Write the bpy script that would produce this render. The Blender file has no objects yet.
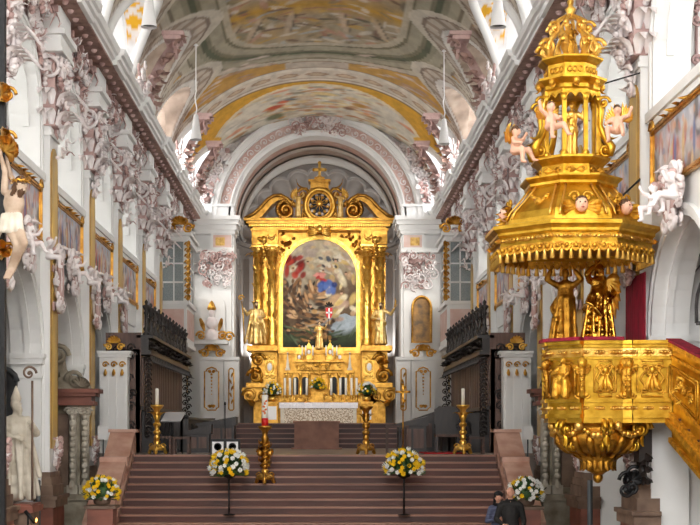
import bpy, math, random
import numpy as np
from mathutils import Vector, Matrix
PI = math.pi
COL = bpy.context.scene.collection
F, PX0, PY0, CX, CZ = 1350.0, 321.0, 430.0, 0.15, 2.9

def at(px, py, Y):
    return Vector((CX + (px - PX0) * Y / F, Y, CZ + (PY0 - py) * Y / F))
def xat(px, Y): return CX + (px - PX0) * Y / F
def zat(py, Y): return CZ + (PY0 - py) * Y / F
def lin(c):
    c = np.asarray(c, float)
    return np.where(c <= 0.04045, c / 12.92, ((c + 0.055) / 1.055) ** 2.4)
def rgb(r, g, b):
    l = lin([r / 255, g / 255, b / 255]); return (float(l[0]), float(l[1]), float(l[2]), 1)

# ------------------------------------------------------------------ materials
def mat(name, c, rough=0.6, metal=0.0, c2=None, scale=4.0, bump=0.0, bscale=None, detail=4, attr=None, stretch=None, spec=None, mixlo=0.35, mixhi=0.7, emit=0.0):
    m = bpy.data.materials.new(name); m.use_nodes = True
    nt = m.node_tree; N = nt.nodes; L = nt.links
    b = N['Principled BSDF']
    b.inputs['Base Color'].default_value = c
    b.inputs['Roughness'].default_value = rough
    b.inputs['Metallic'].default_value = metal
    if spec is not None: b.inputs['Specular IOR Level'].default_value = spec
    tc = N.new('ShaderNodeTexCoord')
    src = tc.outputs['Object']
    if stretch:
        mp = N.new('ShaderNodeMapping'); mp.inputs['Scale'].default_value = stretch
        L.new(src, mp.inputs['Vector']); src = mp.outputs['Vector']
    if c2 is not None or attr:
        nz = N.new('ShaderNodeTexNoise'); nz.inputs['Scale'].default_value = scale; nz.inputs['Detail'].default_value = detail
        L.new(src, nz.inputs['Vector'])
        rp = N.new('ShaderNodeValToRGB')
        rp.color_ramp.elements[0].position = mixlo; rp.color_ramp.elements[1].position = mixhi
        L.new(nz.outputs['Fac'], rp.inputs['Fac'])
        if attr:
            rp.color_ramp.elements[0].color = (.72, .72, .72, 1); rp.color_ramp.elements[1].color = (1, 1, 1, 1)
            at_ = N.new('ShaderNodeAttribute'); at_.attribute_name = attr
            mx = N.new('ShaderNodeMix'); mx.data_type = 'RGBA'; mx.blend_type = 'MULTIPLY'; mx.inputs['Factor'].default_value = 1
            L.new(at_.outputs['Color'], mx.inputs['A']); L.new(rp.outputs['Color'], mx.inputs['B'])
            L.new(mx.outputs['Result'], b.inputs['Base Color'])
        else:
            rp.color_ramp.elements[0].color = c; rp.color_ramp.elements[1].color = c2
            L.new(rp.outputs['Color'], b.inputs['Base Color'])
    if bump > 0:
        n2 = N.new('ShaderNodeTexNoise'); n2.inputs['Scale'].default_value = bscale or scale * 3; n2.inputs['Detail'].default_value = 3
        L.new(src, n2.inputs['Vector'])
        bp = N.new('ShaderNodeBump'); bp.inputs['Strength'].default_value = bump; bp.inputs['Distance'].default_value = 0.05
        L.new(n2.outputs['Fac'], bp.inputs['Height']); L.new(bp.outputs['Normal'], b.inputs['Normal'])
    if emit > 0:
        b.inputs['Emission Color'].default_value = c; b.inputs['Emission Strength'].default_value = emit
    return m

M = {}
M['plaster'] = mat('white_plaster', rgb(238, 238, 236), .75, c2=rgb(230, 230, 228), scale=1.2)
M['plaster_grey'] = mat('grey_plaster', rgb(205, 203, 202), .8, c2=rgb(192, 190, 190), scale=1.5)
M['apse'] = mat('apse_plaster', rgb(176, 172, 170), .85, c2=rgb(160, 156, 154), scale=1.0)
M['stucco'] = mat('white_stucco', rgb(240, 235, 234), .7, c2=rgb(228, 214, 212), scale=3, bump=.25, bscale=9)
M['stucco_pink'] = mat('pink_stucco', rgb(206, 176, 170), .75, c2=rgb(172, 138, 132), scale=3, bump=.3, bscale=8)
M['frieze'] = mat('brown_frieze', rgb(170, 138, 126), .8, c2=rgb(128, 100, 92), scale=4, bump=.4, bscale=9)
M['rose_wall'] = mat('rose_plaster', rgb(206, 180, 174), .8, c2=rgb(176, 146, 138), scale=2.5)
M['line'] = mat('pink_line', rgb(186, 156, 152), .8)
M['line_grey'] = mat('grey_line', rgb(120, 116, 116), .8)
M['gold'] = mat('gold_leaf', rgb(226, 174, 82), .3, .88, c2=rgb(170, 116, 40), scale=5, bump=.2, bscale=26)
M['gold_dark'] = mat('aged_gold', rgb(206, 150, 54), .3, .9, c2=rgb(130, 84, 20), scale=7, bump=.3, bscale=30)
M['gold_bright'] = mat('bright_gold', rgb(246, 202, 106), .28, .82, c2=rgb(222, 166, 58), scale=6, bump=.15, bscale=30)
M['gold_pulpit'] = mat('pulpit_gold', rgb(226, 180, 64), .3, .85, c2=rgb(182, 132, 26), scale=5, bump=.07, bscale=20)
M['ochre'] = mat('ochre_paint', rgb(240, 184, 40), .7, c2=rgb(214, 150, 24), scale=6)
M['marble_yellow'] = mat('yellow_marble', rgb(226, 188, 96), .4, c2=rgb(186, 158, 104), scale=1.6, detail=8, stretch=(1, 1, .45))
M['marble_red'] = mat('red_marble', rgb(150, 92, 74), .42, c2=rgb(104, 62, 52), scale=2.2, detail=8, stretch=(.6, 1, 1))
M['marble_rail'] = mat('pale_red_marble', rgb(206, 168, 150), .45, c2=rgb(174, 128, 108), scale=2.4, detail=8)
M['tread'] = mat('lit_red_marble', rgb(164, 122, 102), .4, c2=rgb(128, 88, 72), scale=1.8, detail=8, stretch=(.35, 1, 1))  # lighter copy of the stair marble: light on the treads painted in
M['stair'] = mat('shaded_red_marble', rgb(88, 46, 34), .5, c2=rgb(58, 30, 23), scale=1.6, detail=8, stretch=(.35, 1, 1))  # darker copy of the same marble: shade on the risers painted in
M['altar_red'] = mat('brown_marble', rgb(152, 100, 74), .5, c2=rgb(120, 74, 52), scale=3, detail=8)
M['stone'] = mat('grey_stone', rgb(176, 166, 146), .8, c2=rgb(128, 116, 98), scale=3, bump=.3, bscale=12)
M['stone_pale'] = mat('pale_stone', rgb(214, 206, 190), .7, c2=rgb(176, 166, 148), scale=3, bump=.15, bscale=14)
M['stone_brown'] = mat('brown_stone', rgb(134, 110, 92), .6, c2=rgb(98, 76, 62), scale=3)
M['wood'] = mat('black_wood', rgb(46, 37, 33), .42, c2=rgb(28, 23, 21), scale=4, stretch=(3, 3, .6))
M['wood_panel'] = mat('dark_brown_wood', rgb(110, 82, 70), .5, c2=rgb(74, 52, 44), scale=3, stretch=(4, 4, .5))
M['wood_mid'] = mat('brown_wood', rgb(84, 52, 34), .5, c2=rgb(58, 34, 22), scale=4, stretch=(1, 1, 3))
M['iron'] = mat('black_iron', rgb(24, 24, 26), .45, .4)
M['grey_metal'] = mat('grey_metal', rgb(92, 98, 102), .45, .5)
M['silver'] = mat('silver_metal', rgb(200, 202, 206), .35, .6)
M['velvet'] = mat('red_velvet', rgb(160, 14, 48), .8, c2=rgb(112, 6, 34), scale=9, stretch=(1, 1, .4))
M['red'] = mat('red_cloth', rgb(170, 22, 28), .85)
M['redpaint'] = mat('red_enamel', rgb(206, 28, 30), .5)
M['white'] = mat('white_paint', rgb(240, 240, 240), .55)
M['wax'] = mat('candle_wax', rgb(242, 238, 226), .55)
M['cloth'] = mat('altar_linen', rgb(240, 238, 240), .85, c2=rgb(216, 212, 220), scale=40, bump=.2, bscale=40)
M['filigree'] = mat('filigree', rgb(226, 214, 196), .6, c2=rgb(150, 128, 104), scale=22, detail=2, mixlo=.45, mixhi=.55)
M['flesh'] = mat('painted_flesh', rgb(236, 186, 158), .5)
M['flesh_pale'] = mat('pale_flesh', rgb(192, 170, 148), .5, c2=rgb(160, 134, 112), scale=5)
M['hair'] = mat('brown_hair', rgb(86, 58, 36), .7)
M['leaf'] = mat('green_leaves', rgb(66, 104, 48), .6, c2=rgb(38, 66, 32), scale=20)
M['flower_yellow'] = mat('yellow_petals', rgb(255, 224, 40), .6, c2=rgb(250, 200, 14), scale=20)
M['flower_white'] = mat('white_petals', rgb(246, 246, 240), .6)
M['coat'] = mat('black_coat', rgb(34, 32, 30), .8, c2=rgb(22, 20, 20), scale=20)
M['jacket'] = mat('blue_grey_jacket', rgb(92, 98, 124), .7, c2=rgb(60, 64, 88), scale=12, stretch=(.3, .3, 3))
M['knit'] = mat('black_knit', rgb(24, 22, 24), .9)
M['trouser'] = mat('dark_trousers', rgb(44, 44, 52), .85)
M['skin'] = mat('human_skin', rgb(216, 160, 134), .55)
M['glass'] = mat('leaded_glass', rgb(150, 160, 160), .25, c2=rgb(120, 130, 132), scale=30)
M['fresco'] = mat('fresco_paint', rgb(200, 190, 170), .85, attr='Col', scale=1.6, detail=9, stretch=(1.6, .8, 1.6), mixlo=.3, mixhi=.62)
M['canvas'] = mat('oil_paint', rgb(200, 190, 170), .6, attr='Col', scale=5, detail=7, spec=.2)
M['floor'] = mat('stone_floor', rgb(150, 138, 128), .5, c2=rgb(126, 114, 106), scale=1.5)
M['flame'] = mat('candle_flame', (1, .45, .08, 1), .5, emit=4.0)

def pane_mat():
    m = bpy.data.materials.new('leaded_clear_glass'); m.use_nodes = True; nt = m.node_tree; N = nt.nodes
    N.remove(N['Principled BSDF']); t = N.new('ShaderNodeBsdfTransparent'); t.inputs['Color'].default_value = (.78, .78, .78, 1)
    g = N.new('ShaderNodeBsdfGlossy'); g.inputs['Roughness'].default_value = .15; mx = N.new('ShaderNodeMixShader'); mx.inputs[0].default_value = .08
    nt.links.new(t.outputs[0], mx.inputs[1]); nt.links.new(g.outputs[0], mx.inputs[2]); nt.links.new(mx.outputs[0], N['Material Output'].inputs['Surface']); return m
M['pane'] = pane_mat()

# ------------------------------------------------------------------ mesh builder
class MB:
    def __init__(s, T=None):
        s.v = []; s.f = []; s.mi_l = []; s.sm = []; s.mi = 0; s.T = T; s.smooth = False
    def add(s, vs, fs, smooth=None, mi=None):
        b = len(s.v)
        if s.T is not None: vs = [s.T @ Vector(p) for p in vs]
        s.v.extend([tuple(p) for p in vs])
        for f in fs:
            s.f.append([i + b for i in f]); s.mi_l.append(s.mi if mi is None else mi); s.sm.append(s.smooth if smooth is None else smooth)
        return s
    def box(s, x0, x1, y0, y1, z0, z1):
        if x0 > x1: x0, x1 = x1, x0
        if y0 > y1: y0, y1 = y1, y0
        if z0 > z1: z0, z1 = z1, z0
        return s.add([(x0,y0,z0),(x1,y0,z0),(x1,y1,z0),(x0,y1,z0),(x0,y0,z1),(x1,y0,z1),(x1,y1,z1),(x0,y1,z1)],
                     [(0,3,2,1),(4,5,6,7),(0,1,5,4),(1,2,6,5),(2,3,7,6),(3,0,4,7)], False)
    def prism(s, pts, axis, a0, a1):
        n = len(pts)
        def mk(p, a):
            return (a, p[0], p[1]) if axis == 'x' else (p[0], a, p[1]) if axis == 'y' else (p[0], p[1], a)
        vs = [mk(p, a0) for p in pts] + [mk(p, a1) for p in pts]
        fs = [list(range(n))[::-1], list(range(n, 2 * n))] + [(i, (i + 1) % n, n + (i + 1) % n, n + i) for i in range(n)]
        return s.add(vs, fs, False)
    def tube(s, pts, r, n=6, cap=True, closed=False, smooth=True):
        P = [Vector(p) for p in pts]; k = len(P)
        R = r if isinstance(r, (list, tuple)) else [r] * k
        vs = []; prev = None
        for i in range(k):
            if closed: t = P[(i + 1) % k] - P[i - 1]
            else: t = P[min(i + 1, k - 1)] - P[max(i - 1, 0)]
            if t.length < 1e-9: t = Vector((0, 0, 1))
            t.normalize()
            if prev is None:
                u = t.orthogonal().normalized()
            else:
                u = prev - t * prev.dot(t)
                u = u.normalized() if u.length > 1e-6 else t.orthogonal().normalized()
            prev = u; w = t.cross(u)
            for j in range(n):
                a = 2 * PI * j / n
                vs.append(P[i] + (u * math.cos(a) + w * math.sin(a)) * R[i])
        fs = []
        for i in range(k if closed else k - 1):
            a, b = i * n, ((i + 1) % k) * n
            for j in range(n): fs.append((a + j, a + (j + 1) % n, b + (j + 1) % n, b + j))
        if cap and not closed: fs += [list(range(n))[::-1], list(range((k - 1) * n, k * n))]
        return s.add(vs, fs, smooth)
    def lathe(s, prof, n=16, cx=0, cy=0, z=0, ph=0, smooth=True, sy=1.0, cap=True, sc=1.0):
        vs = []; k = len(prof)
        for r, zz in prof:
            for j in range(n):
                a = ph + 2 * PI * j / n
                vs.append((cx + r * sc * math.cos(a), cy + r * sc * math.sin(a) * sy, z + zz * sc))
        fs = []
        for i in range(k - 1):
            for j in range(n): fs.append((i*n + j, i*n + (j+1) % n, (i+1)*n + (j+1) % n, (i+1)*n + j))
        if cap: fs += [list(range(n))[::-1], list(range((k-1)*n, k*n))]
        return s.add(vs, fs, smooth)
    def sph(s, c, r, nu=8, nv=6, R=None):
        if not isinstance(r, (list, tuple)): r = (r, r, r)
        c = Vector(c); vs = []
        def tr(v):
            v = Vector(v)
            return c + (R @ v if R is not None else v)
        vs.append(tr((0, 0, r[2])))
        for i in range(1, nv):
            t = PI * i / nv
            for j in range(nu):
                a = 2 * PI * j / nu
                vs.append(tr((r[0]*math.sin(t)*math.cos(a), r[1]*math.sin(t)*math.sin(a), r[2]*math.cos(t))))
        vs.append(tr((0, 0, -r[2])))
        fs = [(0, 1 + j, 1 + (j+1) % nu) for j in range(nu)]
        for i in range(nv - 2):
            for j in range(nu): fs.append((1+i*nu+j, 1+(i+1)*nu+j, 1+(i+1)*nu+(j+1) % nu, 1+i*nu+(j+1) % nu))
        e = len(vs) - 1; o = 1 + (nv-2)*nu
        fs += [(e, o + (j+1) % nu, o + j) for j in range(nu)]
        return s.add(vs, fs, True)
    def grid(s, P, smooth=True, closed_u=False):
        nu, nv = len(P), len(P[0]); vs = [p for row in P for p in row]; fs = []
        for i in range(nu if closed_u else nu - 1):
            for j in range(nv - 1):
                i2 = (i + 1) % nu
                fs.append((i*nv+j, i2*nv+j, i2*nv+j+1, i*nv+j+1))
        return s.add(vs, fs, smooth)
    def arch(s, c, r0, r1, d0, d1, plane='xz', a0=0, a1=PI, n=24):
        """rectangular-section arch band: radii r0..r1, depth d0..d1 along the axis normal to the plane"""
        vs = []
        for i in range(n + 1):
            a = a0 + (a1 - a0) * i / n; ca, sa = math.cos(a), math.sin(a)
            for r, d in ((r0, d0), (r1, d0), (r1, d1), (r0, d1)):
                vs.append((c[0] + r*ca, d, c[1] + r*sa) if plane == 'xz' else (d, c[0] + r*ca, c[1] + r*sa))
        fs = [(0, 1, 2, 3), (n*4+3, n*4+2, n*4+1, n*4)]
        for i in range(n):
            for j in range(4): fs.append((i*4+j, i*4+(j+1) % 4, (i+1)*4+(j+1) % 4, (i+1)*4+j))
        return s.add(vs, fs, False)
    def scroll(s, c, u, v, r, turns=1.6, w=0.03, flip=1, a0=0.0, n=22, tail=0.0):
        """spiral tube in plane (u, v)"""
        c = Vector(c); u = Vector(u); v = Vector(v); pts = []; rr = []
        if tail > 0:
            for k in range(4):
                q = 1 - k / 4
                e = u * math.cos(a0) + v * math.sin(a0) * flip; t = -u * math.sin(a0) + v * math.cos(a0) * flip
                pts.append(c + e * r - t * tail * q + e * (tail * q * q * .5)); rr.append(w * (1 - .6 * q))
        for k in range(n + 1):
            q = k / n; a = a0 + 2 * PI * turns * q; R = r * (1 - q) ** .9 + w * .4
            pts.append(c + u * (R * math.cos(a)) + v * (R * math.sin(a) * flip)); rr.append(w * (1 - .35 * q))
        s.tube(pts, rr, 5)
        nrm = u.cross(v).normalized()
        return s.sph(c, (w * 1.5,) * 3, 6, 4)
    def leaf(s, base, d, up, L, W, curl=.5, rows=5):
        """a curled acanthus-like leaf with a raised midrib"""
        base = Vector(base); d = Vector(d).normalized(); up = Vector(up); up = (up - d * up.dot(d)).normalized(); sd = d.cross(up)
        P = []
        for i in range(rows + 1):
            q = i / rows; wv = W * (math.sin(PI * min(1, q * .92 + .08)) ** .7) * (1 - .15 * (i % 2))
            a = curl * q * q * 2.2
            p = base + d * (L * q * math.cos(a * .6)) + up * (L * q * math.sin(a * .6) * .9 + .02 * L)
            P.append([p - sd * wv - up * W * .25, p - sd * wv * .5 + up * W * .12, p + up * W * .34, p + sd * wv * .5 + up * W * .12, p + sd * wv - up * W * .25])
        return s.grid(P)
    def festoon(s, a, b, sag, r, n=9, seed=0):
        a = Vector(a); b = Vector(b); rnd = random.Random(seed)
        for i in range(n + 1):
            q = i / n; p = a.lerp(b, q) - Vector((0, 0, sag * 4 * q * (1 - q))); k = r * (.7 + .6 * math.sin(PI * q))
            s.sph(p + Vector([rnd.uniform(-1, 1) * r * .3 for _ in range(3)]), k, 6, 4)
        return s
    def build(s, name, mats, parent=None, kind=None):
        me = bpy.data.meshes.new(name)
        me.from_pydata(s.v, [], s.f)
        if not isinstance(mats, (list, tuple)): mats = [mats]
        for m in mats: me.materials.append(M[m] if isinstance(m, str) else m)
        me.polygons.foreach_set('material_index', s.mi_l)
        me.polygons.foreach_set('use_smooth', s.sm)
        me.update()
        o = bpy.data.objects.new(name, me); COL.objects.link(o)
        if parent is not None: attach(o, parent)
        if kind: o['kind'] = kind
        return o

def attach(o, parent):
    o.parent = parent
    root = parent
    off = Vector((0, 0, 0))
    if parent.type == 'EMPTY': off = parent.location.copy()
    o.matrix_parent_inverse = Matrix.Translation(-off)
def local(o, parent):
    o.parent = parent; o.matrix_parent_inverse = Matrix.Identity(4); return o
def tag(o, label, cat, group=None):
    o['label'] = label; o['category'] = cat
    if group: o['group'] = group
    return o
def thing(name, label, cat, loc=(0, 0, 0), group=None):
    o = bpy.data.objects.new(name, None); COL.objects.link(o); o.location = loc; o.empty_display_size = .1
    return tag(o, label, cat, group)
def dup(root, loc=None, rotz=None, scale=None, label=None, group=None):
    r = root.copy(); COL.objects.link(r)
    if loc is not None: r.location = loc
    if rotz is not None: r.rotation_euler = (0, 0, rotz)
    if scale is not None: r.scale = scale
    if label: r['label'] = label
    if group: r['group'] = group
    for ch in list(root.children):
        c = ch.copy(); COL.objects.link(c); c.parent = r
        for g in list(ch.children):
            d = g.copy(); COL.objects.link(d); d.parent = c
    return r

# ------------------------------------------------------------------ organic figures: blended limbs, remeshed to one skin
def cap(a, b, ra, rb=None, mi=0): return ('c', Vector(a), Vector(b), ra, ra if rb is None else rb, mi)
def ell(c, r, mi=0, rot=None): return ('e', Vector(c), r, rot, mi)
def organic(name, prims, mats, voxel=.03, parent=None, smooth=3, T=None, sfac=.5):
    mb = MB()
    for p in prims:
        if p[0] == 'c':
            _, a, b, ra, rb, mi = p
            L = (b - a).length; n = max(2, int(L / max(.5 * min(ra, rb), .01)) + 1); n = min(n, 14)
            d = (b - a)
            if L < 1e-6: mb.sph(a, ra, 10, 8); continue
            mb.sph(a, ra, 10, 8); mb.sph(b, rb, 10, 8)
            mb.tube([a.lerp(b, k / 3) for k in range(4)], [ra + (rb - ra) * k / 3 for k in range(4)], 10)
        else:
            _, c, r, rot, mi = p
            mb.sph(c, r, 12, 9, rot)
    tmp = mb.build('tmp', [mats[0]])
    md = tmp.modifiers.new('r', 'REMESH'); md.mode = 'VOXEL'; md.voxel_size = voxel; md.use_smooth_shade = True
    if smooth:
        sm = tmp.modifiers.new('s', 'SMOOTH'); sm.iterations = smooth; sm.factor = sfac
    dg = bpy.context.evaluated_depsgraph_get(); dg.update()
    me = bpy.data.meshes.new_from_object(tmp.evaluated_get(dg), depsgraph=dg)
    old = tmp.data; bpy.data.objects.remove(tmp); bpy.data.meshes.remove(old)
    me.name = name; me.materials.clear()
    for m in mats: me.materials.append(M[m] if isinstance(m, str) else m)
    nf = len(me.polygons)
    if len(mats) > 1 and nf:
        cen = np.empty(nf * 3); me.polygons.foreach_get('center', cen); cen = cen.reshape(-1, 3)
        best = np.full(nf, 1e9); idx = np.zeros(nf, int)
        for p in prims:
            if p[0] == 'c':
                a = np.array(p[1]); b = np.array(p[2]); ab = b - a; den = max(ab @ ab, 1e-9)
                t = np.clip((cen - a) @ ab / den, 0, 1)
                dd = np.linalg.norm(cen - a - t[:, None] * ab, axis=1) - (p[3] + (p[4] - p[3]) * t); mi = p[5]
            else:
                q = cen - np.array(p[1])
                if p[3] is not None: q = q @ np.array(p[3])
                k = np.linalg.norm(q / np.array(p[2]), axis=1); dd = (k - 1) * min(p[2]); mi = p[4]
            w = dd < best; best[w] = dd[w]; idx[w] = mi
        me.polygons.foreach_set('material_index', idx.astype(np.int32))
    else:
        me.polygons.foreach_set('material_index', np.zeros(nf, np.int32))
    me.polygons.foreach_set('use_smooth', np.ones(nf, bool))
    if T is not None: me.transform(T)
    me.update()
    o = bpy.data.objects.new(name, me); COL.objects.link(o)
    if parent is not None: attach(o, parent)
    return o
def hand_prims(w, d, up, s=1.0, mi=0, curl=.6):
    """palm, four unequal bent fingers and a thumb; w wrist point, d direction, up back-of-hand normal"""
    w = Vector(w); d = Vector(d).normalized(); up = Vector(up); up = (up - d*up.dot(d)).normalized(); sd = d.cross(up)
    P = [cap(w, w + d*.045*s, .026*s, .034*s, mi), cap(w + d*.05*s - sd*.022*s, w + d*.05*s + sd*.022*s, .022*s, .022*s, mi)]
    for k, (o, L) in enumerate(((-.033, .07), (-.011, .08), (.011, .075), (.033, .058))):
        b = w + d*.085*s + sd*o*s; e = b + d*L*.5*s - up*.2*L*curl*s; t = e + d*L*.5*(1-curl*.6)*s - up*L*.5*curl*s
        P += [cap(w + d*.05*s + sd*o*.8*s, b, .011*s, .0105*s, mi), cap(b, e, .0105*s, .0095*s, mi), cap(e, t, .0095*s, .008*s, mi)]
    b = w + d*.03*s - sd*.034*s; e = b + (d*.5 - sd*.7 - up*.2).normalized()*.04*s
    P += [cap(b, e, .014*s, .012*s, mi), cap(e, e + (d*.8 - sd*.25 - up*.3).normalized()*.035*s, .012*s, .009*s, mi)]
    return P
def head_prims(c, s, face, mi=0, hair=None, beard=None, hairlong=False):
    """head of height .23*s centred at c looking along face (unit vector)"""
    c = Vector(c); f = Vector(face).normalized(); sd = f.cross(Vector((0, 0, 1))).normalized(); up = sd.cross(f)
    P = [ell(c, (.078*s, .09*s, .112*s), mi), ell(c + f*.03*s - up*.05*s, (.058*s, .06*s, .062*s), mi),
         cap(c + f*.088*s + up*.012*s, c + f*.11*s - up*.028*s, .01*s, .018*s, mi),
         cap(c + f*.082*s - up*.062*s - sd*.02*s, c + f*.082*s - up*.062*s + sd*.02*s, .012*s, .012*s, mi),
         cap(c + f*.086*s + up*.03*s - sd*.045*s, c + f*.086*s + up*.03*s + sd*.045*s, .012*s, .012*s, mi)]
    for q in (-1, 1):
        P += [cap(c + sd*q*.08*s + up*.015*s, c + sd*q*.082*s - up*.025*s, .016*s, .012*s, mi),
              ell(c + f*.078*s + up*.01*s + sd*q*.034*s, (.014*s,)*3, mi)]
    if hair is not None:
        P += [ell(c + up*.035*s - f*.018*s, (.088*s, .097*s, .095*s), hair)]
        if hairlong: P += [cap(c - f*.06*s, c - f*.07*s - up*.17*s, .065*s, .055*s, hair)] + [cap(c + sd*q*.075*s, c + sd*q*.085*s - up*.16*s, .03*s, .03*s, hair) for q in (-1, 1)]
    if beard is not None:
        P += [cap(c + f*.07*s - up*.075*s, c + f*.075*s - up*.16*s, .055*s, .03*s, beard)]
    return P
def robe_prims(s, seed, mi=0, wtop=.17, wbot=.3, z0=0.03, z1=1.08, n=11, lean=0.0, r=.046, d=.8):
    rnd = random.Random(seed); P = []
    for k in range(6):
        q = k / 5; P.append(ell((lean*(1-q)*s, 0, (z0 + .14 + (z1 - z0 - .12) * q) * s), ((wbot*.62 + (wtop*.9 - wbot*.62)*q)*s, (wbot*.62 + (wtop*.9 - wbot*.62)*q)*d*s, .17*s), mi))
    for k in range(n):
        a = 2*PI*k/n + rnd.uniform(-.15, .15); b = a + rnd.uniform(-.35, .35); q = rnd.uniform(.9, 1.12)
        P.append(cap((wtop*.92*math.cos(a)*s, wtop*.92*d*math.sin(a)*s, z1*s), ((wbot*q*math.cos(b)*.8 + lean)*s, wbot*q*d*.85*math.sin(b)*s, z0*s + r*s), r*.7*s, r*rnd.uniform(.8, 1.3)*s, mi))
    for k in range(5):      # sashes of cloth drawn round the hips
        a = rnd.uniform(0, 6.28); b = a + rnd.uniform(.8, 1.5); za = z1 - rnd.uniform(0, .12); zb_ = z1 - rnd.uniform(.2, .5); w2 = wtop + (wbot - wtop)*.4
        m_ = Vector((w2*1.12*math.cos((a + b)/2)*s, w2*1.12*d*math.sin((a + b)/2)*s, (za + zb_)/2*s))
        A = Vector((wtop*1.02*math.cos(a)*s, wtop*d*math.sin(a)*s, za*s)); B_ = Vector((w2*1.05*math.cos(b)*s, w2*d*math.sin(b)*s, zb_*s))
        P += [cap(A, m_, r*.7*s, r*.9*s, mi), cap(m_, B_, r*.9*s, r*.7*s, mi)]
    return P
# ------------------------------------------------------------------ setting
PIL = {-1: [19.5, 24.4, 29.3, 34.2, 39.0, 44.2, 48.9, 53.7, 58.6], 1: [19.0, 23.9, 28.9, 34.2, 39.4, 44.6, 49.6, 54.2, 58.6]}
WF = {-1: 5.85, 1: 5.90}
SIDE = {-1: 'left', 1: 'right'}
ORD = ['nearest', 'second', 'third', 'fourth', 'fifth', 'sixth', 'seventh', 'eighth', 'ninth']
CHOIR_Z, CHANCEL_Z = 2.29, 3.14

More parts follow.
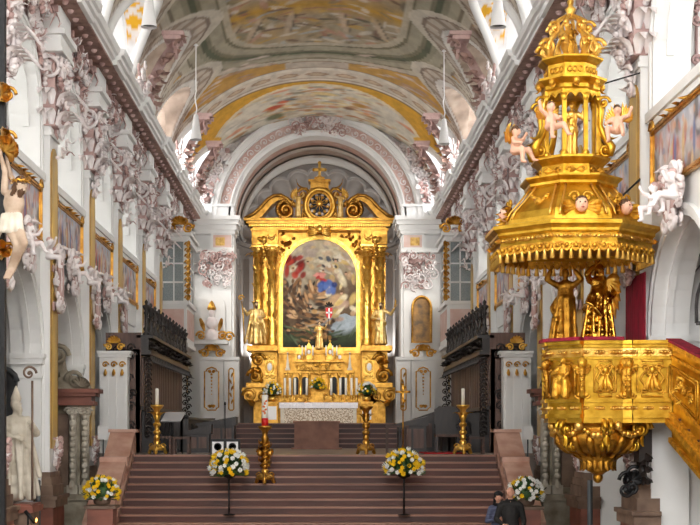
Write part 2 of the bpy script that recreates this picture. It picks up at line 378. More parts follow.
def wall(s):
    W = WF[s]; P = PIL[s]; X = lambda d: s * (W - d)
    mb = MB()
    def quad(ya, yb, z0a, z0b, z1a, z1b, d=0.0, mi=0):
        mb.add([(X(d), ya, z0a), (X(d), yb, z0b), (X(d), yb, z1b), (X(d), ya, z1a)], [(0, 1, 2, 3)], False, mi)
    trim = MB()
    DEP = -.6
    for k in range(len(P) - 1):
        a, b = P[k], P[k + 1]; c = (a + b) / 2; L = b - a
        rl = L / 2 - .6 if k < 4 else 0; rg = L / 2 - .72
        zs, zg = 6.3 - rl, 11.05 - rg
        ys = sorted(set([a, b, c - rg, c + rg] + ([c - rl, c + rl] if rl else []) + [c - rl * math.cos(PI * i / 20) for i in range(21)] + [c - rg * math.cos(PI * i / 20) for i in range(21)]))
        lo = lambda y: zs + math.sqrt(max(0, rl * rl - (y - c) ** 2))
        ga = lambda y: zg + math.sqrt(max(0, rg * rg - (y - c) ** 2))
        for ya, yb in zip(ys[:-1], ys[1:]):
            if yb - ya < 1e-6: continue
            m = (ya + yb) / 2
            z0 = (lo(ya), lo(yb)) if rl and abs(m - c) < rl else (0, 0)
            quad(ya, yb, z0[0], z0[1], 8.25, 8.25)
            if abs(m - c) < rg: quad(ya, yb, ga(ya), ga(yb), 12.1, 12.1, 0, 1)
            else: quad(ya, yb, 8.25, 8.25, 9.4, 9.4); quad(ya, yb, 9.4, 9.4, 12.1, 12.1, 0, 1)
        def reveal(r, zz, zb):
            pts = [(c - r, zb)] + [(c - r * math.cos(PI * i / 20), zz + r * math.sin(PI * i / 20)) for i in range(21)] + [(c + r, zb)]
            mb.grid([[(X(0), y, z), (X(DEP), y, z)] for y, z in pts], False)
            # moulded archivolt on the face
            for (o, w, d1) in ((0.0, .10, .05), (.10, .09, .09)):
                trim.arch((c, zz), r + o, r + o + w, X(0), X(d1), 'yz', n=20)
                for q in (-1, 1): trim.box(X(0), X(d1), c + q*(r+o), c + q*(r+o+w), zb, zz)
            trim.arch((c, zz), r - .05, r, X(-.18), X(-.3), 'yz', n=20)
        if rl: reveal(rl, zs, 0)
        reveal(rg, zg, 8.25)
        trim.box(X(-.3), X(.14), c - rg - .2, c + rg + .2, 8.2, 8.36); trim.box(X(-.2), X(.09), c - rg - .15, c + rg + .15, 8.08, 8.2)
        if rl:
            for e in (c - rl, c + rl):
                q = 1 if e > c else -1
                trim.box(X(DEP), X(.1), e - .1*q, e + .2*q, 4.3, 4.42); trim.box(X(DEP), X(.13), e - .13*q, e + .2*q, 4.42, 4.52); trim.box(X(DEP), X(.07), e - .05*q, e + .2*q, 4.0, 4.1)
        if k >= 4:
            # closed choir wall: raised panel
            for (y0, y1, z0, z1) in ((c - rg, c + rg, 6.2, 6.26), (c - rg, c + rg, 3.0, 3.06), (c - rg, c - rg + .06, 3, 6.26), (c + rg - .06, c + rg, 3, 6.26)): trim.box(X(0), X(.04), y0, y1, z0, z1)
    w = mb.build('wall_' + SIDE[s], ['plaster', 'rose_wall'], kind='structure')
    trim.build('arch_moulding', 'plaster', w)
    # cross walls between the side chapels and galleries, with panel mouldings
    for k, p in enumerate(P[:-1] if True else P):
        t = MB(); x0, x1 = X(-.02), X(-5.2); f = p - .5
        t.box(x0, x1, f, p + .5, 0, 12.1)
        t.build('cross_wall', 'plaster', w)
        if k >= 1:
            l = MB(); g = MB(); u = lambda d: X(-d)
            def strip(m, pts, wd=.035, dep=.03):
                m.tube([(u(d), f - .01, z) for d, z in pts], wd / 2, 4, True)
            if True:
                strip(l, [(.75, 8.7), (.75, 10.2)] + [(1.75 - 1.0*math.cos(PI*i/12), 10.2 + .45*math.sin(PI*i/12)) for i in range(13)] + [(2.75, 8.7)], .07)
                strip(l, [(.9, 8.7), (.9, 10.1), (1.2, 10.3), (2.4, 10.3), (2.6, 10.1), (2.6, 8.7)], .04)
                for (zz) in (9.2, 10.1):
                    for q in (-1, 1): l.scroll((u(.75), f - .03, zz + .1*q), (s, 0, 0), (0, 0, q), .09, 1.3, .03)
            if k <= 4:
                ar = lambda r, z0: [(1.75 - r, z0)] + [(1.75 - r*math.cos(PI*i/16), 5.05 + r*math.sin(PI*i/16)) for i in range(17)] + [(1.75 + r, z0)] + [(1.75 - r, z0)]
                strip(g, ar(1.0, 4.75), .07); strip(g, ar(.88, 4.87), .035)
                strip(g, [(1.75 - 1.47*math.cos(PI*i/16), 4.75 + 1.55*math.sin(PI*i/16)) for i in range(17)], .05); strip(g, [(.42, 4.62)] + [(1.75 - 1.33*math.cos(PI*i/16), 4.75 + 1.4*math.sin(PI*i/16)) for i in range(17)], .035); strip(g, [(.3, .4), (.3, 3.9), (3.2, 3.9)], .04)
                b2 = MB()
                for (dz0, dz1, dd) in ((4.3, 4.42, .08), (4.42, 4.54, .12), (4.0, 4.08, .05)): b2.box(X(-.02), X(-4.5), f - dd, f, dz0, dz1)
                b2.build('impost_moulding', 'plaster', w)
                g.build('panel_line', 'line_grey', w)
                st = MB()
                st.scroll((u(1.5), f - .02, 4.98), (s, 0, 0), (0, 0, 1), .1, 1.2, .03); st.leaf((u(1.5), f - .03, 4.98), (s, 0, .3), (0, -1, 0), .35, .07); st.scroll((u(1.85), f - .02, 5.02), (s, 0, 0), (0, 0, -1), .08, 1.2, .025)
                st.build('panel_ornament', 'stucco_pink', w)
            l.build('gallery_panel_line', 'line', w)
    # floors and roof of the galleries
    g = MB(); g.box(X(-.3), X(-5.2), P[0], P[-1], 6.75, 7.0); g.build('gallery_floor', 'plaster', w)
    g = MB(); g.box(X(-.3), X(-5.2), P[0], P[-1], 11.6, 12.1); g.build('gallery_roof', 'plaster', w)
    ow = MB()
    for z0, z1 in ((0, 8.7), (10.9, 12.1)): ow.box(X(-5.2), X(-5.5), P[0], P[-1], z0, z1)
    ow.build('outer_wall', 'plaster', w)
    # pilasters
    for k, p in enumerate(P):
        if k == 0: continue
        base = 0 if k <= 3 else CHOIR_Z
        hw = .45
        t = MB()
        t.box(X(0), X(.2), p - hw, p + hw, base, 9.2)
        for (z0, z1, e) in ((9.2, 9.28, .05), (9.28, 9.42, .02), (10.95, 11.05, .1), (11.05, 11.3, .06), (11.3, 11.42, .16), (11.42, 11.95, .04)):
            t.box(X(-.1), X(.2 + e + (.22 if z0 > 10 else 0)), p - hw - e - (.12 if z0 > 10 else 0), p + hw + e + (.12 if z0 > 10 else 0), z0, z1)
        o = t.build('pilaster', 'plaster', w)
        m = MB()   # painted marble strip, rounded at the head
        z0 = 2.5 if k <= 3 else CHOIR_Z + 2.2
        zt = 9.0
        for (q, dd, mi) in ((.38, .215, 0), (.27, .225, 1)):
            pts = [(p - q, z0), (p + q, z0), (p + q, zt - q)] + [(p + q*math.cos(PI*i/8), zt - q + q*math.sin(PI*i/8)) for i in range(1, 8)] + [(p - q, zt - q)]
            m.mi = mi; m.prism(pts, 'x', X(.19), X(dd))
        m.build('marble_strip', ['marble_gold_edge', 'marble_yellow'], w)
        if k <= 3:   # moulded foot and red marble plinth
            f = MB()
            f.box(X(-.1), X(.31), p - .62, p + .62, 0, 1.25); f.mi = 1
            for (z0, z1, e) in ((1.25, 1.42, .06), (1.42, 1.5, .1), (1.5, 1.72, -.012), (1.72, 1.88, -.05), (1.88, 2.0, -.08)):
                f.box(X(-.1), X(.31 + e), p - .62 - e, p + .62 + e, z0, z1)
            f.build('plinth', ['marble_red', 'stone_brown'], w)
        # capital: bell, scroll volutes, two rows of acanthus
        cb = MB(); cb.box(X(0), X(.32), p - .5, p + .5, 9.4, 10.95); cb.build('capital_core', 'stucco_pink', w)
        cp = MB(); R = random.Random(k * 7 + s)
        for q in (-1, 1):
            cp.scroll((X(.2), p + q*.56, 10.62), (s, 0, 0), (0, 0, 1), .26, 1.9, .05)
            cp.scroll((X(.46), p + q*.34, 10.62), (0, q, 0), (0, 0, 1), .24, 1.9, .05)
        for row, zz in enumerate((9.42, 9.85)):
            for q in (-.42, -.14, .14, .42):
                cp.leaf((X(.34), p + q + (row % 2)*.1, zz), (-s*.25, 0, 1), (-s, 0, 0), .6, .13, .9)
            for d in (.08, .25): cp.leaf((X(d), p - .52, zz), (0, -.25, 1), (0, -1, 0), .6, .12, .9)
        cp.build('capital_scrolls', 'stucco', w)
    # entablature: brown frieze, modillions, stepped cornice
    fz = MB(); fz.box(X(-.05), X(.10), P[0], P[-1], 11.5, 11.98); fz.box(X(.05), X(.84), P[0], P[-1], 11.92, 11.98)
    fz.build('frieze_band', 'frieze', w)
    md = MB(); y = P[0] + .2
    while y < P[-1] - .2:
        md.box(X(.1), X(.42), y - .07, y + .07, 11.78, 11.93); md.leaf((X(.12), y, 11.84), (-s, 0, -.15), (0, 0, -1), .62, .11, .8, 4)
        md.sph((X(.62), y + .3, 11.91), .075, 6, 4)
        y += .6
    md.build('modillions', 'stucco_pink', w)
    cn = MB(); prof = [(0, 11.95), (.82, 11.95), (.84, 12.06), (.91, 12.08), (.92, 12.17), (.99, 12.19), (1.03, 12.34), (0, 12.42)]
    prev = P[0]
    for k, p in enumerate(P):
        for (a, b, e) in ((prev, p - .75, 0), (p - .75, p + .75, .12)):
            b = min(b, P[-1]); a = max(a, P[0])
            if b > a: cn.prism([(X(d + (e if d > .3 else 0)), z) for d, z in prof], 'y', a, b)
        prev = p + .75
    cn.build('cornice', 'plaster', w)
    return w
M['marble_gold_edge'] = mat('gilt_edge', rgb(198, 152, 60), .5, .3, c2=rgb(160, 120, 50), scale=5)
WALL = {s: wall(s) for s in (-1, 1)}

# ------------------------------------------------------------------ vault with painted fresco
VA, VZ, VH = 5.45, 12.3, 4.1
BAY = [((PIL[-1][k] + PIL[1][k]) / 2, (PIL[-1][k + 1] + PIL[1][k + 1]) / 2) for k in range(8)]
def nz(x, y, seed=0):
    r = np.random.RandomState(seed); o = 0
    for k in range(9):
        fx, fy = r.uniform(-1, 1, 2) * (1 + k * .55); o = o + np.sin(fx * x * 1.6 + fy * y * 1.6 + r.uniform(0, 6.3)) / (1 + .35 * k)
    return o / 3.2
def stroke(C, U, V, u, v, ru, rv, ang, col, al=.85, soft=.45):
    ca, sa = math.cos(ang), math.sin(ang); du, dv = U - u, V - v
    a = (du * ca + dv * sa) / ru; b = (-du * sa + dv * ca) / rv
    d = np.sqrt(a * a + b * b); w = np.clip((1.0 - d) / soft, 0, 1) * al
    return C * (1 - w[..., None]) + lin(np.array(col) / 255) * w[..., None]
def set_cols(me, C):
    at_ = me.color_attributes.new('Col', 'FLOAT_COLOR', 'POINT')
    C = np.concatenate([np.clip(C.reshape(-1, 3), 0, 1), np.ones((C.reshape(-1, 3).shape[0], 1))], 1)
    at_.data.foreach_set('color', C.astype(np.float32).ravel())
def mixc(C, mask, col):
    w = np.clip(mask, 0, 1)[..., None]; return C * (1 - w) + lin(np.array(col) / 255) * w

def vault():
    nt, ny = 220, 430
    th = np.linspace(0, PI, nt); th = th - .16 * np.sin(2 * th) * .5
    ys = np.linspace(PIL[-1][0], 58.62, ny)
    TH, Y = np.meshgrid(th, ys, indexing='ij')
    X = VA * np.cos(TH); Zm = VZ + VH * np.sin(TH)
    Zl = np.full_like(Zm, -1.0); OFF = np.full_like(Zm, 9.0)
    for a, b in BAY:
        c = (a + b) / 2; r = (b - a) / 2 - .28
        zz = VZ + np.sqrt(np.clip(r * r - (Y - c) ** 2, 0, None)) * 1.14
        Zl = np.maximum(Zl, np.where(np.abs(Y - c) < r, zz, -1)); OFF = np.minimum(OFF, np.abs(Y - c))
    lun = Zl > Zm
    dist = Zm - Zl            # > 0 on the painted vault
    Z = np.maximum(Zm, Zl)
    # ---- paint
    xs = X + .25 * nz(X, Y, 3); yy = Y + .3 * nz(X, Y, 4); ax = np.abs(X)
    C = np.ones(X.shape + (3,)) * lin(np.array([206, 192, 176]) / 255)
    n1 = nz(X * 1.3, Y * 1.3, 5); n2 = nz(X * 3, Y * 3, 6)
    C = mixc(C, np.clip(n1, 0, 1) * .5, (182, 158, 144)); C = mixc(C, np.clip(-n1, 0, 1) * .55, (196, 190, 168)); C = mixc(C, np.clip(n2 - .2, 0, 1) * .35, (150, 128, 112))
    rnd = random.Random(11)
    # streaks that follow the architecture painted on the haunches
    for _ in range(150):
        y0 = rnd.uniform(20, 50); sx = rnd.choice((-1, 1)); x0 = sx * rnd.uniform(3.0, 5.2)
        col = rnd.choice([(150, 120, 104), (214, 200, 184), (176, 150, 136), (226, 218, 206), (168, 160, 140), (130, 112, 98)])
        C = stroke(C, X, Y, x0, y0, rnd.uniform(.4, 1.3), rnd.uniform(.05, .16), sx * rnd.uniform(-.9, .5), col, .7)
    # ochre pockets at the corners of the great picture and beside the lunettes
    for a, b in BAY[:6]:
        for sx in (-1, 1):
            C = stroke(C, X, Y, sx * 4.35, b - .55, .62, .3, sx * .5, (214, 160, 40), .9); C = stroke(C, X, Y, sx * 4.5, a + .5, .55, .25, -sx * .5, (206, 148, 34), .9)
    # the great picture: rounded frame of grey-green mouldings
    def rr(cx, hw, y1, rad):
        qx = np.maximum(np.abs(X) - (hw - rad), 0); qy = np.maximum(Y - (y1 - rad), 0)
        return np.hypot(qx, qy) - rad
    qq = np.where(Y > 43.5, (np.abs(X / 4.35) ** 2.5 + np.abs((Y - 43.5) / 5.7) ** 2.5) ** .4, np.abs(X) / 4.35); d = (qq - 1) * 4.6
    inside = d < 0
    P_ = C.copy() * 0 + lin(np.array([176, 160, 134]) / 255)
    P_ = mixc(P_, np.clip(nz(X * .8, Y * .8, 8) * .9, 0, 1), (196, 150, 62)); P_ = mixc(P_, np.clip(nz(X, Y, 9), 0, 1) * .7, (150, 146, 120))
    P_ = mixc(P_, np.clip(1 - np.abs(Y - 42.8) / 1.2, 0, 1) * (np.abs(X) < 3), (204, 156, 50))
    for _ in range(260):
        y0 = rnd.uniform(40, 47.6); x0 = rnd.uniform(-3.2, 3.2)
        col = rnd.choice([(196, 150, 128), (168, 118, 96), (112, 106, 92), (214, 202, 180), (150, 134, 104), (86, 84, 66), (206, 166, 84), (176, 180, 176), (120, 92, 78), (222, 214, 198)])
        P_ = stroke(P_, X, Y, x0, y0, rnd.uniform(.18, .65), rnd.uniform(.07, .2), rnd.uniform(0, 3.1), col, .8)
    for x0 in (-2.9, -2.1, -.9, .9, 2.1, 2.9):
        P_ = stroke(P_, X, Y, x0, 44.6, .16, 1.4, -.12 * x0, (206, 184, 158), .8); P_ = stroke(P_, X, Y, x0 + .14, 44.6, .05, 1.4, -.12 * x0, (104, 90, 76), .7)
    C = np.where(inside[..., None], P_, C)
    for lo, hi, col in ((-1.75, -1.5, (196, 186, 164)), (-1.5, -1.38, (120, 116, 92)), (-1.38, -1.0, (172, 164, 142)), (-1.0, -.86, (126, 122, 100)), (-.86, -.66, (84, 92, 70)), (-.66, -.5, (150, 146, 124)), (-.5, -.2, (176, 168, 146)), (-.2, -.12, (126, 116, 96)), (-.12, .14, (200, 192, 172)), (.14, .2, (150, 130, 110))):
        C = mixc(C, ((d > lo) & (d < hi)) * .92, col)
    # corner spandrels
    C = mixc(C, ((d > .2) & (Y > 44.5) & (Y < 50.3) & (ax > 1.2)) * .85, (206, 152, 40))
    for _ in range(60):
        sx = rnd.choice((-1, 1)); C = stroke(C, X, Y, sx * rnd.uniform(1.6, 4.6), rnd.uniform(47.8, 50.2), rnd.uniform(.2, .5), rnd.uniform(.06, .14), sx * rnd.uniform(-.9, -.2), rnd.choice([(206, 186, 170), (222, 206, 192), (184, 150, 132)]), .85)
    # painted transverse arch with oval coffers
    b = (Y > 50.2) & (Y < 52.3)
    C = np.where(b[..., None], lin(np.array([222, 210, 192]) / 255), C)
    for lo, hi, col in ((50.2, 50.32, (160, 140, 120)), (50.32, 50.6, (232, 224, 210)), (50.6, 50.68, (176, 156, 136)), (51.75, 51.83, (176, 150, 126)), (51.83, 52.1, (230, 220, 204)), (52.1, 52.3, (150, 112, 50))):
        C = mixc(C, ((Y > lo) & (Y < hi)) * .9, col)
    for k in range(-7, 8):
        tt = PI / 2 + k * .2; arc = (TH - tt) * VA
        w = np.hypot(arc / .42, (Y - 51.2) / .26)
        C = mixc(C, (w < 1) * .85, (176, 142, 116)); C = mixc(C, (w < .62) * .9, (214, 190, 160))
    # second picture towards the arch: ochre frame, pale clouds and figures
    e = (Y > 52.3) & (Y < 58.7)
    C = np.where(e[..., None], lin(np.array([228, 172, 52]) / 255), C)
    dd = np.maximum(np.hypot(X / 4.3, (Y - 57.2) / 4.35), 0)
    C = np.where((e & (dd < 1))[..., None], lin(np.array([226, 218, 200]) / 255), C)
    C = mixc(C, (e & (dd > 1) & (dd < 1.06)) * .9, (240, 226, 196))
    S = C.copy()
    for _ in range(240):
        x0 = rnd.gauss(0, 1.7); y0 = rnd.uniform(53, 58.4)
        col = rnd.choice([(236, 230, 216), (214, 196, 170), (232, 206, 150), (186, 182, 168), (206, 168, 130), (238, 228, 190), (150, 148, 128), (222, 150, 110), (196, 140, 80)])
        S = stroke(S, X, Y, x0, y0, rnd.uniform(.15, .55), rnd.uniform(.1, .3), rnd.uniform(-.4, .4), col, .8)
    for (x0, y0, ru, rv, col) in ((-1.75, 55.6, .42, .4, (214, 84, 50)), (-1.4, 55.0, .3, .3, (226, 110, 74)), (-1.1, 54.8, .3, .2, (110, 116, 128)), (-1.8, 57.2, .5, .6, (104, 110, 74)), (1.7, 55.3, .4, .4, (206, 150, 60)), (1.3, 56.2, .3, .3, (150, 110, 84)), (.3, 54.2, .7, .3, (238, 214, 150))):
        S = stroke(S, X, Y, x0, y0, ru, rv, .3, col, .9)
    C = np.where((e & (dd < 1))[..., None], S, C)
    # painted ring and dentils round each lunette
    dl = np.full_like(Zm, 9.0)
    for a_, b_ in BAY:
        c = (a_ + b_) / 2; r = (b_ - a_) / 2 - .28
        f = np.hypot(np.clip(Y - c, -r * 3, r * 3), (Zm - VZ) / 1.14) - r
        dl = np.where(np.abs(Y - c) < (b_ - a_) / 2 + .02, f, dl)
    for lo, hi, col in ((0, .09, (236, 232, 226)), (.09, .2, (236, 232, 226)), (.2, .26, (168, 152, 138)), (.26, .5, (206, 194, 178)), (.5, .56, (140, 122, 108)), (.56, .74, (214, 206, 190))):
        C = mixc(C, ((dl > lo) & (dl < hi) & (~lun)) * .95 * ((Y < 50.2) | (hi < .21)), col)
    tooth = (np.sin(np.arctan2(Zm - VZ, 1.0) * 3 + Y * 9) > .35) & (dl > .26) & (dl < .5) & (Y < 50.2)
    C = mixc(C, tooth * .7, (150, 126, 108))
    C = mixc(C, ((dl > .2) & (dl < .38) & (Y > 52.3)) * .95, (236, 182, 60))
    # lunette webs: white with an ochre lattice
    white = lin(np.array([240, 239, 240]) / 255)
    C = np.where(lun[..., None], white, C)
    for k, (a_, b_) in enumerate(BAY):
        c = (a_ + b_) / 2
        hgt = Z - VZ
        tri = lun & (np.abs(np.abs(Y - c) - 1.2) < .55) & (ax > 4.6) & (ax < 5.35)
        lat = (np.abs(np.sin((Y - c) * 5 + X * 4)) > .42) & (np.abs(np.sin((Y - c) * 5 - X * 4)) > .42)
        if k < 4: C = mixc(C, (tri & lat) * 1.0, (238, 178, 34)); C = mixc(C, (tri & ~lat), (238, 228, 222))
    # painted shell work in the webs of the two bays before the transverse arch
    w2 = lun & (Y > BAY[4][0]) & (Y < BAY[5][1])
    C = mixc(C, w2 * .95, (168, 146, 128)); C = mixc(C, w2 * np.clip(np.sin(Y * 7 + X * 3), 0, 1) * .6, (122, 104, 90)); C = mixc(C, w2 * np.clip(nz(X * 3, Y * 3, 21), 0, 1) * .6, (206, 192, 176))
    mb = MB()
    idx = np.arange(nt * ny).reshape(nt, ny)
    q = np.stack([idx[:-1, :-1], idx[1:, :-1], idx[1:, 1:], idx[:-1, 1:]], -1).reshape(-1, 4)
    me = bpy.data.meshes.new('ceiling'); V = np.stack([X, Y, Z], -1).reshape(-1, 3)
    me.from_pydata(V.tolist(), [], q.tolist()); me.materials.append(M['fresco']); me.polygons.foreach_set('use_smooth', np.ones(len(q), bool)); me.update()
    set_cols(me, C)
    o = bpy.data.objects.new('ceiling', me); COL.objects.link(o); o['kind'] = 'structure'
    # the webs carried out to the window openings
    ex = MB(); ex2 = MB()
    for s in (-1, 1):
        for kb, (a_, b_) in enumerate(BAY):
            c = (a_ + b_) / 2; r = (b_ - a_) / 2 - .28
            m_ = ex2 if 4 <= kb <= 5 else ex
            m_.grid([[(s * x, c - r * math.cos(PI * i / 24), VZ + 1.14 * r * math.sin(PI * i / 24)) for x in (VA - .02, VA + .9)] for i in range(25)])
            m_.box(s * (VA - .3), s * (VA + .9), c - r, c + r, VZ - .05, VZ + .02)
    ex.build('lunette_reveal', 'white_web', o); ex2.build('painted_reveal', 'painted_web', o)
    # moulded rib on the edge of every lunette of the nearer bays and of the bays by the chancel arch
    rb = MB()
    for s in (-1, 1):
        for a_, b_ in BAY[:4] + BAY[6:]:
            c = (a_ + b_) / 2; r = (b_ - a_) / 2 - .28; pts = []
            for i in range(25):
                y = c - r * math.cos(PI * i / 24); z = VZ + 1.14 * r * math.sin(PI * i / 24)
                x = VA * math.sqrt(max(0, 1 - ((z - VZ) / VH) ** 2)); pts.append((s * (x - .03), y, z - .02))
            rb.tube(pts, .13, 8)
    rb.build('lunette_rib', 'plaster', o)
    return o
M['painted_web'] = mat('painted_web', rgb(186, 166, 150), .8, c2=rgb(140, 122, 108), scale=2)
M['white_web'] = mat('white_web', rgb(240, 239, 240), .8)


VAULT = vault()
# clerestory windows: frame, mullions, leaded panes, each in its lunette
def windows():
    n = 0
    for s in (-1, 1):
        for a_, b_ in BAY:
            n += 1; c = (a_ + b_) / 2; r = ((b_ - a_) / 2 - .28); x = s * (VA + .88); f = MB()
            f.tube([(x, c - r*math.cos(PI*i/20)*.97, VZ + 1.11*r*math.sin(PI*i/20)) for i in range(21)], .06, 4)
            for q in (-.5, 0, .5):
                h = VZ + 1.11 * math.sqrt(r*r - (q*r)**2); f.box(x - .03, x + .03, c + q*r - .03, c + q*r + .03, VZ, h)
            for zz in (.7, 1.4):
                hw = math.sqrt(max(0, r*r - (zz/1.14)**2)); f.box(x - .03, x + .03, c - hw, c + hw, VZ + zz - .025, VZ + zz + .025)
            wo = f.build('window_%d' % n, 'white', kind='structure')
            g = MB(); g.prism([(c - r*math.cos(PI*i/20), VZ + 1.14*r*math.sin(PI*i/20)) for i in range(21)], 'x', x - .008, x + .008); g.build('window_pane', 'pane', wo)
windows()

# ------------------------------------------------------------------ chancel arch, chancel vault and apse shell
def chancel():
    Yw = 58.6; R0 = 3.62; ZC = 12.0
    mb = MB(); rows = []
    for i in range(49):
        a = PI * i / 48; ca, sa = math.cos(a), math.sin(a)
        k = min(5.95 / max(abs(ca), 1e-6), 5.2 / max(sa, 1e-6))
        rows.append([(R0 * ca, Yw, ZC + R0 * sa), (max(k, R0) * ca, Yw, ZC + max(k, R0) * sa)])
    mb.grid(rows, False)
    for s in (-1, 1): mb.box(s * R0, s * 5.95, Yw, Yw + 1.2, 0, ZC)
    w = mb.build('wall_back', 'plaster', kind='structure')
    t = MB()
    for (r0, r1, d) in ((3.62, 3.78, .22), (3.78, 3.86, .3), (4.28, 4.36, .26), (4.36, 4.56, .36), (4.56, 4.64, .42), (4.95, 5.1, .3)): t.arch((0, ZC), r0, r1, Yw - d, Yw + .05, n=48)
    t.build('archivolt', 'plaster', w)
    t = MB(); t.arch((0, ZC), 3.86, 4.28, Yw - .12, Yw + .05, n=48); t.build('archivolt_panel', 'coffer', w)
    o = MB(); rnd = random.Random(4)
    for i in range(34):
        a = PI * (i + .5) / 34; p = (4.07 * math.cos(a), Yw - .14, ZC + 4.07 * math.sin(a)); tv = (-math.sin(a), 0, math.cos(a)); rv = (math.cos(a), 0, math.sin(a))
        o.scroll(p, tv, rv, .15, 1.3, .03, 1 if i % 2 else -1)
        p2 = (4.8 * math.cos(a), Yw - .05, ZC + 4.8 * math.sin(a)); o.leaf(p2, tv, (0, -1, 0), .36, .1); o.leaf(p2, [-q for q in tv], (0, -1, 0), .3, .1)
    o.build('archivolt_scrolls', 'stucco', w)
    # piers: inner pilaster, capital, stepped impost cornice, painted frieze panel
    for s in (-1, 1):
        p = MB(); B = lambda x0, x1, d, z0, z1: p.box(s * x0, s * x1, Yw - d, Yw + 1.2, z0, z1)
        B(3.72, 4.55, .35, CHANCEL_Z, 9.6); B(4.55, 5.3, .18, CHANCEL_Z, 9.6); B(3.66, 4.7, .42, CHANCEL_Z, CHANCEL_Z + .5)
        for (z0, z1, d) in ((10.55, 10.72, .45), (11.35, 11.5, .5), (11.5, 11.72, .62), (11.72, 11.9, .78), (11.9, 12.08, .9)): B(3.62 - (d - .4) * .6, 5.3, d, z0, z1)
        B(3.68, 4.6, .38, 10.7, 11.4)
        B(3.62, 4.9, .3, 12.08, 12.55); B(3.58, 5.0, .4, 12.55, 12.66)
        p.build('chancel_pier', 'plaster', w)
        q = MB(); q.box(s * 3.72, s * 4.5, Yw - .4, Yw, 10.78, 11.3); q.build('frieze_panel', 'coffer', w)
        q = MB(); q.box(s * 4.0, s * 4.4, Yw - .42, Yw - .3, 10.85, 11.2); q.build('gilt_panel', 'gilt_relief', w)
        c = MB(); rnd = random.Random(s + 5)
        c.box(s * 3.74, s * 4.5, Yw - .4, Yw, 9.6, 10.5)
        for x in (3.72, 4.5): c.scroll((s * x, Yw - .45, 10.3), (1, 0, 0), (0, 0, 1), .2, 1.7, .05)
        for row in range(2):
            for k in range(4): c.leaf((s * (3.8 + k * .21), Yw - .4, 9.6 + row * .35), (0, -.2, 1), (0, -1, 0), .42, .1, .9)
        c.build('pier_capital', 'stucco_pink', w)
    # chancel barrel: bands of moulding and rose coffers
    for (y0, y1, r, m) in ((58.6, 59.3, 3.62, 'plaster'), (59.3, 60.5, 3.66, 'coffer'), (60.5, 61.2, 3.6, 'plaster'), (61.2, 62.4, 3.66, 'apse_light'), (62.4, 64.4, 3.6, 'plaster')):
        g = MB(); g.grid([[(r * math.cos(PI * i / 48), y, ZC + r * math.sin(PI * i / 48)) for y in (y0, y1)] for i in range(49)])
        g.build('chancel_barrel', m, w)
    # masonry round the chancel
    g = MB(); g.arch((0, ZC), 3.72, 4.1, 58.9, 64.5, n=32); g.box(-5.2, 5.2, 68.2, 68.5, 0, 16.6); g.box(-5.2, 5.2, 59.0, 68.5, 16.4, 16.6)
    for s in (-1, 1): g.box(s * 4.9, s * 5.2, 59.0, 68.5, 0, 16.6)
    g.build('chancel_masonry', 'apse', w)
    # shell apse
    g = MB(); NL = 11; n = NL * 10; rows = []; rim = []
    def edge(a):
        l = abs(math.sin(a * NL)) ** .75
        return 3.22 + .26 * l
    for i in range(n + 1):
        a = PI * i / n; e = edge(a); l = abs(math.sin(a * NL)) ** .8; row = []
        for j in range(13):
            q = j / 12; rr = e * math.cos(q * PI / 2); bul = .28 * l * math.sin(PI * (1 - q)) * (1 - q)
            row.append(((rr + bul) * 1.07 * math.cos(a), 64.4 + 3.4 * math.sin(q * PI / 2) + bul, ZC - .1 + (rr + bul) * math.sin(a)))
        rows.append(row); rim.append((e * 1.07 * math.cos(a), 64.36, ZC - .1 + e * math.sin(a)))
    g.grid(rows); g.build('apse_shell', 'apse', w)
    r = MB(); r.tube(rim, .09, 6); r.build('shell_rim', 'plaster_grey', w)
    fr = MB(); fr.grid([[(3.66 * math.cos(PI*i/n), 64.4, ZC + 3.66 * math.sin(PI*i/n)), (edge(PI*i/n) * 1.07 * math.cos(PI*i/n), 64.4, ZC - .1 + edge(PI*i/n) * math.sin(PI*i/n))] for i in range(n + 1)], False)
    fr.build('shell_frame', 'apse', w)
    c = MB()
    pts = [(3.62, 59.6)] + [(3.95, 60.2), (3.95, 64.4)] + [(3.95 * math.cos(PI * i / 20), 64.4 + 3.4 * math.sin(PI * i / 20)) for i in range(1, 20)] + [(-3.95, 64.4), (-3.95, 60.2), (-3.62, 59.6)]
    c.grid([[(x, y, z) for z in (CHANCEL_Z, 12.0)] for x, y in pts], False)
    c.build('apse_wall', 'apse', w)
    c = MB()
    for i in range(1, 20, 2):
        a = PI * i / 20; c.box(3.9*math.cos(a) - .14, 3.9*math.cos(a) + .14, 64.2 + 3.3*math.sin(a), 64.5 + 3.4*math.sin(a), CHANCEL_Z, 11.2)
    for z0, z1, e in ((11.2, 11.4, .1), (11.6, 11.75, .15), (11.75, 11.95, .28)):
        c.grid([[(x * (1 - e / 4), y - e * .5, z) for z in (z0, z1)] for x, y in pts], False)
    for s in (-1, 1):
        for k, y in enumerate((60.6, 62.2, 63.8)):
            c.box(s * 3.95, s * 3.7, y - .18, y + .18, CHANCEL_Z, 11.2)
            c.box(s * 3.95, s * 3.62, y - .25, y + .25, 10.5, 11.2)
    c.build('apse_pilasters', 'apse', w)
    return w
M['coffer'] = mat('rose_coffer', rgb(222, 198, 190), .75, c2=rgb(206, 168, 156), scale=2.5)
M['apse_light'] = mat('pale_band', rgb(226, 216, 210), .75, c2=rgb(210, 194, 186), scale=3)
M['gilt_relief'] = mat('gilt_relief', rgb(226, 190, 110), .6, .2, c2=rgb(186, 140, 70), scale=9)
CHANCEL = chancel()

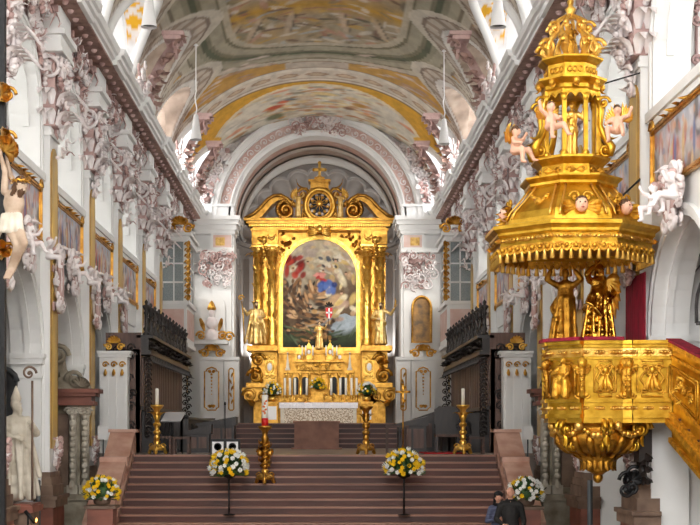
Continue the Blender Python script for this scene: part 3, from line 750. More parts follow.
# ------------------------------------------------------------------ floors, stairs
def floors():
    f = MB(); f.box(-11.5, 11.5, -4.4, 60, -.3, 0); f.build('floor', 'floor', kind='structure')
    f = MB(); f.box(-5.85, 5.9, 35.4, 69, 0, CHOIR_Z); f.box(-4.42, 4.42, 33.0, 35.4, 0, CHOIR_Z); f.build('choir_floor', 'floor', kind='structure')
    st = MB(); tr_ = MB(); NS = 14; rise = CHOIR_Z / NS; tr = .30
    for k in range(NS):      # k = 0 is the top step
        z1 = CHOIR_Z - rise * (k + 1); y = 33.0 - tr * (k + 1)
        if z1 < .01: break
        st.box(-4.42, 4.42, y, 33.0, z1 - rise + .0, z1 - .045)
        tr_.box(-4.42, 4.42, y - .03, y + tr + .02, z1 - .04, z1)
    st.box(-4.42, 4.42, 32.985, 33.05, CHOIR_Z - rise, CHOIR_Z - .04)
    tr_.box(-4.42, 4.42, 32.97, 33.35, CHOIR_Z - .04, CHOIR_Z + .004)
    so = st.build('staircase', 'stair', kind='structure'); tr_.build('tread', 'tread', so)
    # narrow shelf of floor either side of the stair, then the steps to the high altar
    sh = MB()
    for s in (-1, 1): sh.box(s * 4.42, s * 4.6, 28.8, 35.4, 0, .2)
    sh.build('side_floor', 'stone_brown', kind='structure')
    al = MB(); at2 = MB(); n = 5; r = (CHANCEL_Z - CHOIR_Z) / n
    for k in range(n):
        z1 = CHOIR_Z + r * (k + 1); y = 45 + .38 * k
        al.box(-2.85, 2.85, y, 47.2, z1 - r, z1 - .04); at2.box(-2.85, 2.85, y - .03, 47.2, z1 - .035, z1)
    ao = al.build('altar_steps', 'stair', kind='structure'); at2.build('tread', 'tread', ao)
    pf = MB(); pf.box(-5.85, 5.9, 47.0, 69, CHOIR_Z, CHANCEL_Z); pf.build('chancel_floor', 'floor', kind='structure')
floors()

# west end behind the viewer: gallery wall with a tall window opening
w = MB()
w.box(-11, 11, -4.4, -4, 0, 7); w.box(-11, -3.2, -4.4, -4, 7, 17); w.box(3.2, 11, -4.4, -4, 7, 17); w.box(-3.2, 3.2, -4.4, -4, 15, 17)
w.build('wall_front', 'wood_panel', kind='structure')
# the bays behind the viewer: plain piers, gallery fronts and vault, so that light enters there as it does in the bays in view
for s in (-1, 1):
    m = MB()
    for p in (14.6, 9.7, 4.8, -.1): m.box(s * 5.85, s * 7.0, p - 1.3, p + 1.3, 0, 12.1)
    m.box(s * 5.90, s * 6.3, -4.2, 18.4, 6.2, 8.3); m.box(s * 5.91, s * 6.3, -4.2, 18.4, 11.0, 12.4); m.box(s * 10.8, s * 11.0, -4.2, 19.2, 0, 4.6); m.box(s * 5.92, s * 6.3, -4.2, 18.4, 0, 1.2)
    m.box(s * 5.86, s * 7.0, 17.4, PIL[s][0] - .52, 0, 12.1); m.box(s * 5.87, s * 5.99, PIL[s][0] - .53, PIL[s][0] + .52, 0, 12.1)
    m.build('wall_rear_' + SIDE[s], 'plaster', kind='structure')
m = MB(); m.grid([[(VA * math.cos(PI * i / 24), y, VZ + VH * math.sin(PI * i / 24)) for y in (-4.2, 19.5)] for i in range(3, 22)]); m.build('ceiling_rear', 'plaster', kind='structure')
# ------------------------------------------------------------------ stucco reliefs, putti and gallery pictures on the long walls
def relief(seed, w, h, n, keep=None, r=(.1, .26), thick=.05, out=.12):
    """scrollwork lying on the plane x = 0, growing out along +x"""
    rnd = random.Random(seed); mb = MB()
    for i in range(n):
        for _ in range(20):
            y = rnd.uniform(-w / 2, w / 2); z = rnd.uniform(0, h)
            if keep is None or keep(y, z): break
        k = rnd.uniform(*r); mb.mi = 0 if rnd.random() < .72 else 1; q = rnd.random(); o = rnd.uniform(.0, out)
        a = rnd.uniform(0, 2 * PI)
        if q < .5: mb.scroll((o, y, z), (0, math.cos(a), math.sin(a)), (0, -math.sin(a), math.cos(a)), k, rnd.uniform(1, 1.7), thick * rnd.uniform(.6, 1.1), rnd.choice((-1, 1)), n=14, tail=k * .6)
        elif q < .84: mb.leaf((o, y, z), (rnd.uniform(.1, .6), math.cos(a), math.sin(a)), (1, 0, 0), k * 1.45, k * .46, rnd.uniform(.6, 1.2), 4)
        else:
            for j in range(5): mb.sph((o + .03, y + .09*math.cos(j*1.26), z + .09*math.sin(j*1.26)), .06, 5, 4)
    return mb
def cartouche(seed, w=.7, h=1.2):
    mb = relief(seed, w * 1.8, h * 1.1, 34, lambda y, z: abs(y) > w * .35 or z > h * .8, (.06, .14), .04)
    mb.mi = 0
    mb.sph((.06, 0, h * .5), (.1, w * .36, h * .36), 12, 8); mb.mi = 1
    mb.tube([(.12, w * .42 * math.cos(2*PI*i/20), h * .5 + h * .42 * math.sin(2*PI*i/20)) for i in range(20)], .05, 5, closed=True); mb.mi = 0
    for q in (-1, 1):
        mb.scroll((.12, q * w * .4, h * .95), (0, q, 0), (0, 0, 1), .2, 1.7, .05); mb.scroll((.12, q * w * .35, .1), (0, q, 0), (0, 0, -1), .18, 1.7, .05)
        mb.leaf((.1, q * .08, h), (.1, q * .6, 1), (1, 0, 0), .24, .09, .9)
    return mb
SM = ['stucco', 'stucco_pink']
M['stucco_pale'] = M['stucco']
PROTO = {}
def proto(key, fn):
    if key not in PROTO: PROTO[key] = fn()
    return PROTO[key]
def place(key, fn, name, s, d, y, z, label, cat, group, sc_=1.0, mats=SM):
    me = proto(key, lambda: (lambda o: (o.data, bpy.data.objects.remove(o))[0])(fn().build(name, mats)))
    o = bpy.data.objects.new(name, me); COL.objects.link(o)
    o.location = (s * (WF[s] - d), y, z); o.scale = (-s * sc_, sc_, sc_)
    o.parent = VAULT if name in ('vault_bracket', 'cornice_bunch') else WALL[s]
    return o

def putto_prims(pose=0, mi=0, hair=1):
    """plump seated child, .75 m tall, facing -y, seat at z = 0"""
    P = [ell((0, 0, .2), (.13, .11, .19), mi), ell((0, .01, .06), (.14, .12, .1), mi), cap((0, 0, .36), (0, 0, .42), .05, .05, mi)]
    f = (.25, -.9, -.1) if pose % 2 == 0 else (-.35, -.85, .1)
    P += head_prims((0, -.02, .53), 1.05, f, mi, hair)
    P += [ell((0, -.01, .52), (.1, .1, .11), mi)]
    A = [((-.12, 0, .34), (-.26, -.08, .22), (-.2, -.24, .2)), ((.12, 0, .34), (.28, -.06, .36), (.36, -.12, .52))] if pose % 2 == 0 else [((-.12, 0, .34), (-.3, -.04, .42), (-.38, -.08, .58)), ((.12, 0, .34), (.24, -.1, .22), (.1, -.24, .26))]
    for a, b, c in A: P += [cap(a, b, .058, .05, mi), cap(b, c, .05, .036, mi), ell(c, (.045, .045, .05), mi)]
    Lg = [((-.08, -.02, .06), (-.16, -.26, .06), (-.14, -.24, -.22)), ((.08, -.02, .06), (.17, -.26, .1), (.24, -.36, -.14))]
    for a, b, c in Lg: P += [cap(a, b, .085, .07, mi), cap(b, c, .068, .045, mi), cap(c, Vector(c) + Vector((0, -.1, -.02)), .04, .032, mi)]
    return P
def wing_mb(span=.5, mi=0):
    mb = MB()
    for k in range(8):
        q = k / 7; a = 1.45 - q * 1.5
        mb.leaf((.05 * q, .02 * q, .0), (math.cos(a), .25, math.sin(a)), (0, -1, 0), span * (1 - .45 * q), .07 * span / .5, .25, 4)
    mb.tube([(0, 0, -.05), (.12 * span / .5, .04, .12 * span / .5), (.12 * span / .5, .12, span * .5)], [.05, .04, .02], 6)
    return mb
def figure_from(key, prims, mats, voxel, smooth=3):
    if key not in PROTO:
        o = organic(key, prims, mats, voxel, smooth=smooth); PROTO[key] = o.data; bpy.data.objects.remove(o)
    return PROTO[key]
def putto(name, label, loc, rot, scale, pose, mats, wings=None, group=None, cat='cherub'):
    t = thing(name, label, cat, loc, group); t.rotation_euler = (0, 0, rot); t.scale = (scale,) * 3
    o = bpy.data.objects.new('body', figure_from('putto%d%s' % (pose, mats[0]), putto_prims(pose), mats, .024)); COL.objects.link(o); o.parent = t
    if wings:
        for q in (-1, 1):
            me = proto('wing' + wings, lambda: (lambda w: (w.data, bpy.data.objects.remove(w))[0])(wing_mb(.42).build('wing', wings)))
            w = bpy.data.objects.new('wing', me); COL.objects.link(w); w.parent = t; w.location = (.05 * q, .1, .3); w.scale = (q, 1, 1)
    return t

def small_picture(seed, s, d, y, w, z0, z1, label, group):
    rnd = random.Random(seed)
    t = thing('framed_painting', label, 'painting', (s * (WF[s] - d), y, z0), group)
    X = lambda e: s * (WF[s] - d - e)
    nu, nv = 70, 40
    U, V = np.meshgrid(np.linspace(-w, w, nu), np.linspace(z0, z1, nv), indexing='ij')
    C = np.ones(U.shape + (3,)) * lin(np.array([214, 206, 206]) / 255)
    C = mixc(C, np.clip(1 - (V - z0) / .45, 0, 1) * .7, (150, 134, 112)); C = mixc(C, np.clip((V - z1 + .5) / .5, 0, 1) * .6, (190, 206, 226))
    for _ in range(70):
        C = stroke(C, U, V, rnd.uniform(-w, w), rnd.uniform(z0, z1 - .1), rnd.uniform(.06, .3), rnd.uniform(.05, .2), rnd.uniform(0, 3), rnd.choice([(230, 224, 226), (220, 180, 160), (196, 128, 116), (150, 160, 190), (236, 206, 160), (140, 120, 110), (222, 208, 214), (206, 150, 140), (110, 100, 96)]), .8)
    for k in range(5):
        u = rnd.uniform(-w * .8, w * .8); col = rnd.choice([(196, 90, 80), (120, 134, 180), (230, 200, 150), (236, 232, 236)])
        C = stroke(C, U, V, u, z0 + .42, .1, .36, 0, col, .9); C = stroke(C, U, V, u, z0 + .84, .06, .08, 0, (226, 180, 150), .9)
    me = bpy.data.meshes.new('canvas'); idx = np.arange(nu * nv).reshape(nu, nv)
    q = np.stack([idx[:-1, :-1], idx[1:, :-1], idx[1:, 1:], idx[:-1, 1:]], -1).reshape(-1, 4)
    P = np.stack([np.full(U.shape, X(.03)), U + y, V], -1).reshape(-1, 3)
    me.from_pydata(P.tolist(), [], q.tolist()); me.materials.append(M['canvas']); me.update(); set_cols(me, C)
    o = bpy.data.objects.new('canvas', me); COL.objects.link(o); attach(o, t)
    f = MB()
    for e, a, b in ((.07, 0, .1), (.1, .03, .07)):
        f.box(X(0), X(e), y - w - b, y + w + b, z0 - b, z0 - a); f.box(X(0), X(e), y - w - b, y + w + b, z1 + a, z1 + b)
        f.box(X(0), X(e), y - w - b, y - w - a, z0 - b, z1 + b); f.box(X(0), X(e), y + w + a, y + w + b, z0 - b, z1 + b)
    f.build('frame', 'gold', t)
    g = MB()
    for q in (-1, 1):
        g.scroll((X(.08), y + q * w, z1 + .08), (0, q, 0), (0, 0, 1), .14, 1.5, .035); g.scroll((X(.08), y + q * w, z0 - .08), (0, q, 0), (0, 0, -1), .12, 1.5, .03)
        g.leaf((X(.06), y, z1 + .06), (0, q, .12), (-s, 0, 0), .3, .05); g.leaf((X(.06), y + q * w * .5, z1 + .06), (0, -q, .1), (-s, 0, 0), .3, .04)
    g.build('frame_crest', 'gold', t)
    return t

for s in (-1, 1):
    P = PIL[s]; k0 = 1 if s < 0 else 0
    for k in range(k0, 8):
        a, b = P[k], P[k + 1]; c = (a + b) / 2; L = b - a; nm = ORD[k - k0]; sd = SIDE[s]; rg = L / 2 - .72
        keep = lambda y, z: abs(y) > .25 and (y * y + (z + .92) ** 2) > 1.98 ** 2
        place('spandrel%d' % (k % 3), lambda: relief(40 + k, 4.0, 1.2, 110, keep, (.08, .18)), 'stucco_relief', s, .03, c, 10.25, 'pale stucco scrolls over the %s gallery arch on the %s wall' % (nm, sd), 'stucco', 'stucco over the %s gallery arches' % sd)
        place('crest%d' % (k % 2), lambda: relief(90 + k, 3.0, .7, 56, None, (.08, .18), .045, .25), 'stucco_crest', s, .12, c, 11.3, 'pink and white stucco crest under the cornice above the %s gallery arch, %s wall' % (nm, sd), 'stucco', 'stucco crests under the %s cornice' % sd)
        if k != 6: small_picture(300 + k * 2 + s, s, .02, c, rg - .12, 6.98, 7.95, 'gilt framed pastel painting below the %s gallery opening on the %s wall' % (nm, sd), 'paintings along the %s gallery front' % sd)
    for k in range(k0 + 0, 8):
        p = P[k]; nm = ORD[k - k0]; sd = SIDE[s]
        def drape():
            mb = relief(7 + k % 2, 1.0, 2.2, 64, lambda y, z: abs(y) < .1 + .18 * z, (.07, .16), .04, .28)
            return mb
        if k > 0:
            o = place('drape%d' % (k % 2), drape, 'stucco_festoon', s, .25, p - .1, 8.75, 'stucco foliage hanging below the capital of the %s pilaster on the %s wall' % (nm, sd), 'stucco', 'stucco foliage on the %s pilasters' % sd)
            place('trophy%d' % (k % 2), lambda: cartouche(20 + k % 2, .4, 1.2), 'stucco_cartouche', s, .23, p, 5.55, 'oval stucco cartouche on the marble strip of the %s pilaster on the %s wall' % (nm, sd), 'stucco', 'cartouches on the %s pilasters' % sd)
            if k <= 3: place('foot', lambda: relief(33, .45, .7, 26, None, (.05, .1), .03, .06), 'stucco_spray', s, .22, p, 2.05, 'stucco spray at the foot of the %s pilaster on the %s wall' % (nm, sd), 'stucco', 'sprays at the foot of the %s pilasters' % sd)
    for k in range(k0, 4):
        a, b = P[k], P[k + 1]; c = (a + b) / 2; nm = ORD[k - k0]; sd = SIDE[s]
        place('archcrest%d' % (k % 2), lambda: cartouche(50 + k % 2, .55, .8), 'arch_cartouche', s, .1, c, 6.15, 'stucco cartouche on the crown of the %s lower arch on the %s wall' % (nm, sd), 'stucco', 'cartouches on the %s lower arches' % sd, 1.0)
        for q in (-1, 1):
            putto('stucco_putto', 'pale pink stucco cherub seated on the %s shoulder of the %s lower arch, %s wall' % ('near' if q < 0 else 'far', nm, sd), (s * (WF[s] - .41), c + q * (.95 if k or q < 0 or s < 0 else .2), 6.42), s * -PI / 2 + q * .5, .7, 0 if q < 0 else 1, ['stucco_pale', 'stucco_pink'], group='cherubs on the %s lower arches' % sd)

# vault: scrolled brackets where the painted ribs meet the cornice, stucco bunches on the cornice
def vault_bracket():
    mb = MB()
    mb.scroll((.35, 0, .3), (0, 1, 0), (0, 0, 1), .34, 1.9, .09); mb.scroll((1.15, 0, 1.75), (0, -1, 0), (0, 0, 1), .3, 1.9, .08)
    P = []
    for i in range(11):
        q = i / 10; x = .25 + .55 * q * q + .35 * q; z = .2 + 1.75 * q
        P.append([(x - .1, y, z) if abs(y) > .2 else (x + .12, y, z) for y in (-.34, -.22, -.1, .1, .22, .34)])
    mb.grid(P); mb.box(.8, 1.35, -.45, .45, 2.0, 2.12); mb.box(.75, 1.45, -.52, .52, 2.12, 2.24); mb.mi = 1
    rnd = random.Random(2)
    for i in range(16):
        q = i / 15; a = rnd.uniform(0, 6.28); mb.leaf((.35 + .9 * q * q, rnd.uniform(-.4, .4), .2 + 1.7 * q), (.5, math.cos(a), math.sin(a)), (1, 0, .3), .4, .11)
    return mb
for s in (-1, 1):
    for k in range(1, 8):
        y = (PIL[-1][k] + PIL[1][k]) / 2
        if k not in (4, 6, 7): continue
        o = place('vbracket', vault_bracket, 'vault_bracket', s, .75, y, 12.35, 'scrolled stucco bracket on the cornice over the %s pilaster of the %s wall' % (ORD[k - (1 if s < 0 else 0)], SIDE[s]), 'stucco', 'scrolled brackets at the foot of the vault, %s' % SIDE[s], .9, ['stucco_pink', 'frieze'])
        for q, w_ in ((-1, 'near'), (1, 'far')):
            place('cbunch%d' % (q + 1), lambda: relief(80 + q, .9, .8, 26, None, (.08, .2), .045, .3), 'cornice_bunch', s, .8, y + q * .95, 12.35, 'stucco tuft on the %s side of the bracket over the %s pilaster, %s wall' % (w_, ORD[k - (1 if s < 0 else 0)], SIDE[s]), 'stucco', 'stucco tufts on the %s cornice' % SIDE[s])
# rose stucco ornament at the crown of the chancel arch and creeping up its flanks
o = relief(5, 2.2, 1.0, 60, None, (.1, .25), .05, .2).build('arch_crown_relief', SM); o.rotation_euler = (0, 0, -PI / 2); o.location = (0, 58.2, 15.65)
o.parent = CHANCEL
for s in (-1, 1):
    mb = MB(); rnd = random.Random(9)
    for i in range(70):
        q = rnd.random(); a = .12 + q * .55; r = rnd.uniform(4.6, 5.25); p = (s * r * math.cos(a), 58.3 + rnd.uniform(-.2, .15), 12.2 + r * math.sin(a)); b = rnd.uniform(0, 6.28); mb.mi = 0 if rnd.random() < .7 else 1
        if i % 2: mb.leaf(p, (math.cos(b), -.4, math.sin(b)), (0, -1, 0), .45, .12)
        else: mb.scroll(p, (math.cos(b), 0, math.sin(b)), (-math.sin(b), 0, math.cos(b)), .18, 1.5, .045)
    mb.build('arch_flank_relief', SM, CHANCEL)
# ------------------------------------------------------------------ high altar
YR = 63.0; PXM = YR / F; HC = 0.08
hx = lambda p: HC + p * PXM
hz = lambda y: zat(y, YR)
def statue_prims(s, seed, arms, face=(0, -1, -.1), mi=0, skin=0, hair=0, beard=None, mitre=False, wtop=.16, wbot=.27, lean=0.0, hairlong=False, cape=False, halo=False):
    P = robe_prims(s, seed, mi, wtop, wbot, lean=lean)
    P += [ell((0, 0, 1.18*s), (.19*s, .135*s, .24*s), mi), ell((0, 0, 1.36*s), (.21*s, .12*s, .12*s), mi), cap((0, 0, 1.42*s), (0, -.01*s, 1.54*s), .06*s, .055*s, skin)]
    P += head_prims((0, -.02*s, 1.62*s), s, face, skin, hair, beard, hairlong)
    if mitre: P += [ell((0, 0, 1.74*s), (.095*s, .085*s, .06*s), mi), cap((0, .0, 1.76*s), (0, 0, 1.95*s), .085*s, .02*s, mi)]
    for a, b, c, up in arms:
        A, B_, C_ = Vector(a)*s, Vector(b)*s, Vector(c)*s
        P += [cap(A, B_, .075*s, .062*s, mi), cap(B_, B_.lerp(C_, .75), .068*s, .06*s, mi), cap(B_.lerp(C_, .6), C_, .042*s, .032*s, skin)]
        P += hand_prims(C_, (C_ - B_), up, s*1.15, skin)
    if cape:
        rnd = random.Random(seed + 1)
        for k in range(7):
            x = (-.24 + .48*k/6)*s; P.append(cap((x*.75, .1*s, 1.38*s), (x*1.75, (.16 + rnd.uniform(-.06, .06))*s, .12*s), .035*s, .05*s, mi))
        for q in (-1, 1): P.append(cap((q*.17*s, -.02*s, 1.38*s), (q*(.34 + .05*rnd.random())*s, -.12*s, .45*s), .045*s, .05*s, mi))
    return P
def statue(name, label, cat, loc, rot, prims, mats, voxel=.03, group=None):
    t = thing(name, label, cat, (0, 0, 0), group)
    o = organic('body', prims, mats, voxel); o.parent = t
    t.location = loc; t.rotation_euler = (0, 0, rot)
    return t

def high_altar():
    t = thing('high_altar', 'towering gilded high altar with paired columns and scrolled pediment in the apse', 'altar', (HC, YR, CHANCEL_Z))
    G = 'gold'; zb = CHANCEL_Z
    # back wall with arched opening round the picture
    w = MB(); n = 28; spring = 276; R = 38.5
    pts = [(-R, 352)] + [(-R*math.cos(PI*i/n), spring - R*math.sin(PI*i/n)) for i in range(n + 1)] + [(R, 352)]
    rows = []
    for p, y in pts:
        k = 1.35 if abs(p) < R else 1
        rows.append([(hx(p), YR + .1, hz(y)), (hx(max(-56, min(56, p*1.6))), YR + .1, hz(228 if y < 300 else y))])
    w.grid(rows, False)
    w.box(hx(-56), hx(56), YR + .35, YR + .45, zb, hz(224))
    w.box(hx(-66), hx(-41), YR + .0, YR + .4, zb, hz(224)); w.box(hx(41), hx(66), YR + .0, YR + .4, zb, hz(224))
    w.build('back_wall', G, t)
    m = MB()
    for (r0, r1, d) in ((36.8, 38.2, .06), (38.2, 40, .16), (40, 41, .08)):
        m.arch((HC, hz(spring)), r0*PXM, r1*PXM, YR + .1 - d, YR + .15, n=32)
        for q in (-1, 1): m.box(hx(q*r0), hx(q*r1), YR + .1 - d, YR + .15, hz(349), hz(spring))
    m.box(hx(-41), hx(41), YR - .1, YR + .2, hz(351), hz(347.5)); m.build('picture_frame', 'gold_bright', t)
    # spandrel relief
    sp = MB(); rnd = random.Random(3)
    for q in (-1, 1):
        for i in range(16):
            p = q*rnd.uniform(24, 40); y = rnd.uniform(234, 252)
            if math.hypot(p, y - spring) < 42: continue
            a = rnd.uniform(0, 6.28); sp.leaf((hx(p), YR + .08, hz(y)), (math.cos(a), -.3, math.sin(a)), (0, -1, 0), .3, .08)
    sp.build('spandrel_relief', G, t)
    # columns
    for p, dy in ((-61, .0), (-47, -.25), (47, -.25), (60, .0)):
        c = MB(); cx, cy = hx(p), YR - .35 + dy; r = 4.1*PXM
        c.lathe([(r*1.45, 0), (r*1.45, .12), (r*1.2, .16), (r*1.35, .24), (r*1.1, .32), (r, .38), (r*1.03, 1.5), (r*.98, hz(258) - hz(347) - .02)], 16, cx, cy, hz(347))
        col = c.build('column', 'gold_bright', t)
        v = MB()
        for k in range(26):
            a = k*1.1; z = hz(345) + .5 + k*.14; q = (math.cos(a), math.sin(a))
            v.leaf((cx + r*q[0]*.95, cy + r*q[1]*.95, z), (q[1]*.5, -q[0]*.5, .8), (q[0], q[1], 0), .3, .09, .2, 4)
            v.sph((cx + r*1.05*math.cos(a+1), cy + r*1.05*math.sin(a+1), z + .06), .045, 5, 4)
        v.build('vine_relief', 'gold_bright', col)
        k = MB(); zc = hz(258)
        k.lathe([(r, 0), (r*1.1, .06), (r*1.25, .3), (r*1.5, .42)], 12, cx, cy, zc)
        for j in range(8):
            a = j*PI/4; k.leaf((cx + r*math.cos(a), cy + r*math.sin(a), zc), (math.cos(a)*.3, math.sin(a)*.3, 1), (math.cos(a), math.sin(a), 0), .42, .1, .9)
        for q in (-1, 1): k.scroll((cx + q*r*1.2, cy - r*1.1, zc + .36), (q, 0, 0), (0, 0, 1), .12, 1.5, .03)
        k.box(cx - r*1.6, cx + r*1.6, cy - r*1.6, cy + r*1.6, zc + .43, zc + .52)
        k.build('capital', 'gold_bright', col)
    for q in (-1, 1):
        # entablature blocks over the columns with festoons
        e = MB()
        e.box(hx(q*41), hx(q*67), YR - .75, YR + .4, hz(246.5), hz(231)); e.box(hx(q*40), hx(q*68), YR - .82, YR + .4, hz(233), hz(231))
        e.box(hx(q*42.5), hx(q*51.5), YR - .9, YR, hz(246.5), hz(232))
        e.build('entablature_block', G, t)
        f = MB(); f.festoon((hx(q*44), YR - .95, hz(238)), (hx(q*51), YR - .95, hz(238)), .18, .06); f.sph((hx(q*55), YR - .8, hz(242)), (.14, .12, .17), 8, 6)
        for k in range(7): f.sph((hx(q*55) + .05*math.sin(k*2), YR - .82, hz(245) - k*.14), .1 - k*.006, 6, 4)
        f.leaf((hx(q*55), YR - .8, hz(244)), (.6, 0, .4), (0, -1, 0), .4, .12); f.leaf((hx(q*55), YR - .8, hz(244)), (-.6, 0, .4), (0, -1, 0), .4, .12)
        f.build('festoon', 'gold_bright', t)
        # pedestal under the columns, corbel scroll, lower pier
        d = MB()
        d.box(hx(q*42), hx(q*56), YR - .95, YR + .4, hz(385), hz(352)); d.box(hx(q*54), hx(q*67), YR - 1.0, YR + .4, hz(383), hz(352))
        d.box(hx(q*41), hx(q*71), YR - 1.5, YR + .4, hz(352.5), hz(347.5)); d.box(hx(q*40), hx(q*72), YR - 1.05, YR + .4, hz(388), hz(383.5))
        d.box(hx(q*44), hx(q*57), YR - .8, YR + .4, zb, hz(388)); d.box(hx(q*36), hx(q*58), YR - .5, YR + .4, zb, hz(388))
        pd = d.build('pedestal', G, t)
        x = MB(); x.mi = 0
        x.box(hx(q*44.5), hx(q*53.5), YR - 1.0, YR - .9, hz(381), hz(356)); x.mi = 1
        x.sph((hx(q*49), YR - 1.02, hz(368)), (.12, .05, .19), 10, 6); x.mi = 0
        x.tube([(hx(q*49) + .17*math.cos(2*PI*i/18), YR - 1.03, hz(368) + .26*math.sin(2*PI*i/18)) for i in range(18)], .035, 5, closed=True)
        for k in (-1, 1):
            x.scroll((hx(q*49) + .12, YR - 1.03, hz(368) + k*.42), (1, 0, 0), (0, 0, k), .12, 1.4, .03); x.scroll((hx(q*49) - .12, YR - 1.03, hz(368) + k*.42), (-1, 0, 0), (0, 0, k), .12, 1.4, .03)
        x.build('cartouche', ['gold_bright', 'white'], pd)
        s_ = MB()
        s_.scroll((hx(q*63), YR - 1.05, hz(377)), (q, 0, 0), (0, 0, 1), .34, 1.6, .09); s_.scroll((hx(q*60), YR - 1.05, hz(361)), (-q, 0, 0), (0, 0, 1), .28, 1.5, .08)
        for k in range(8): s_.leaf((hx(q*(57 + 10*rnd.random())), YR - 1.02, hz(356 + 26*rnd.random())), (rnd.uniform(-1, 1), -.3, rnd.uniform(-1, 1)), (0, -1, 0), .4, .12)
        s_.build('side_scroll', 'gold_dark', pd)
        cb = MB(); 
        cb.prism([(hx(q*44), hz(388)), (hx(q*76), hz(388)), (hx(q*77), hz(391)), (hx(q*74), hz(399)), (hx(q*68), hz(404)), (hx(q*60), hz(400)), (hx(q*54), hz(404)), (hx(q*44), hz(404))], 'y', YR - .8, YR + .3)
        cb.scroll((hx(q*69), YR - .85, hz(396)), (q, 0, 0), (0, 0, 1), .3, 1.6, .07); cb.scroll((hx(q*56), YR - .85, hz(397)), (-q, 0, 0), (0, 0, 1), .22, 1.5, .06)
        cb.leaf((hx(q*70), YR - .8, hz(401)), (-q*.8, -.2, -.6), (0, -1, 0), .5, .15); cb.build('corbel', G, t)
        # scrolled half pediment
        v = MB(); P = []
        ctr = [(74, 221), (66, 217), (58, 210), (51, 202), (45, 198.5), (38, 198), (31, 202), (26.5, 209)]
        lo = [(70, 222), (64, 222), (57, 219), (52, 213), (47, 207), (41, 203), (36, 203), (32, 206)]
        for (a, b), (c2, d2) in zip(ctr, lo): P.append([(hx(q*a), YR - .75, hz(b)), (hx(q*c2), YR - .75, hz(d2))])
        v.grid(P, False); P2 = [[(x0, YR + .2, z0) for x0, _, z0 in row] for row in P]; v.grid(P2, False)
        v.grid([[P[i][0], P2[i][0]] for i in range(len(P))]); v.grid([[P[i][1], P2[i][1]] for i in range(len(P))])
        v.tube([(hx(q*a), YR - .78, hz(b)) for a, b in ctr], .085, 6)
        for r_, y_ in ((.40, -.8), (.26, -.86)): v.lathe([(r_, 0), (r_*.92, .06)], 18)if False else None
        v.scroll((hx(q*33.5), YR - .7, hz(212.5)), (-q, 0, 0), (0, 0, 1), .44, 1.9, .11, a0=.3, n=40)
        v.tube([(hx(q*33.5), YR - .65, hz(212.5)), (hx(q*33.5), YR + .2, hz(212.5))], .36, 16)
        for k in range(11): v.sph((hx(q*(46 - 13.5 + 9.5*math.cos(2.2 - k*.42))), YR - .8, hz(212.5 - 9.5*math.sin(2.2 - k*.42))), .07, 6, 4)
        v.build('pediment_scroll', G, t)
        for k in range(2):
            a = MB(); cx = hx(q*(22 - 0)); break
    # cornice with dentils
    c = MB()
    for (p, y0, y1, d) in ((66, 232, 229, .7), (69, 229, 226.5, .85), (72, 226.5, 224, 1.0), (74.5, 224, 221.5, 1.12)):
        c.box(hx(-p), hx(p), YR - d + .02, YR + .4, hz(y0), hz(y1))
        for q in (-1, 1): c.box(hx(q*40), hx(q*p), YR - d, YR + .4, hz(y0), hz(y1))
    c.build('cornice', G, t)
    dn = MB()
    for k in range(-30, 31):
        p = k*2.3; dd = .96
        dn.box(hx(p) - .032, hx(p) + .032, YR - dd, YR - .3, hz(229.3), hz(226.8))
    dn.build('dentils', 'gold_bright', t)
    # attic base, medallion, cap and cross
    a = MB(); a.prism([(hx(p), hz(y)) for p, y in ((-24, 222), (24, 222), (22, 218), (18, 216), (16, 200), (10, 190), (-10, 190), (-16, 200), (-18, 216), (-22, 218))], 'y', YR - .2, YR + .3)
    a.box(hx(-9), hx(9), YR - .5, YR + .3, hz(190), hz(184)); a.box(hx(-11), hx(11), YR - .6, YR + .3, hz(184), hz(181.5)); a.box(hx(-5), hx(5), YR - .3, YR + .2, hz(181.5), hz(178))
    a.build('attic', G, t)
    md = MB(); mz = hz(206.5)
    md.tube([(HC + .66*math.cos(2*PI*i/36), YR - .45, mz + .72*math.sin(2*PI*i/36)) for i in range(36)], .12, 8, closed=True)
    md.tube([(HC + .52*math.cos(2*PI*i/36), YR - .42, mz + .57*math.sin(2*PI*i/36)) for i in range(36)], .04, 6, closed=True)
    for i in range(24): md.sph((HC + .8*math.cos(i*PI/12), YR - .4, mz + .86*math.sin(i*PI/12)), .06, 5, 4)
    mo = md.build('medallion', 'gold_bright', t)
    gl = MB(); gl.lathe([(0.0, 0), (.54, .02)], 24); gl.T = None
    gl = MB(); gl.grid([[(HC + r*.52*math.cos(2*PI*i/28), YR - .36, mz + r*.57*math.sin(2*PI*i/28)) for r in (0, 1)] for i in range(29)]); gl.build('dark_glass', 'iron', mo)
    ry = MB()
    for i in range(12):
        b = i*PI/6; ry.tube([(HC + .12*math.cos(b), YR - .42, mz + .08 + .12*math.sin(b)), (HC + .36*math.cos(b), YR - .44, mz + .08 + .36*math.sin(b))], [.035, .008], 4)
    ry.sph((HC, YR - .42, mz + .08), (.14, .06, .14), 8, 6)
    for i in range(9): ry.sph((HC + .38*math.cos(i*.7 + 3.3), YR - .42, mz + .38*math.sin(i*.7 + 3.3)), .085, 6, 5)
    ry.build('sunburst', 'gold_bright', mo)
    wr = MB()
    for i in range(10): wr.sph((HC + .42*math.cos(i*.63), YR - .41, mz + .45*math.sin(i*.63)), .075, 6, 5)
    wr.build('cloud_wreath', 'stucco', mo)
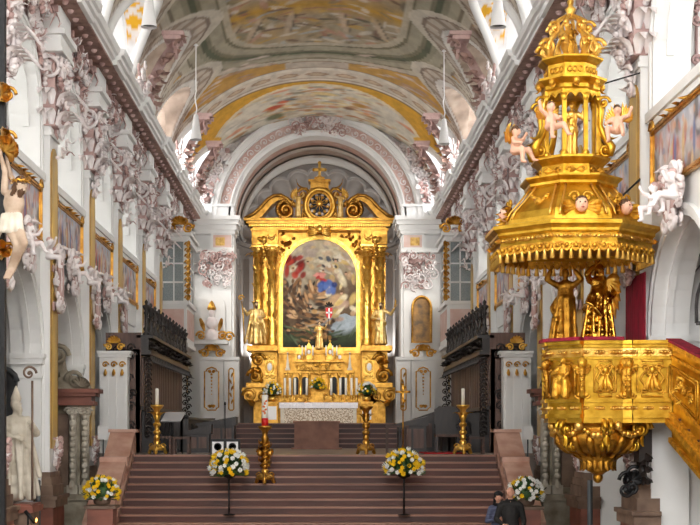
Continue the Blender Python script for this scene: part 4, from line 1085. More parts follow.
    for q in (-1, 1):
        s_ = MB(); s_.scroll((hx(q*15.5), YR - .35, hz(196)), (q, 0, 0), (0, 0, 1), .28, 1.6, .08); s_.scroll((hx(q*14), YR - .35, hz(217)), (q, 0, 0), (0, 0, -1), .26, 1.6, .07); s_.leaf((hx(q*12), YR - .3, hz(190)), (q, 0, .1), (0, 0, 1), .7, .14)
        s_.build('medallion_scroll', G, t)
    cr = MB(); x0 = HC
    cr.box(x0 - .06, x0 + .06, YR - .12, YR, hz(178), hz(163.5)); cr.box(x0 - .24, x0 + .24, YR - .12, YR, hz(171.5), hz(168.5))
    for (dx, zz) in ((-.26, 170), (.26, 170), (0, 163)): cr.sph((x0 + dx, YR - .06, hz(zz)), .085, 8, 6)
    cr.lathe([(.22, 0), (.16, .06), (.08, .12)], 10, x0, YR - .06, hz(178.5)); cr.build('top_cross', 'gold_bright', t)
    ch = MB(); ch.sph((HC, YR - .95, hz(232)), (.15, .13, .18), 10, 8); cho = None
    for q in (-1, 1):
        for k in range(4): ch.leaf((HC + q*.12, YR - .9, hz(233) - k*.04), (q, 0, .35 - k*.25), (0, -1, 0), .55, .1)
    ch.build('cherub_head', ['gold_bright'], t)
    # predella wall behind the altar table
    pr = MB(); pr.box(hx(-40), hx(40), YR - .2, YR + .4, zb, hz(352)); pr.box(hx(-41), hx(41), YR - .35, YR, hz(354), hz(351)); pr.box(hx(-40), hx(40), YR - .4, YR, zb, hz(397)); pr.build('predella', G, t)
    return t
HIGH_ALTAR = high_altar()

def altar_painting():
    nu, nv = 150, 230; w, h = 76*PXM, 111*PXM
    U, V = np.meshgrid(np.linspace(-.5, .5, nu), np.linspace(0, 1, nv), indexing='ij'); V2 = V*1.46
    u, v = U + .03*nz(U*9, V*9, 40), V + .03*nz(U*9, V*9, 41)
    C = np.ones(U.shape + (3,))*lin(np.array([112, 92, 72])/255)
    C = mixc(C, np.clip((v - .55)/.3, 0, 1), (214, 200, 170)); C = mixc(C, np.clip((.45 - v)/.2, 0, 1)*.8, (96, 78, 60)); C = mixc(C, np.clip(nz(u*7, v*9, 44), 0, 1)*.6, (224, 214, 190))
    C = mixc(C, (v < .3)*np.clip((u + .1)/.3, 0, 1), (172, 186, 198)); C = mixc(C, np.clip((.17 - v)/.06, 0, 1), (58, 70, 48)); C = mixc(C, np.clip((.07 - v)/.05, 0, 1), (38, 44, 32))
    rnd = random.Random(77)
    def many(n, ur, vr, pal, ru=(.02, .08), rv=(.015, .04), al=.85):
        nonlocal C
        for _ in range(n):
            a_, b_ = rnd.uniform(*ur), 1.46*rnd.uniform(*vr); C = stroke(C, U, V2, a_, b_, rnd.uniform(*ru)*1.25, rnd.uniform(*rv), math.atan2(b_ - .85, a_ - .02) + PI/2 + rnd.uniform(-.5, .5), rnd.choice(pal), al)
    brown = [(70, 52, 40), (110, 80, 54), (150, 108, 72), (196, 152, 108), (54, 42, 36), (214, 176, 132), (92, 66, 44), (36, 30, 28)]
    many(190, (-.5, .08), (.13, .62), brown, al=.95); many(60, (-.3, .2), (.05, .34), brown + [(206, 160, 100), (170, 124, 70)])
    many(60, (-.45, .5), (.66, .98), [(232, 222, 196), (214, 186, 140), (246, 238, 220), (188, 172, 160), (222, 196, 164)], (.03, .1), (.02, .06))
    many(40, (.12, .5), (.25, .8), [(236, 216, 160), (226, 196, 120), (206, 170, 130), (246, 234, 200), (190, 160, 140)], (.03, .1), (.02, .06))
    many(16, (-.46, -.2), (.66, .84), [(180, 44, 34), (150, 34, 28), (206, 70, 50), (120, 36, 30)], (.03, .09), (.03, .06), .9)
    many(9, (-.08, .14), (.6, .68), [(196, 60, 56), (226, 150, 140), (176, 40, 44)], (.03, .06), (.02, .04), .9)
    many(12, (.0, .22), (.48, .66), [(44, 74, 150), (30, 54, 120), (84, 112, 180)], (.03, .07), (.03, .06), .9)
    many(14, (-.1, .3), (.68, .85), [(60, 60, 72), (90, 96, 110), (236, 226, 206), (196, 150, 120)], (.02, .05), (.015, .04), .9)
    many(20, (-.5, .5), (.06, .2), [(66, 84, 52), (40, 52, 40), (96, 110, 84), (130, 148, 150)], (.04, .12), (.008, .02), .8)
    for (a, b) in ((-.36, .72), (-.16, .78), (.05, .7), (.22, .8), (.36, .68), (-.3, .45), (-.12, .38), (.06, .24), (.3, .5), (-.4, .3)):
        C = stroke(C, U, V2, a, 1.46*b, .022, .028, 0, (222, 178, 146), .95); C = stroke(C, U, V2, a, 1.46*b + .02, .022, .014, 0, (80, 56, 40), .9)
    Rr = 36.7*PXM; sp = hz(276); zb = hz(347.3)
    me = bpy.data.meshes.new('canvas'); X = HC + U*2*Rr; top = sp + np.sqrt(np.clip(Rr**2 - (X - HC)**2, 0, None)); Z = zb + V*(top - zb)
    # keep the strokes upright: remap colours by height
    jj = np.clip(((Z - zb)/(sp + Rr - zb)*(nv - 1)).astype(int), 0, nv - 1); ii = np.repeat(np.arange(nu)[:, None], nv, 1); C = C[ii, jj]
    idx = np.arange(nu*nv).reshape(nu, nv); q = np.stack([idx[:-1, :-1], idx[1:, :-1], idx[1:, 1:], idx[:-1, 1:]], -1).reshape(-1, 4)
    me.from_pydata(np.stack([X, np.full(X.shape, YR + .09), Z], -1).reshape(-1, 3).tolist(), [], q.tolist()); me.materials.append(M['canvas']); me.update(); set_cols(me, C)
    t = thing('altar_painting', 'huge arched painting of swirling figures in the gilded high altar', 'painting', (HC, YR + .09, zb))
    o = bpy.data.objects.new('canvas', me); COL.objects.link(o); attach(o, t)
    b = MB(); b.prism([(HC + x, z) for x, z in [(-Rr, zb)] + [(-Rr*math.cos(PI*i/20), sp + Rr*math.sin(PI*i/20)) for i in range(21)] + [(Rr, zb)]], 'y', YR + .1, YR + .2); b.build('stretcher', 'wood_mid', t)
altar_painting()

# bishops beside the columns
GP = ['gold_fig', 'flesh_gilt', 'hair']
M['gold_fig'] = mat('gilded_robe', rgb(246, 218, 150), .4, .55, c2=rgb(214, 166, 74), scale=6)
M['flesh_gilt'] = mat('gilded_skin', rgb(236, 206, 160), .5, .2)
up = (0, -1, 0)
a1 = [((-.2, 0, 1.38), (-.38, -.1, 1.2), (-.5, -.2, 1.38), up), ((.2, 0, 1.38), (.3, -.14, 1.15), (.12, -.3, 1.12), up)]
t = statue('bishop_statue', 'gilded bishop statue with crozier beside the left columns of the high altar', 'statue', (hx(-62), YR - 1.28, hz(347.3)), .25, statue_prims(1.16, 3, a1, (-.2, -1, 0), 0, 1, 2, 2, cape=True), GP)
c = MB(); c.tube([(-.6, -.3, .05), (-.66, -.28, 1.3), (-.72, -.25, 2.0)], .03, 6); c.scroll((-.76, -.25, 2.14), (1, 0, 0), (0, 0, 1), .13, 1.3, .035); local(c.build('crozier', 'gold_bright'), t)
a2 = [((-.2, 0, 1.38), (-.32, -.16, 1.12), (-.05, -.3, 1.05), up), ((.2, 0, 1.38), (.42, -.06, 1.24), (.6, -.16, 1.5), up)]
t = statue('saint_statue', 'gilded bearded saint with raised arm beside the right columns of the high altar', 'statue', (hx(60), YR - 1.28, hz(347.3)), -.2, statue_prims(1.14, 8, a2, (.1, -1, 0), 0, 1, 2, 2), GP)
c = MB(); c.tube([(.68, -.2, 1.72), (.72, -.2, 2.0), (.68, -.2, 2.16)], [.05, .045, .01], 6); local(c.build('flame', 'gold_bright'), t)
for q, nm in ((-1, 'left'), (1, 'right')):
    a3 = [((-.2, 0, 1.38), (-.4, -.05, 1.5), (-.3, -.1, 1.75), up), ((.2, 0, 1.38), (.34, -.1, 1.2), (.3, -.25, 1.35), up)] if q > 0 else [((-.2, 0, 1.38), (-.34, -.1, 1.2), (-.3, -.25, 1.35), up), ((.2, 0, 1.38), (.4, -.05, 1.5), (.3, -.1, 1.75), up)]
    t = statue('angel_statue', 'small winged angel in gold drapery standing %s of the altar medallion' % nm, 'statue', (hx(q*20.8), YR - .93, hz(221.5) + .03), 0, statue_prims(.68, 14 + q, a3, (q*-.3, -1, 0), 0, 1, 2, wtop=.15, wbot=.2), ['gold_fig', 'flesh', 'hair'], .022)
    w = local(wing_mb(.5).build('wing', 'gold_bright'), t); w.scale = (q, 1, 1); w.location = (q*.05, .12, .95)

# shrine behind the altar table
def shrine():
    t = thing('altar_shrine', 'gilded shrine with little gables and niches on the high altar table', 'tabernacle', (HC, YR - .6, hz(402)))
    y0, y1 = YR - .85, YR - .43
    b = MB(); b.box(hx(-35.4), hx(35.4), y0 + .1, y1, hz(402), hz(396)); b.box(hx(-35), hx(35), y0 + .25, y1, hz(396), hz(372)); b.box(hx(-23), hx(23), y0 + .1, y1, hz(372), hz(360)); b.box(hx(-25), hx(25), y0 - .16, y1, hz(363), hz(361)); b.box(hx(-35.4), hx(35.4), y0 + .1, y1, hz(373.5), hz(371)); b.build('body', 'gold', t)
    for p in (-33, -28, -19, -10, 10, 19, 28, 33):
        c = MB(); c.lathe([(.08, 0), (.05, .05), (.055, hz(374) - hz(396) - .1), (.09, hz(374) - hz(396))], 8, hx(p), y0 + .12, hz(396)); c.build('colonnette', 'gold_bright', t)
    n = MB()
    for p in (-23.5, -14.5, 14.5, 23.5):
        n.prism([(hx(p) - .13, hz(395))] + [(hx(p) - .13*math.cos(PI*i/8), hz(380) + .13*math.sin(PI*i/8)) for i in range(9)] + [(hx(p) + .13, hz(395))], 'y', y0 + .22, y0 + .3)
    n.build('niche', 'iron', t)
    for p, yb, yt, w_ in ((-20, 362, 349, 4.2), (-10.5, 360, 344, 4), (10.5, 360, 344, 4), (20, 362, 349, 4.2)):
        g = MB(); g.box(hx(p - w_*.85), hx(p + w_*.85), y0 + .1, y0 + .24, hz(yb), hz(yt + 6)); g.prism([(hx(p - w_), hz(yt + 6)), (hx(p + w_), hz(yt + 6)), (hx(p), hz(yt - 1))], 'y', y0 + .02, y0 + .25)
        g.tube([(hx(p) + .1*math.cos(2*PI*i/14), y0 + .08, hz(yt + 9) + .12*math.sin(2*PI*i/14)) for i in range(14)], .025, 5, closed=True); g.sph((hx(p), y0 + .18, hz(yt - 2)), .06, 6, 4)
        go = g.build('gable', 'gold_bright', t); e = MB(); e.sph((hx(p), y0 + .06, hz(yt + 9)), (.08, .03, .1), 8, 6); e.build('enamel', 'white', go)
    for p in (-31.5, 30):
        o = MB(); o.lathe([(.16, 0), (.16, .08), (.11, .1), (.02, .75)], 4, hx(p), y0 + .2, hz(371), PI/4, False); o.sph((hx(p), y0 + .2, hz(371) + .8), .05, 6, 4); o.build('obelisk', 'stone_pale', t)
    s_ = MB(); rnd = random.Random(6)
    for i in range(40):
        p = rnd.uniform(-34, 34); y = rnd.choice((rnd.uniform(395, 401), rnd.uniform(364, 370)))
        if abs(p) > 22 and y < 372: continue
        s_.scroll((hx(p), y0 + .06, hz(y)), (rnd.choice((-1, 1)), 0, 0), (0, 0, 1), .1, 1.4, .026, n=10)
    s_.build('scroll_relief', 'gold_bright', t)
    cx = MB(); cx.box(HC - .025, HC + .025, y0 - .1, y0 - .05, hz(384), hz(357)); cx.box(HC - .3, HC + .3, y0 - .1, y0 - .05, hz(366.5), hz(365.3))
    for q in (-1, 1): cx.tube([(HC, y0 - .07, hz(376)), (HC + q*.25, y0 - .07, hz(374)), (HC + q*.38, y0 - .07, hz(368))], .022, 5)
    cx.build('branch_cross', 'gold_dark', t)
shrine()
a4 = [((-.2, 0, 1.38), (-.3, -.12, 1.15), (-.1, -.26, 1.2), up), ((.2, 0, 1.38), (.32, -.12, 1.25), (.4, -.25, 1.45), up)]
t = statue('banner_saint_statue', 'small gilded saint holding a red shield with white cross before the painting', 'statue', (hx(0), YR - .29, hz(350.9) + .03), 0, statue_prims(.76, 21, a4, (0, -1, 0), 0, 1, 2), ['gold_fig', 'flesh_gilt', 'hair'], .022)
s_ = MB(); x0, z0 = 9.5*PXM, 1.62
shp = [(-.16, .3), (.16, .3), (.16, 0), (.1, -.14), (0, -.22), (-.1, -.14), (-.16, 0)]
s_.prism([(x0 + a, z0 + b) for a, b in shp], 'y', -.42, -.38); s_.mi = 1; s_.box(x0 - .03, x0 + .03, -.44, -.42, z0 - .2, z0 + .28); s_.box(x0 - .14, x0 + .14, -.44, -.42, z0 + .04, z0 + .11); local(s_.build('shield', ['redpaint', 'white']), t)
s_ = MB(); s_.tube([(x0 - .08, -.3, .1), (x0, -.34, 2.15)], .016, 5)
for k in range(5): s_.leaf((x0, -.36, z0 + .38), (math.cos(k*.7 + .2), 0, math.sin(k*.7 + .2)), (0, -1, 0), .26, .05)
local(s_.build('banner_staff', 'wood'), t)

def candlestick(hh, r, wax_h, wr, name='candlestick', mats='gold_bright'):
    t = thing(name, '', 'candlestick'); m = MB()
    prof = [(1.0, 0), (1.0, .04), (.62, .09), (.4, .14), (.62, .2), (.34, .26), (.24, .36), (.44, .44), (.5, .5), (.28, .58), (.2, .72), (.36, .78), (.26, .86), (.62, .95), (.7, .98), (.66, 1.0)]
    m.lathe([(a*r, b*hh) for a, b in prof], 14); m.build('stem', mats, t)
    k = MB()
    for j in range(3): k.sph((r*1.0*math.cos(j*2.09 - .52), r*1.0*math.sin(j*2.09 - .52), r*.22), (r*.28,)*3, 6, 4)
    k.build('foot', mats, t)
    c = MB(); c.lathe([(wr, 0), (wr, wax_h), (wr*.5, wax_h + .01)], 10, 0, 0, hh); co_ = c.build('candle', 'wax', t)
    w = MB(); w.tube([(0, 0, hh + wax_h), (0.005, 0, hh + wax_h + .04)], .006, 4); w.build('wick', 'iron', co_)
    return t
base = candlestick(.34, .1, .78, .055); first = True
spots = [(-34, 'first'), (-29, 'second'), (-24, 'third'), (-12.5, 'fourth'), (11.5, 'fifth'), (20.5, 'sixth'), (26, 'seventh'), (31.5, 'eighth'), (36.5, 'ninth')]
for i, (p, nm) in enumerate(spots):
    o = base if i == 0 else dup(base)
    o.location = (hx(p), YR - 1.12 + .04*(i % 2), hz(403.5) + .022); o['label'] = 'white candle on a gilded stick on the high altar table, %s from the left' % nm; o['group'] = 'candles on the high altar table'
up_ = candlestick(.2, .06, .45, .03)
for i, (p, y, nm) in enumerate(((-17, 361, 'first'), (-13.5, 358, 'second'), (-6.5, 357.5, 'third'), (6.5, 357.5, 'fourth'), (13, 358, 'fifth'), (17, 361, 'sixth'))):
    o = up_ if i == 0 else dup(up_)
    o.location = (hx(p), YR - .93, hz(361) + .004); o['label'] = 'small candle on the upper ledge of the gilded shrine, %s from the left' % nm; o['group'] = 'candles on the shrine ledge'

def mensa():
    t = thing('high_altar_table', 'stone high altar table with filigree front and white linen cloth', 'altar', (HC, 61.4, CHANCEL_Z))
    x0, x1 = hx(-37.8), hx(36); y0, y1 = 61.2, 62.0; zt = hz(403.5)
    b = MB(); b.box(x0, x1, y0, y1, CHANCEL_Z, zt); b.build('block', 'stone_pale', t)
    f = MB(); f.box(x0 + .16, x1 - .16, y0 - .03, y0, CHANCEL_Z + .06, zt - .18); f.build('antependium', 'filigree', t)
    e = MB()
    for (a, b2, c, d) in ((x0, x1, CHANCEL_Z, CHANCEL_Z + .06), (x0, x0 + .16, CHANCEL_Z, zt), (x1 - .16, x1, CHANCEL_Z, zt)): e.box(a, b2, y0 - .05, y0, c, d)
    e.build('edge', 'stone_pale', t)
    t2 = thing('altar_cloth', 'white pleated linen cloth hanging over the high altar table', 'cloth', (HC, 61.4, zt))
    c = MB(); P = []
    n = 150
    for i in range(n + 1):
        x = x0 - .06 + (x1 - x0 + .12)*i/n; w_ = .02*math.sin(i*1.9)
        P.append([(x, y1 + .02, zt + .012), (x, y0 - .06, zt + .012), (x, y0 - .08 + w_, zt - .1), (x, y0 - .08 + w_*1.5, zt - .24 - .012*abs(math.sin(i*.6)))])
    c.grid(P); o = c.build('linen', 'cloth', t2)
mensa()

# flower arrangements
def bouquet(seed, r, n, mix=.6, drop=.35):
    """returns (leaf mesh, yellow mesh, white mesh) builders, a dome of blooms over foliage, centre at the origin"""
    rnd = random.Random(seed); L, Yl, Wh = MB(), MB(), MB()
    for i in range(int(n*1.6)):
        a = rnd.uniform(0, 2*PI); e = rnd.uniform(-.7, 1.3); d = Vector((math.cos(a)*math.cos(e), math.sin(a)*math.cos(e), math.sin(e)))
        L.leaf(d*r*.3, d, (0, 0, 1), r*rnd.uniform(.6, .85)*(1.15 if e < 0 else .9), r*.1, .3, 4)
    L.sph((0, 0, 0), (r*.55, r*.55, r*.5), 8, 6)
    def bloom(m, p, d, k):
        u = Vector(d).orthogonal().normalized(); v = Vector(d).cross(u)
        for j in range(6):
            a = j*PI/3; m.leaf(p, (u*math.cos(a) + v*math.sin(a) + Vector(d)*.55), d, k*1.25, k*.5, .5, 3)
        m.sph(Vector(p) + Vector(d)*k*.25, k*.42, 6, 4)
    for i in range(int(n*1.5)):
        a = rnd.uniform(0, 2*PI); e = rnd.uniform(-.4, 1.45); d = Vector((math.cos(a)*math.cos(e), math.sin(a)*math.cos(e), math.sin(e)*.9))
        bloom(Yl if rnd.random() < mix else Wh, d*r*rnd.uniform(.84, 1.02), d, r*rnd.uniform(.16, .23))
    return L, Yl, Wh
def bloom_mesh(mt, nm):
    m = MB()
    for j in range(6):
        a = j*PI/3; m.leaf((0, 0, 0), (math.cos(a), math.sin(a), .55), (0, 0, 1), 1.25, .5, .5, 3)
    m.sph((0, 0, .25), .42, 6, 4); o = m.build(nm, mt); me = o.data; bpy.data.objects.remove(o); return me
def flowers(name, label, loc, seed, r, n, mix, parent_extra=None, sz=1.0, single=False):
    t = thing(name, label, 'flowers', (0, 0, 0)); L, Yl, Wh = bouquet(seed, r, n, mix)
    parts = (('foliage', L, 'leaf'), ('yellow_blooms', Yl, 'flower_yellow'), ('white_blooms', Wh, 'flower_white'))
    for nm, m, mt in parts[:1 if single else 3]:
        if m.v: o = m.build(nm, mt); o.parent = t
    if single:      # every bloom a part of its own
        rnd = random.Random(seed + 5)
        for i in range(min(98, int(n*1.5))):
            a = 2.4*i + rnd.uniform(-.3, .3); e = math.asin(min(.98, -.4 + 1.38*(i + .5)/min(98, int(n*1.5)))); d = Vector((math.cos(a)*math.cos(e), math.sin(a)*math.cos(e), math.sin(e)*.9))
            y = rnd.random() < mix; nm = 'yellow_bloom' if y else 'white_bloom'; me = proto(nm, lambda: bloom_mesh('flower_yellow' if y else 'flower_white', nm))
            o = bpy.data.objects.new(nm, me); COL.objects.link(o); o.parent = t; o.location = d*r*rnd.uniform(.86, 1.02); k = r*rnd.uniform(.14, .2); o.scale = (k, k, k); o.rotation_euler = d.to_track_quat('Z', 'Y').to_euler()
    t.location = loc; t.scale = (1, 1, sz); return t
tb = thing('flower_pedestal', 'gilded pedestal in the middle of the high altar table', 'pedestal', (HC - .07, YR - 1.45, hz(403.5) + .022))
m = MB(); m.box(-.3, .3, -.16, .16, 0, .05); m.box(-.24, .24, -.13, .13, .05, .42); m.box(-.28, .28, -.15, .15, .42, .47); m.build('block', 'gold'); bpy.data.objects['block.001' if 'block.001' in bpy.data.objects else 'block'].parent = tb
flowers('altar_bouquet', 'yellow bouquet on the gilded pedestal in the middle of the high altar', (HC - .07, YR - 1.45, hz(391) + .2), 31, .36, 42, .85)
for q, nm in ((-1, 'left'), (1, 'right')):
    x = hx(q*46); t = thing('altar_side_pedestal', 'gilded pedestal with white panel at the %s end of the high altar' % nm, 'pedestal', (x, 61.4, CHANCEL_Z))
    m = MB(); m.box(x - .28, x + .28, 61.1, 61.7, CHANCEL_Z, CHANCEL_Z + .15); m.box(x - .26, x + .26, 61.15, 61.65, CHANCEL_Z + .15, hz(404)); m.box(x - .28, x + .28, 61.08, 61.7, hz(405), hz(402.5)); m.build('shaft', 'gold', t)
    m = MB(); m.box(x - .2, x + .2, 61.12, 61.15, hz(420), hz(407)); m.build('panel', 'white', t)
    m = MB(); m.lathe([(.12, 0), (.2, .1), (.16, .25)], 12, x, 61.4, hz(402.5)); m.build('vase', 'gold_bright', t)
    flowers('side_bouquet', 'white and yellow bouquet on the pedestal at the %s end of the high altar' % nm, (x, 61.4, hz(402.5) + .5), 40 + q, .4, 50, .45)
# ------------------------------------------------------------------ gilded pulpit on the right wall
YP = 23.2
GPU = 'gold_pulpit'
M['lips'] = mat('painted_lips', rgb(190, 90, 84), .5)
def octa(cx, cy, r, ph=PI / 8): return [(cx + r*math.cos(ph + k*PI/4), cy + r*math.sin(ph + k*PI/4)) for k in range(8)]
def pulpit():
    cx, cy, r = 4.72, 23.3, .86
    t = thing('pulpit', 'gilded pulpit with carved panels and a descending stair on the right wall', 'pulpit', (cx, cy, 2.2))
    O = [(cx + r*math.cos(math.radians(a)), cy + r*math.sin(math.radians(a))) for a in (157.5, 202.5, 247.5, 292.5)]
    O = [(3.93, 23.45)] + O[1:]
    path = O + [(5.20, 22.46), (5.84, 22.40)]
    zt, zb, zm = 4.30, 3.12, 3.42
    def seg(mb, a, b, th, z0a, z0b, z1a, z1b, out=0.0):
        a = Vector((a[0], a[1], 0)); b = Vector((b[0], b[1], 0)); d = (b - a).normalized(); nrm = Vector((d.y, -d.x, 0))
        if nrm.y > 0 and abs(nrm.y) > .3: nrm = -nrm
        A, B = a + nrm*out, b + nrm*out; A2, B2 = a + nrm*(out - th), b + nrm*(out - th)
        e = Vector((0, 0, 1))
        mb.add([A + e*z0a, B + e*z0b, B2 + e*z0b, A2 + e*z0a, A + e*z1a, B + e*z1b, B2 + e*z1b, A2 + e*z1a], [(0,1,5,4),(1,2,6,5),(2,3,7,6),(3,0,4,7),(4,5,6,7),(3,2,1,0)], False)
        return d, nrm
    body = MB(); rail = MB(); basem = MB(); frz = MB()
    for a, b in zip(path[:-1], path[1:]):
        seg(body, a, b, .1, zb, zb, zt, zt)
        for (z0, z1, o) in ((zt - .02, zt + .03, .04), (zt + .03, zt + .09, .1), (zt - .22, zt - .18, .04)): seg(rail, a, b, .22, z0, z0, z1, z1, o)
        for (z0, z1, o) in ((zb - .02, zb + .05, .09), (zb + .05, zb + .24, .05), (zb + .24, zb + .30, .1), (zb - .1, zb - .02, .04)): seg(basem, a, b, .2, z0, z0, z1, z1, o)
        d, n_ = seg(frz, a, b, .05, zt - .17, zt - .17, zt - .04, zt - .04, .02)
        A = Vector((a[0], a[1], 0)); L = (Vector((b[0], b[1], 0)) - A).length; k = max(3, int(L/.11))
        for z in (zt - .105, zb + .145):
            for i in range(k):
                p = A + d*(L*(i + .5)/k) + n_*.06 + Vector((0, 0, z)); frz.leaf(p, d if i % 2 else -d, n_, .11, .04, .3, 3); frz.sph(p, .026, 5, 4)
    flo = MB(); pf = [(p[0], p[1]) for p in O] + [(5.2, 22.5), (5.84, 22.46), (5.84, 23.3), (5.5, 24.0), (4.9, 24.1), (4.2, 24.0)]
    flo.prism(pf, 'z', zb - .04, zb + .02)
    body.build('parapet', GPU, t); rail.build('handrail', GPU, t); basem.build('base_moulding', GPU, t); frz.build('leaf_frieze', 'gold_bright', t); flo.build('platform', GPU, t)
    bk = MB()
    for a, b in zip([(5.45, 24.02), (4.9, 24.12), (4.35, 23.98)], [(4.9, 24.12), (4.35, 23.98), (3.93, 23.45)]):
        seg(bk, a, b, .34, zt - .3, zt - .3, zt + .06, zt + .06, .0) if a[0] > 4.5 else None; seg(bk, a, b, .08, zb, zb, zt, zt)
    bk.build('back_parapet', GPU, t)
    # carved decoration on the facets
    dec = MB()
    def facet(a, b, u, z):
        A, B = Vector((a[0], a[1], 0)), Vector((b[0], b[1], 0)); d = (B - A).normalized(); n_ = Vector((d.y, -d.x, 0)); n_ = -n_ if n_.y > 0 else n_
        return A.lerp(B, u) + n_*.03 + Vector((0, 0, z)), d, n_
    E = Vector((0, 0, 1))
    def panel(a, b, u0, u1, z0, z1, name):
        m = MB(); c0, d, n_ = facet(a, b, u0, z0); c1, _, _ = facet(a, b, u1, z0); h = z1 - z0; k = .07
        loop = [c0 + d*k, c1 - d*k, c1 - d*k + E*k, c1 + E*k, c1 + E*(h - k*1.6), c1 - d*k + E*(h - k*1.6), c1 - d*k + E*h, c0 + d*k + E*h, c0 + d*k + E*(h - k*1.6), c0 + E*(h - k*1.6), c0 + E*k, c0 + d*k + E*k]
        m.tube(loop, .016, 5, closed=True)
        c = c0.lerp(c1, .5); w = (c1 - c0).length
        # strapwork escutcheon with hanging drapery
        out = [c + d*(w*.34*math.cos(2*PI*i/24)*(1 + .18*math.cos(6*PI*i/12))) + E*(h*.5 + h*.36*math.sin(2*PI*i/24)) for i in range(24)]
        m.tube(out, .02, 5, closed=True)
        for q in (-1, 1):
            m.scroll(c + d*(q*w*.22) + E*h*.8, d*q, E, .06, 1.4, .02); m.scroll(c + d*(q*w*.24) + E*h*.2, d*q, -E, .055, 1.4, .018)
            m.festoon(c + d*(q*w*.2) + E*h*.7 + n_*.02, c + E*h*.66 + n_*.02, .05, .026, 5)
            m.leaf(c + d*(q*.02) + E*h*.62 + n_*.02, d*q*.3 - E, n_, .3, .06, .3)
        m.sph(c + E*h*.74 + n_*.03, (.05, .04, .06), 8, 6); m.sph(c + E*h*.34 + n_*.02, (.04, .03, .12), 8, 6)
        m.build(name, 'gold_relief', t)
    panel(O[2], O[3], .28, .82, zm + .04, zt - .25, 'escutcheon_panel')
    panel((5.20, 22.46), (5.84, 22.40), .12, .88, zm + .04, zt - .25, 'escutcheon_panel')
    # niche with a seated saint on the front-left facet
    nm = MB(); c0, d, n_ = facet(O[1], O[2], .22, zm + .04); c1, _, _ = facet(O[1], O[2], .78, zm + .04)
    h = zt - .25 - zm - .04; nm.tube([c0, c0 + E*h*.75, c0.lerp(c1, .2) + E*h*.95, c0.lerp(c1, .8) + E*h*.95, c1 + E*h*.75, c1], .02, 5)
    nm.build('niche_frame', 'gold_relief', t)
    c = c0.lerp(c1, .5) + n_*.06
    Rm = Matrix.Translation(c - Vector((0, 0, .01))) @ Matrix.Rotation(math.atan2(n_.y, n_.x) + PI/2, 4, 'Z')
    sp = [ell((0, -.0, .17), (.15, .1, .14)), ell((0, -.05, .3), (.13, .1, .1)), ell((0, 0, .42), (.1, .07, .14)), cap((-.09, -.09, .28), (-.1, -.1, .03), .06, .07), cap((.09, -.09, .28), (.1, -.1, .03), .06, .07), cap((-.1, 0, .5), (-.16, -.1, .38), .04, .035), cap((-.16, -.1, .38), (-.02, -.14, .4), .035, .025), cap((.1, 0, .5), (.16, -.1, .4), .04, .035), cap((.16, -.1, .4), (.08, -.14, .3), .035, .025), cap((0, 0, .5), (0, 0, .56), .03, .03)] + head_prims((0, -.02, .61), .55, (0, -1, -.2))
    organic('saint_relief', sp, ['gold_relief'], .014, t, 2, T=Rm)
    # corner terms: cherub head, scroll body, drops
    for i, (p, nrm) in enumerate(((O[1], (-.92, -.38, 0)), (O[2], (-.38, -.92, 0)), (O[3], (.2, -.98, 0)), ((5.12, 22.46), (0, -1, 0)), ((5.0, 22.5), (0, -1, 0)))):
        m = MB(); n_ = Vector(nrm).normalized(); b = Vector((p[0], p[1], 0)) + n_*.07; sd = Vector((-n_.y, n_.x, 0))
        if i == 4: continue
        m.tube([b + E*(zm + .02), b + E*(zm + .3), b + n_*.03 + E*(zm + .5)], [.06, .045, .06], 8)
        m.sph(b + n_*.04 + E*(zt - .3), (.075, .075, .085), 8, 6); m.sph(b + n_*.01 + E*(zt - .27), (.085, .085, .08), 8, 6)
        for q in (-1, 1):
            m.scroll(b + sd*q*.07 + E*(zt - .42), sd*q, E, .06, 1.4, .02); m.leaf(b + sd*q*.04 + E*(zm + .5), sd*q*.8 + E*.3, n_, .16, .05); m.scroll(b + sd*q*.06 + E*(zm + .06), sd*q, -E, .055, 1.3, .02)
        for k in range(5): m.sph(b + n_*.05 + E*(zm + .48 - k*.085), .04 - .003*k, 6, 4)
        m.build('corner_term', 'gold_dark' if i == 0 else 'gold_relief', t)
    # carved caryatid child at the far left corner
    # red velvet arm rest
    v = MB()
    for a, b in zip(O[:-1], O[1:]): seg(v, a, b, .24, zt + .095, zt + .095, zt + .15, zt + .15, .13)
    v.build('velvet_armrest', 'velvet', t)
    # stair: parapet sloping down towards the nave entrance, with string, steps and red handrail
    s0, s1 = (5.84, 22.40), (6.22, 19.4); st = MB()
    dz1 = .80; dz0 = 1.35
    seg(st, s0, s1, .08, zb - .45, zb - .45 - dz0, zt, zt - dz1); st.build('stair_parapet', GPU, t)
    m = MB(); seg(m, s0, s1, .2, zt - .02, zt - .02 - dz1, zt + .08, zt + .08 - dz1, .08); seg(m, s0, s1, .1, zt - .2, zt - .2 - dz1, zt - .15, zt - .15 - dz1, .04)
    for (o0, o1, w_) in ((-.12, .0, .12), (.0, .1, .07), (.34, .40, .05), (-.42, -.34, .06)): seg(m, s0, s1, .16, zb + o0, zb + o0 - dz0, zb + o1, zb + o1 - dz0, w_)
    A, B = Vector((s0[0], s0[1], 0)), Vector((s1[0], s1[1], 0)); d = (B - A).normalized(); n_ = Vector((d.y, -d.x, 0)); n_ = -n_ if n_.x > 0 else n_
    def SP(u, v):
        z = (zb + .42 - (dz0)*u)*(1 - v) + (zt - .24 - dz1*u)*v
        return A.lerp(B, u) + n_*.1 + Vector((0, 0, z))
    for u0, u1 in ((.06, .44), (.5, .95)): m.tube([SP(u0, .08), SP(u1, .08), SP(u1, .92), SP(u0, .92)], .02, 5, closed=True); m.tube([SP(u0 + .03, .16), SP(u1 - .03, .16), SP(u1 - .03, .84), SP(u0 + .03, .84)], .012, 5, closed=True)
    m.build('stair_moulding', 'gold_relief', t)
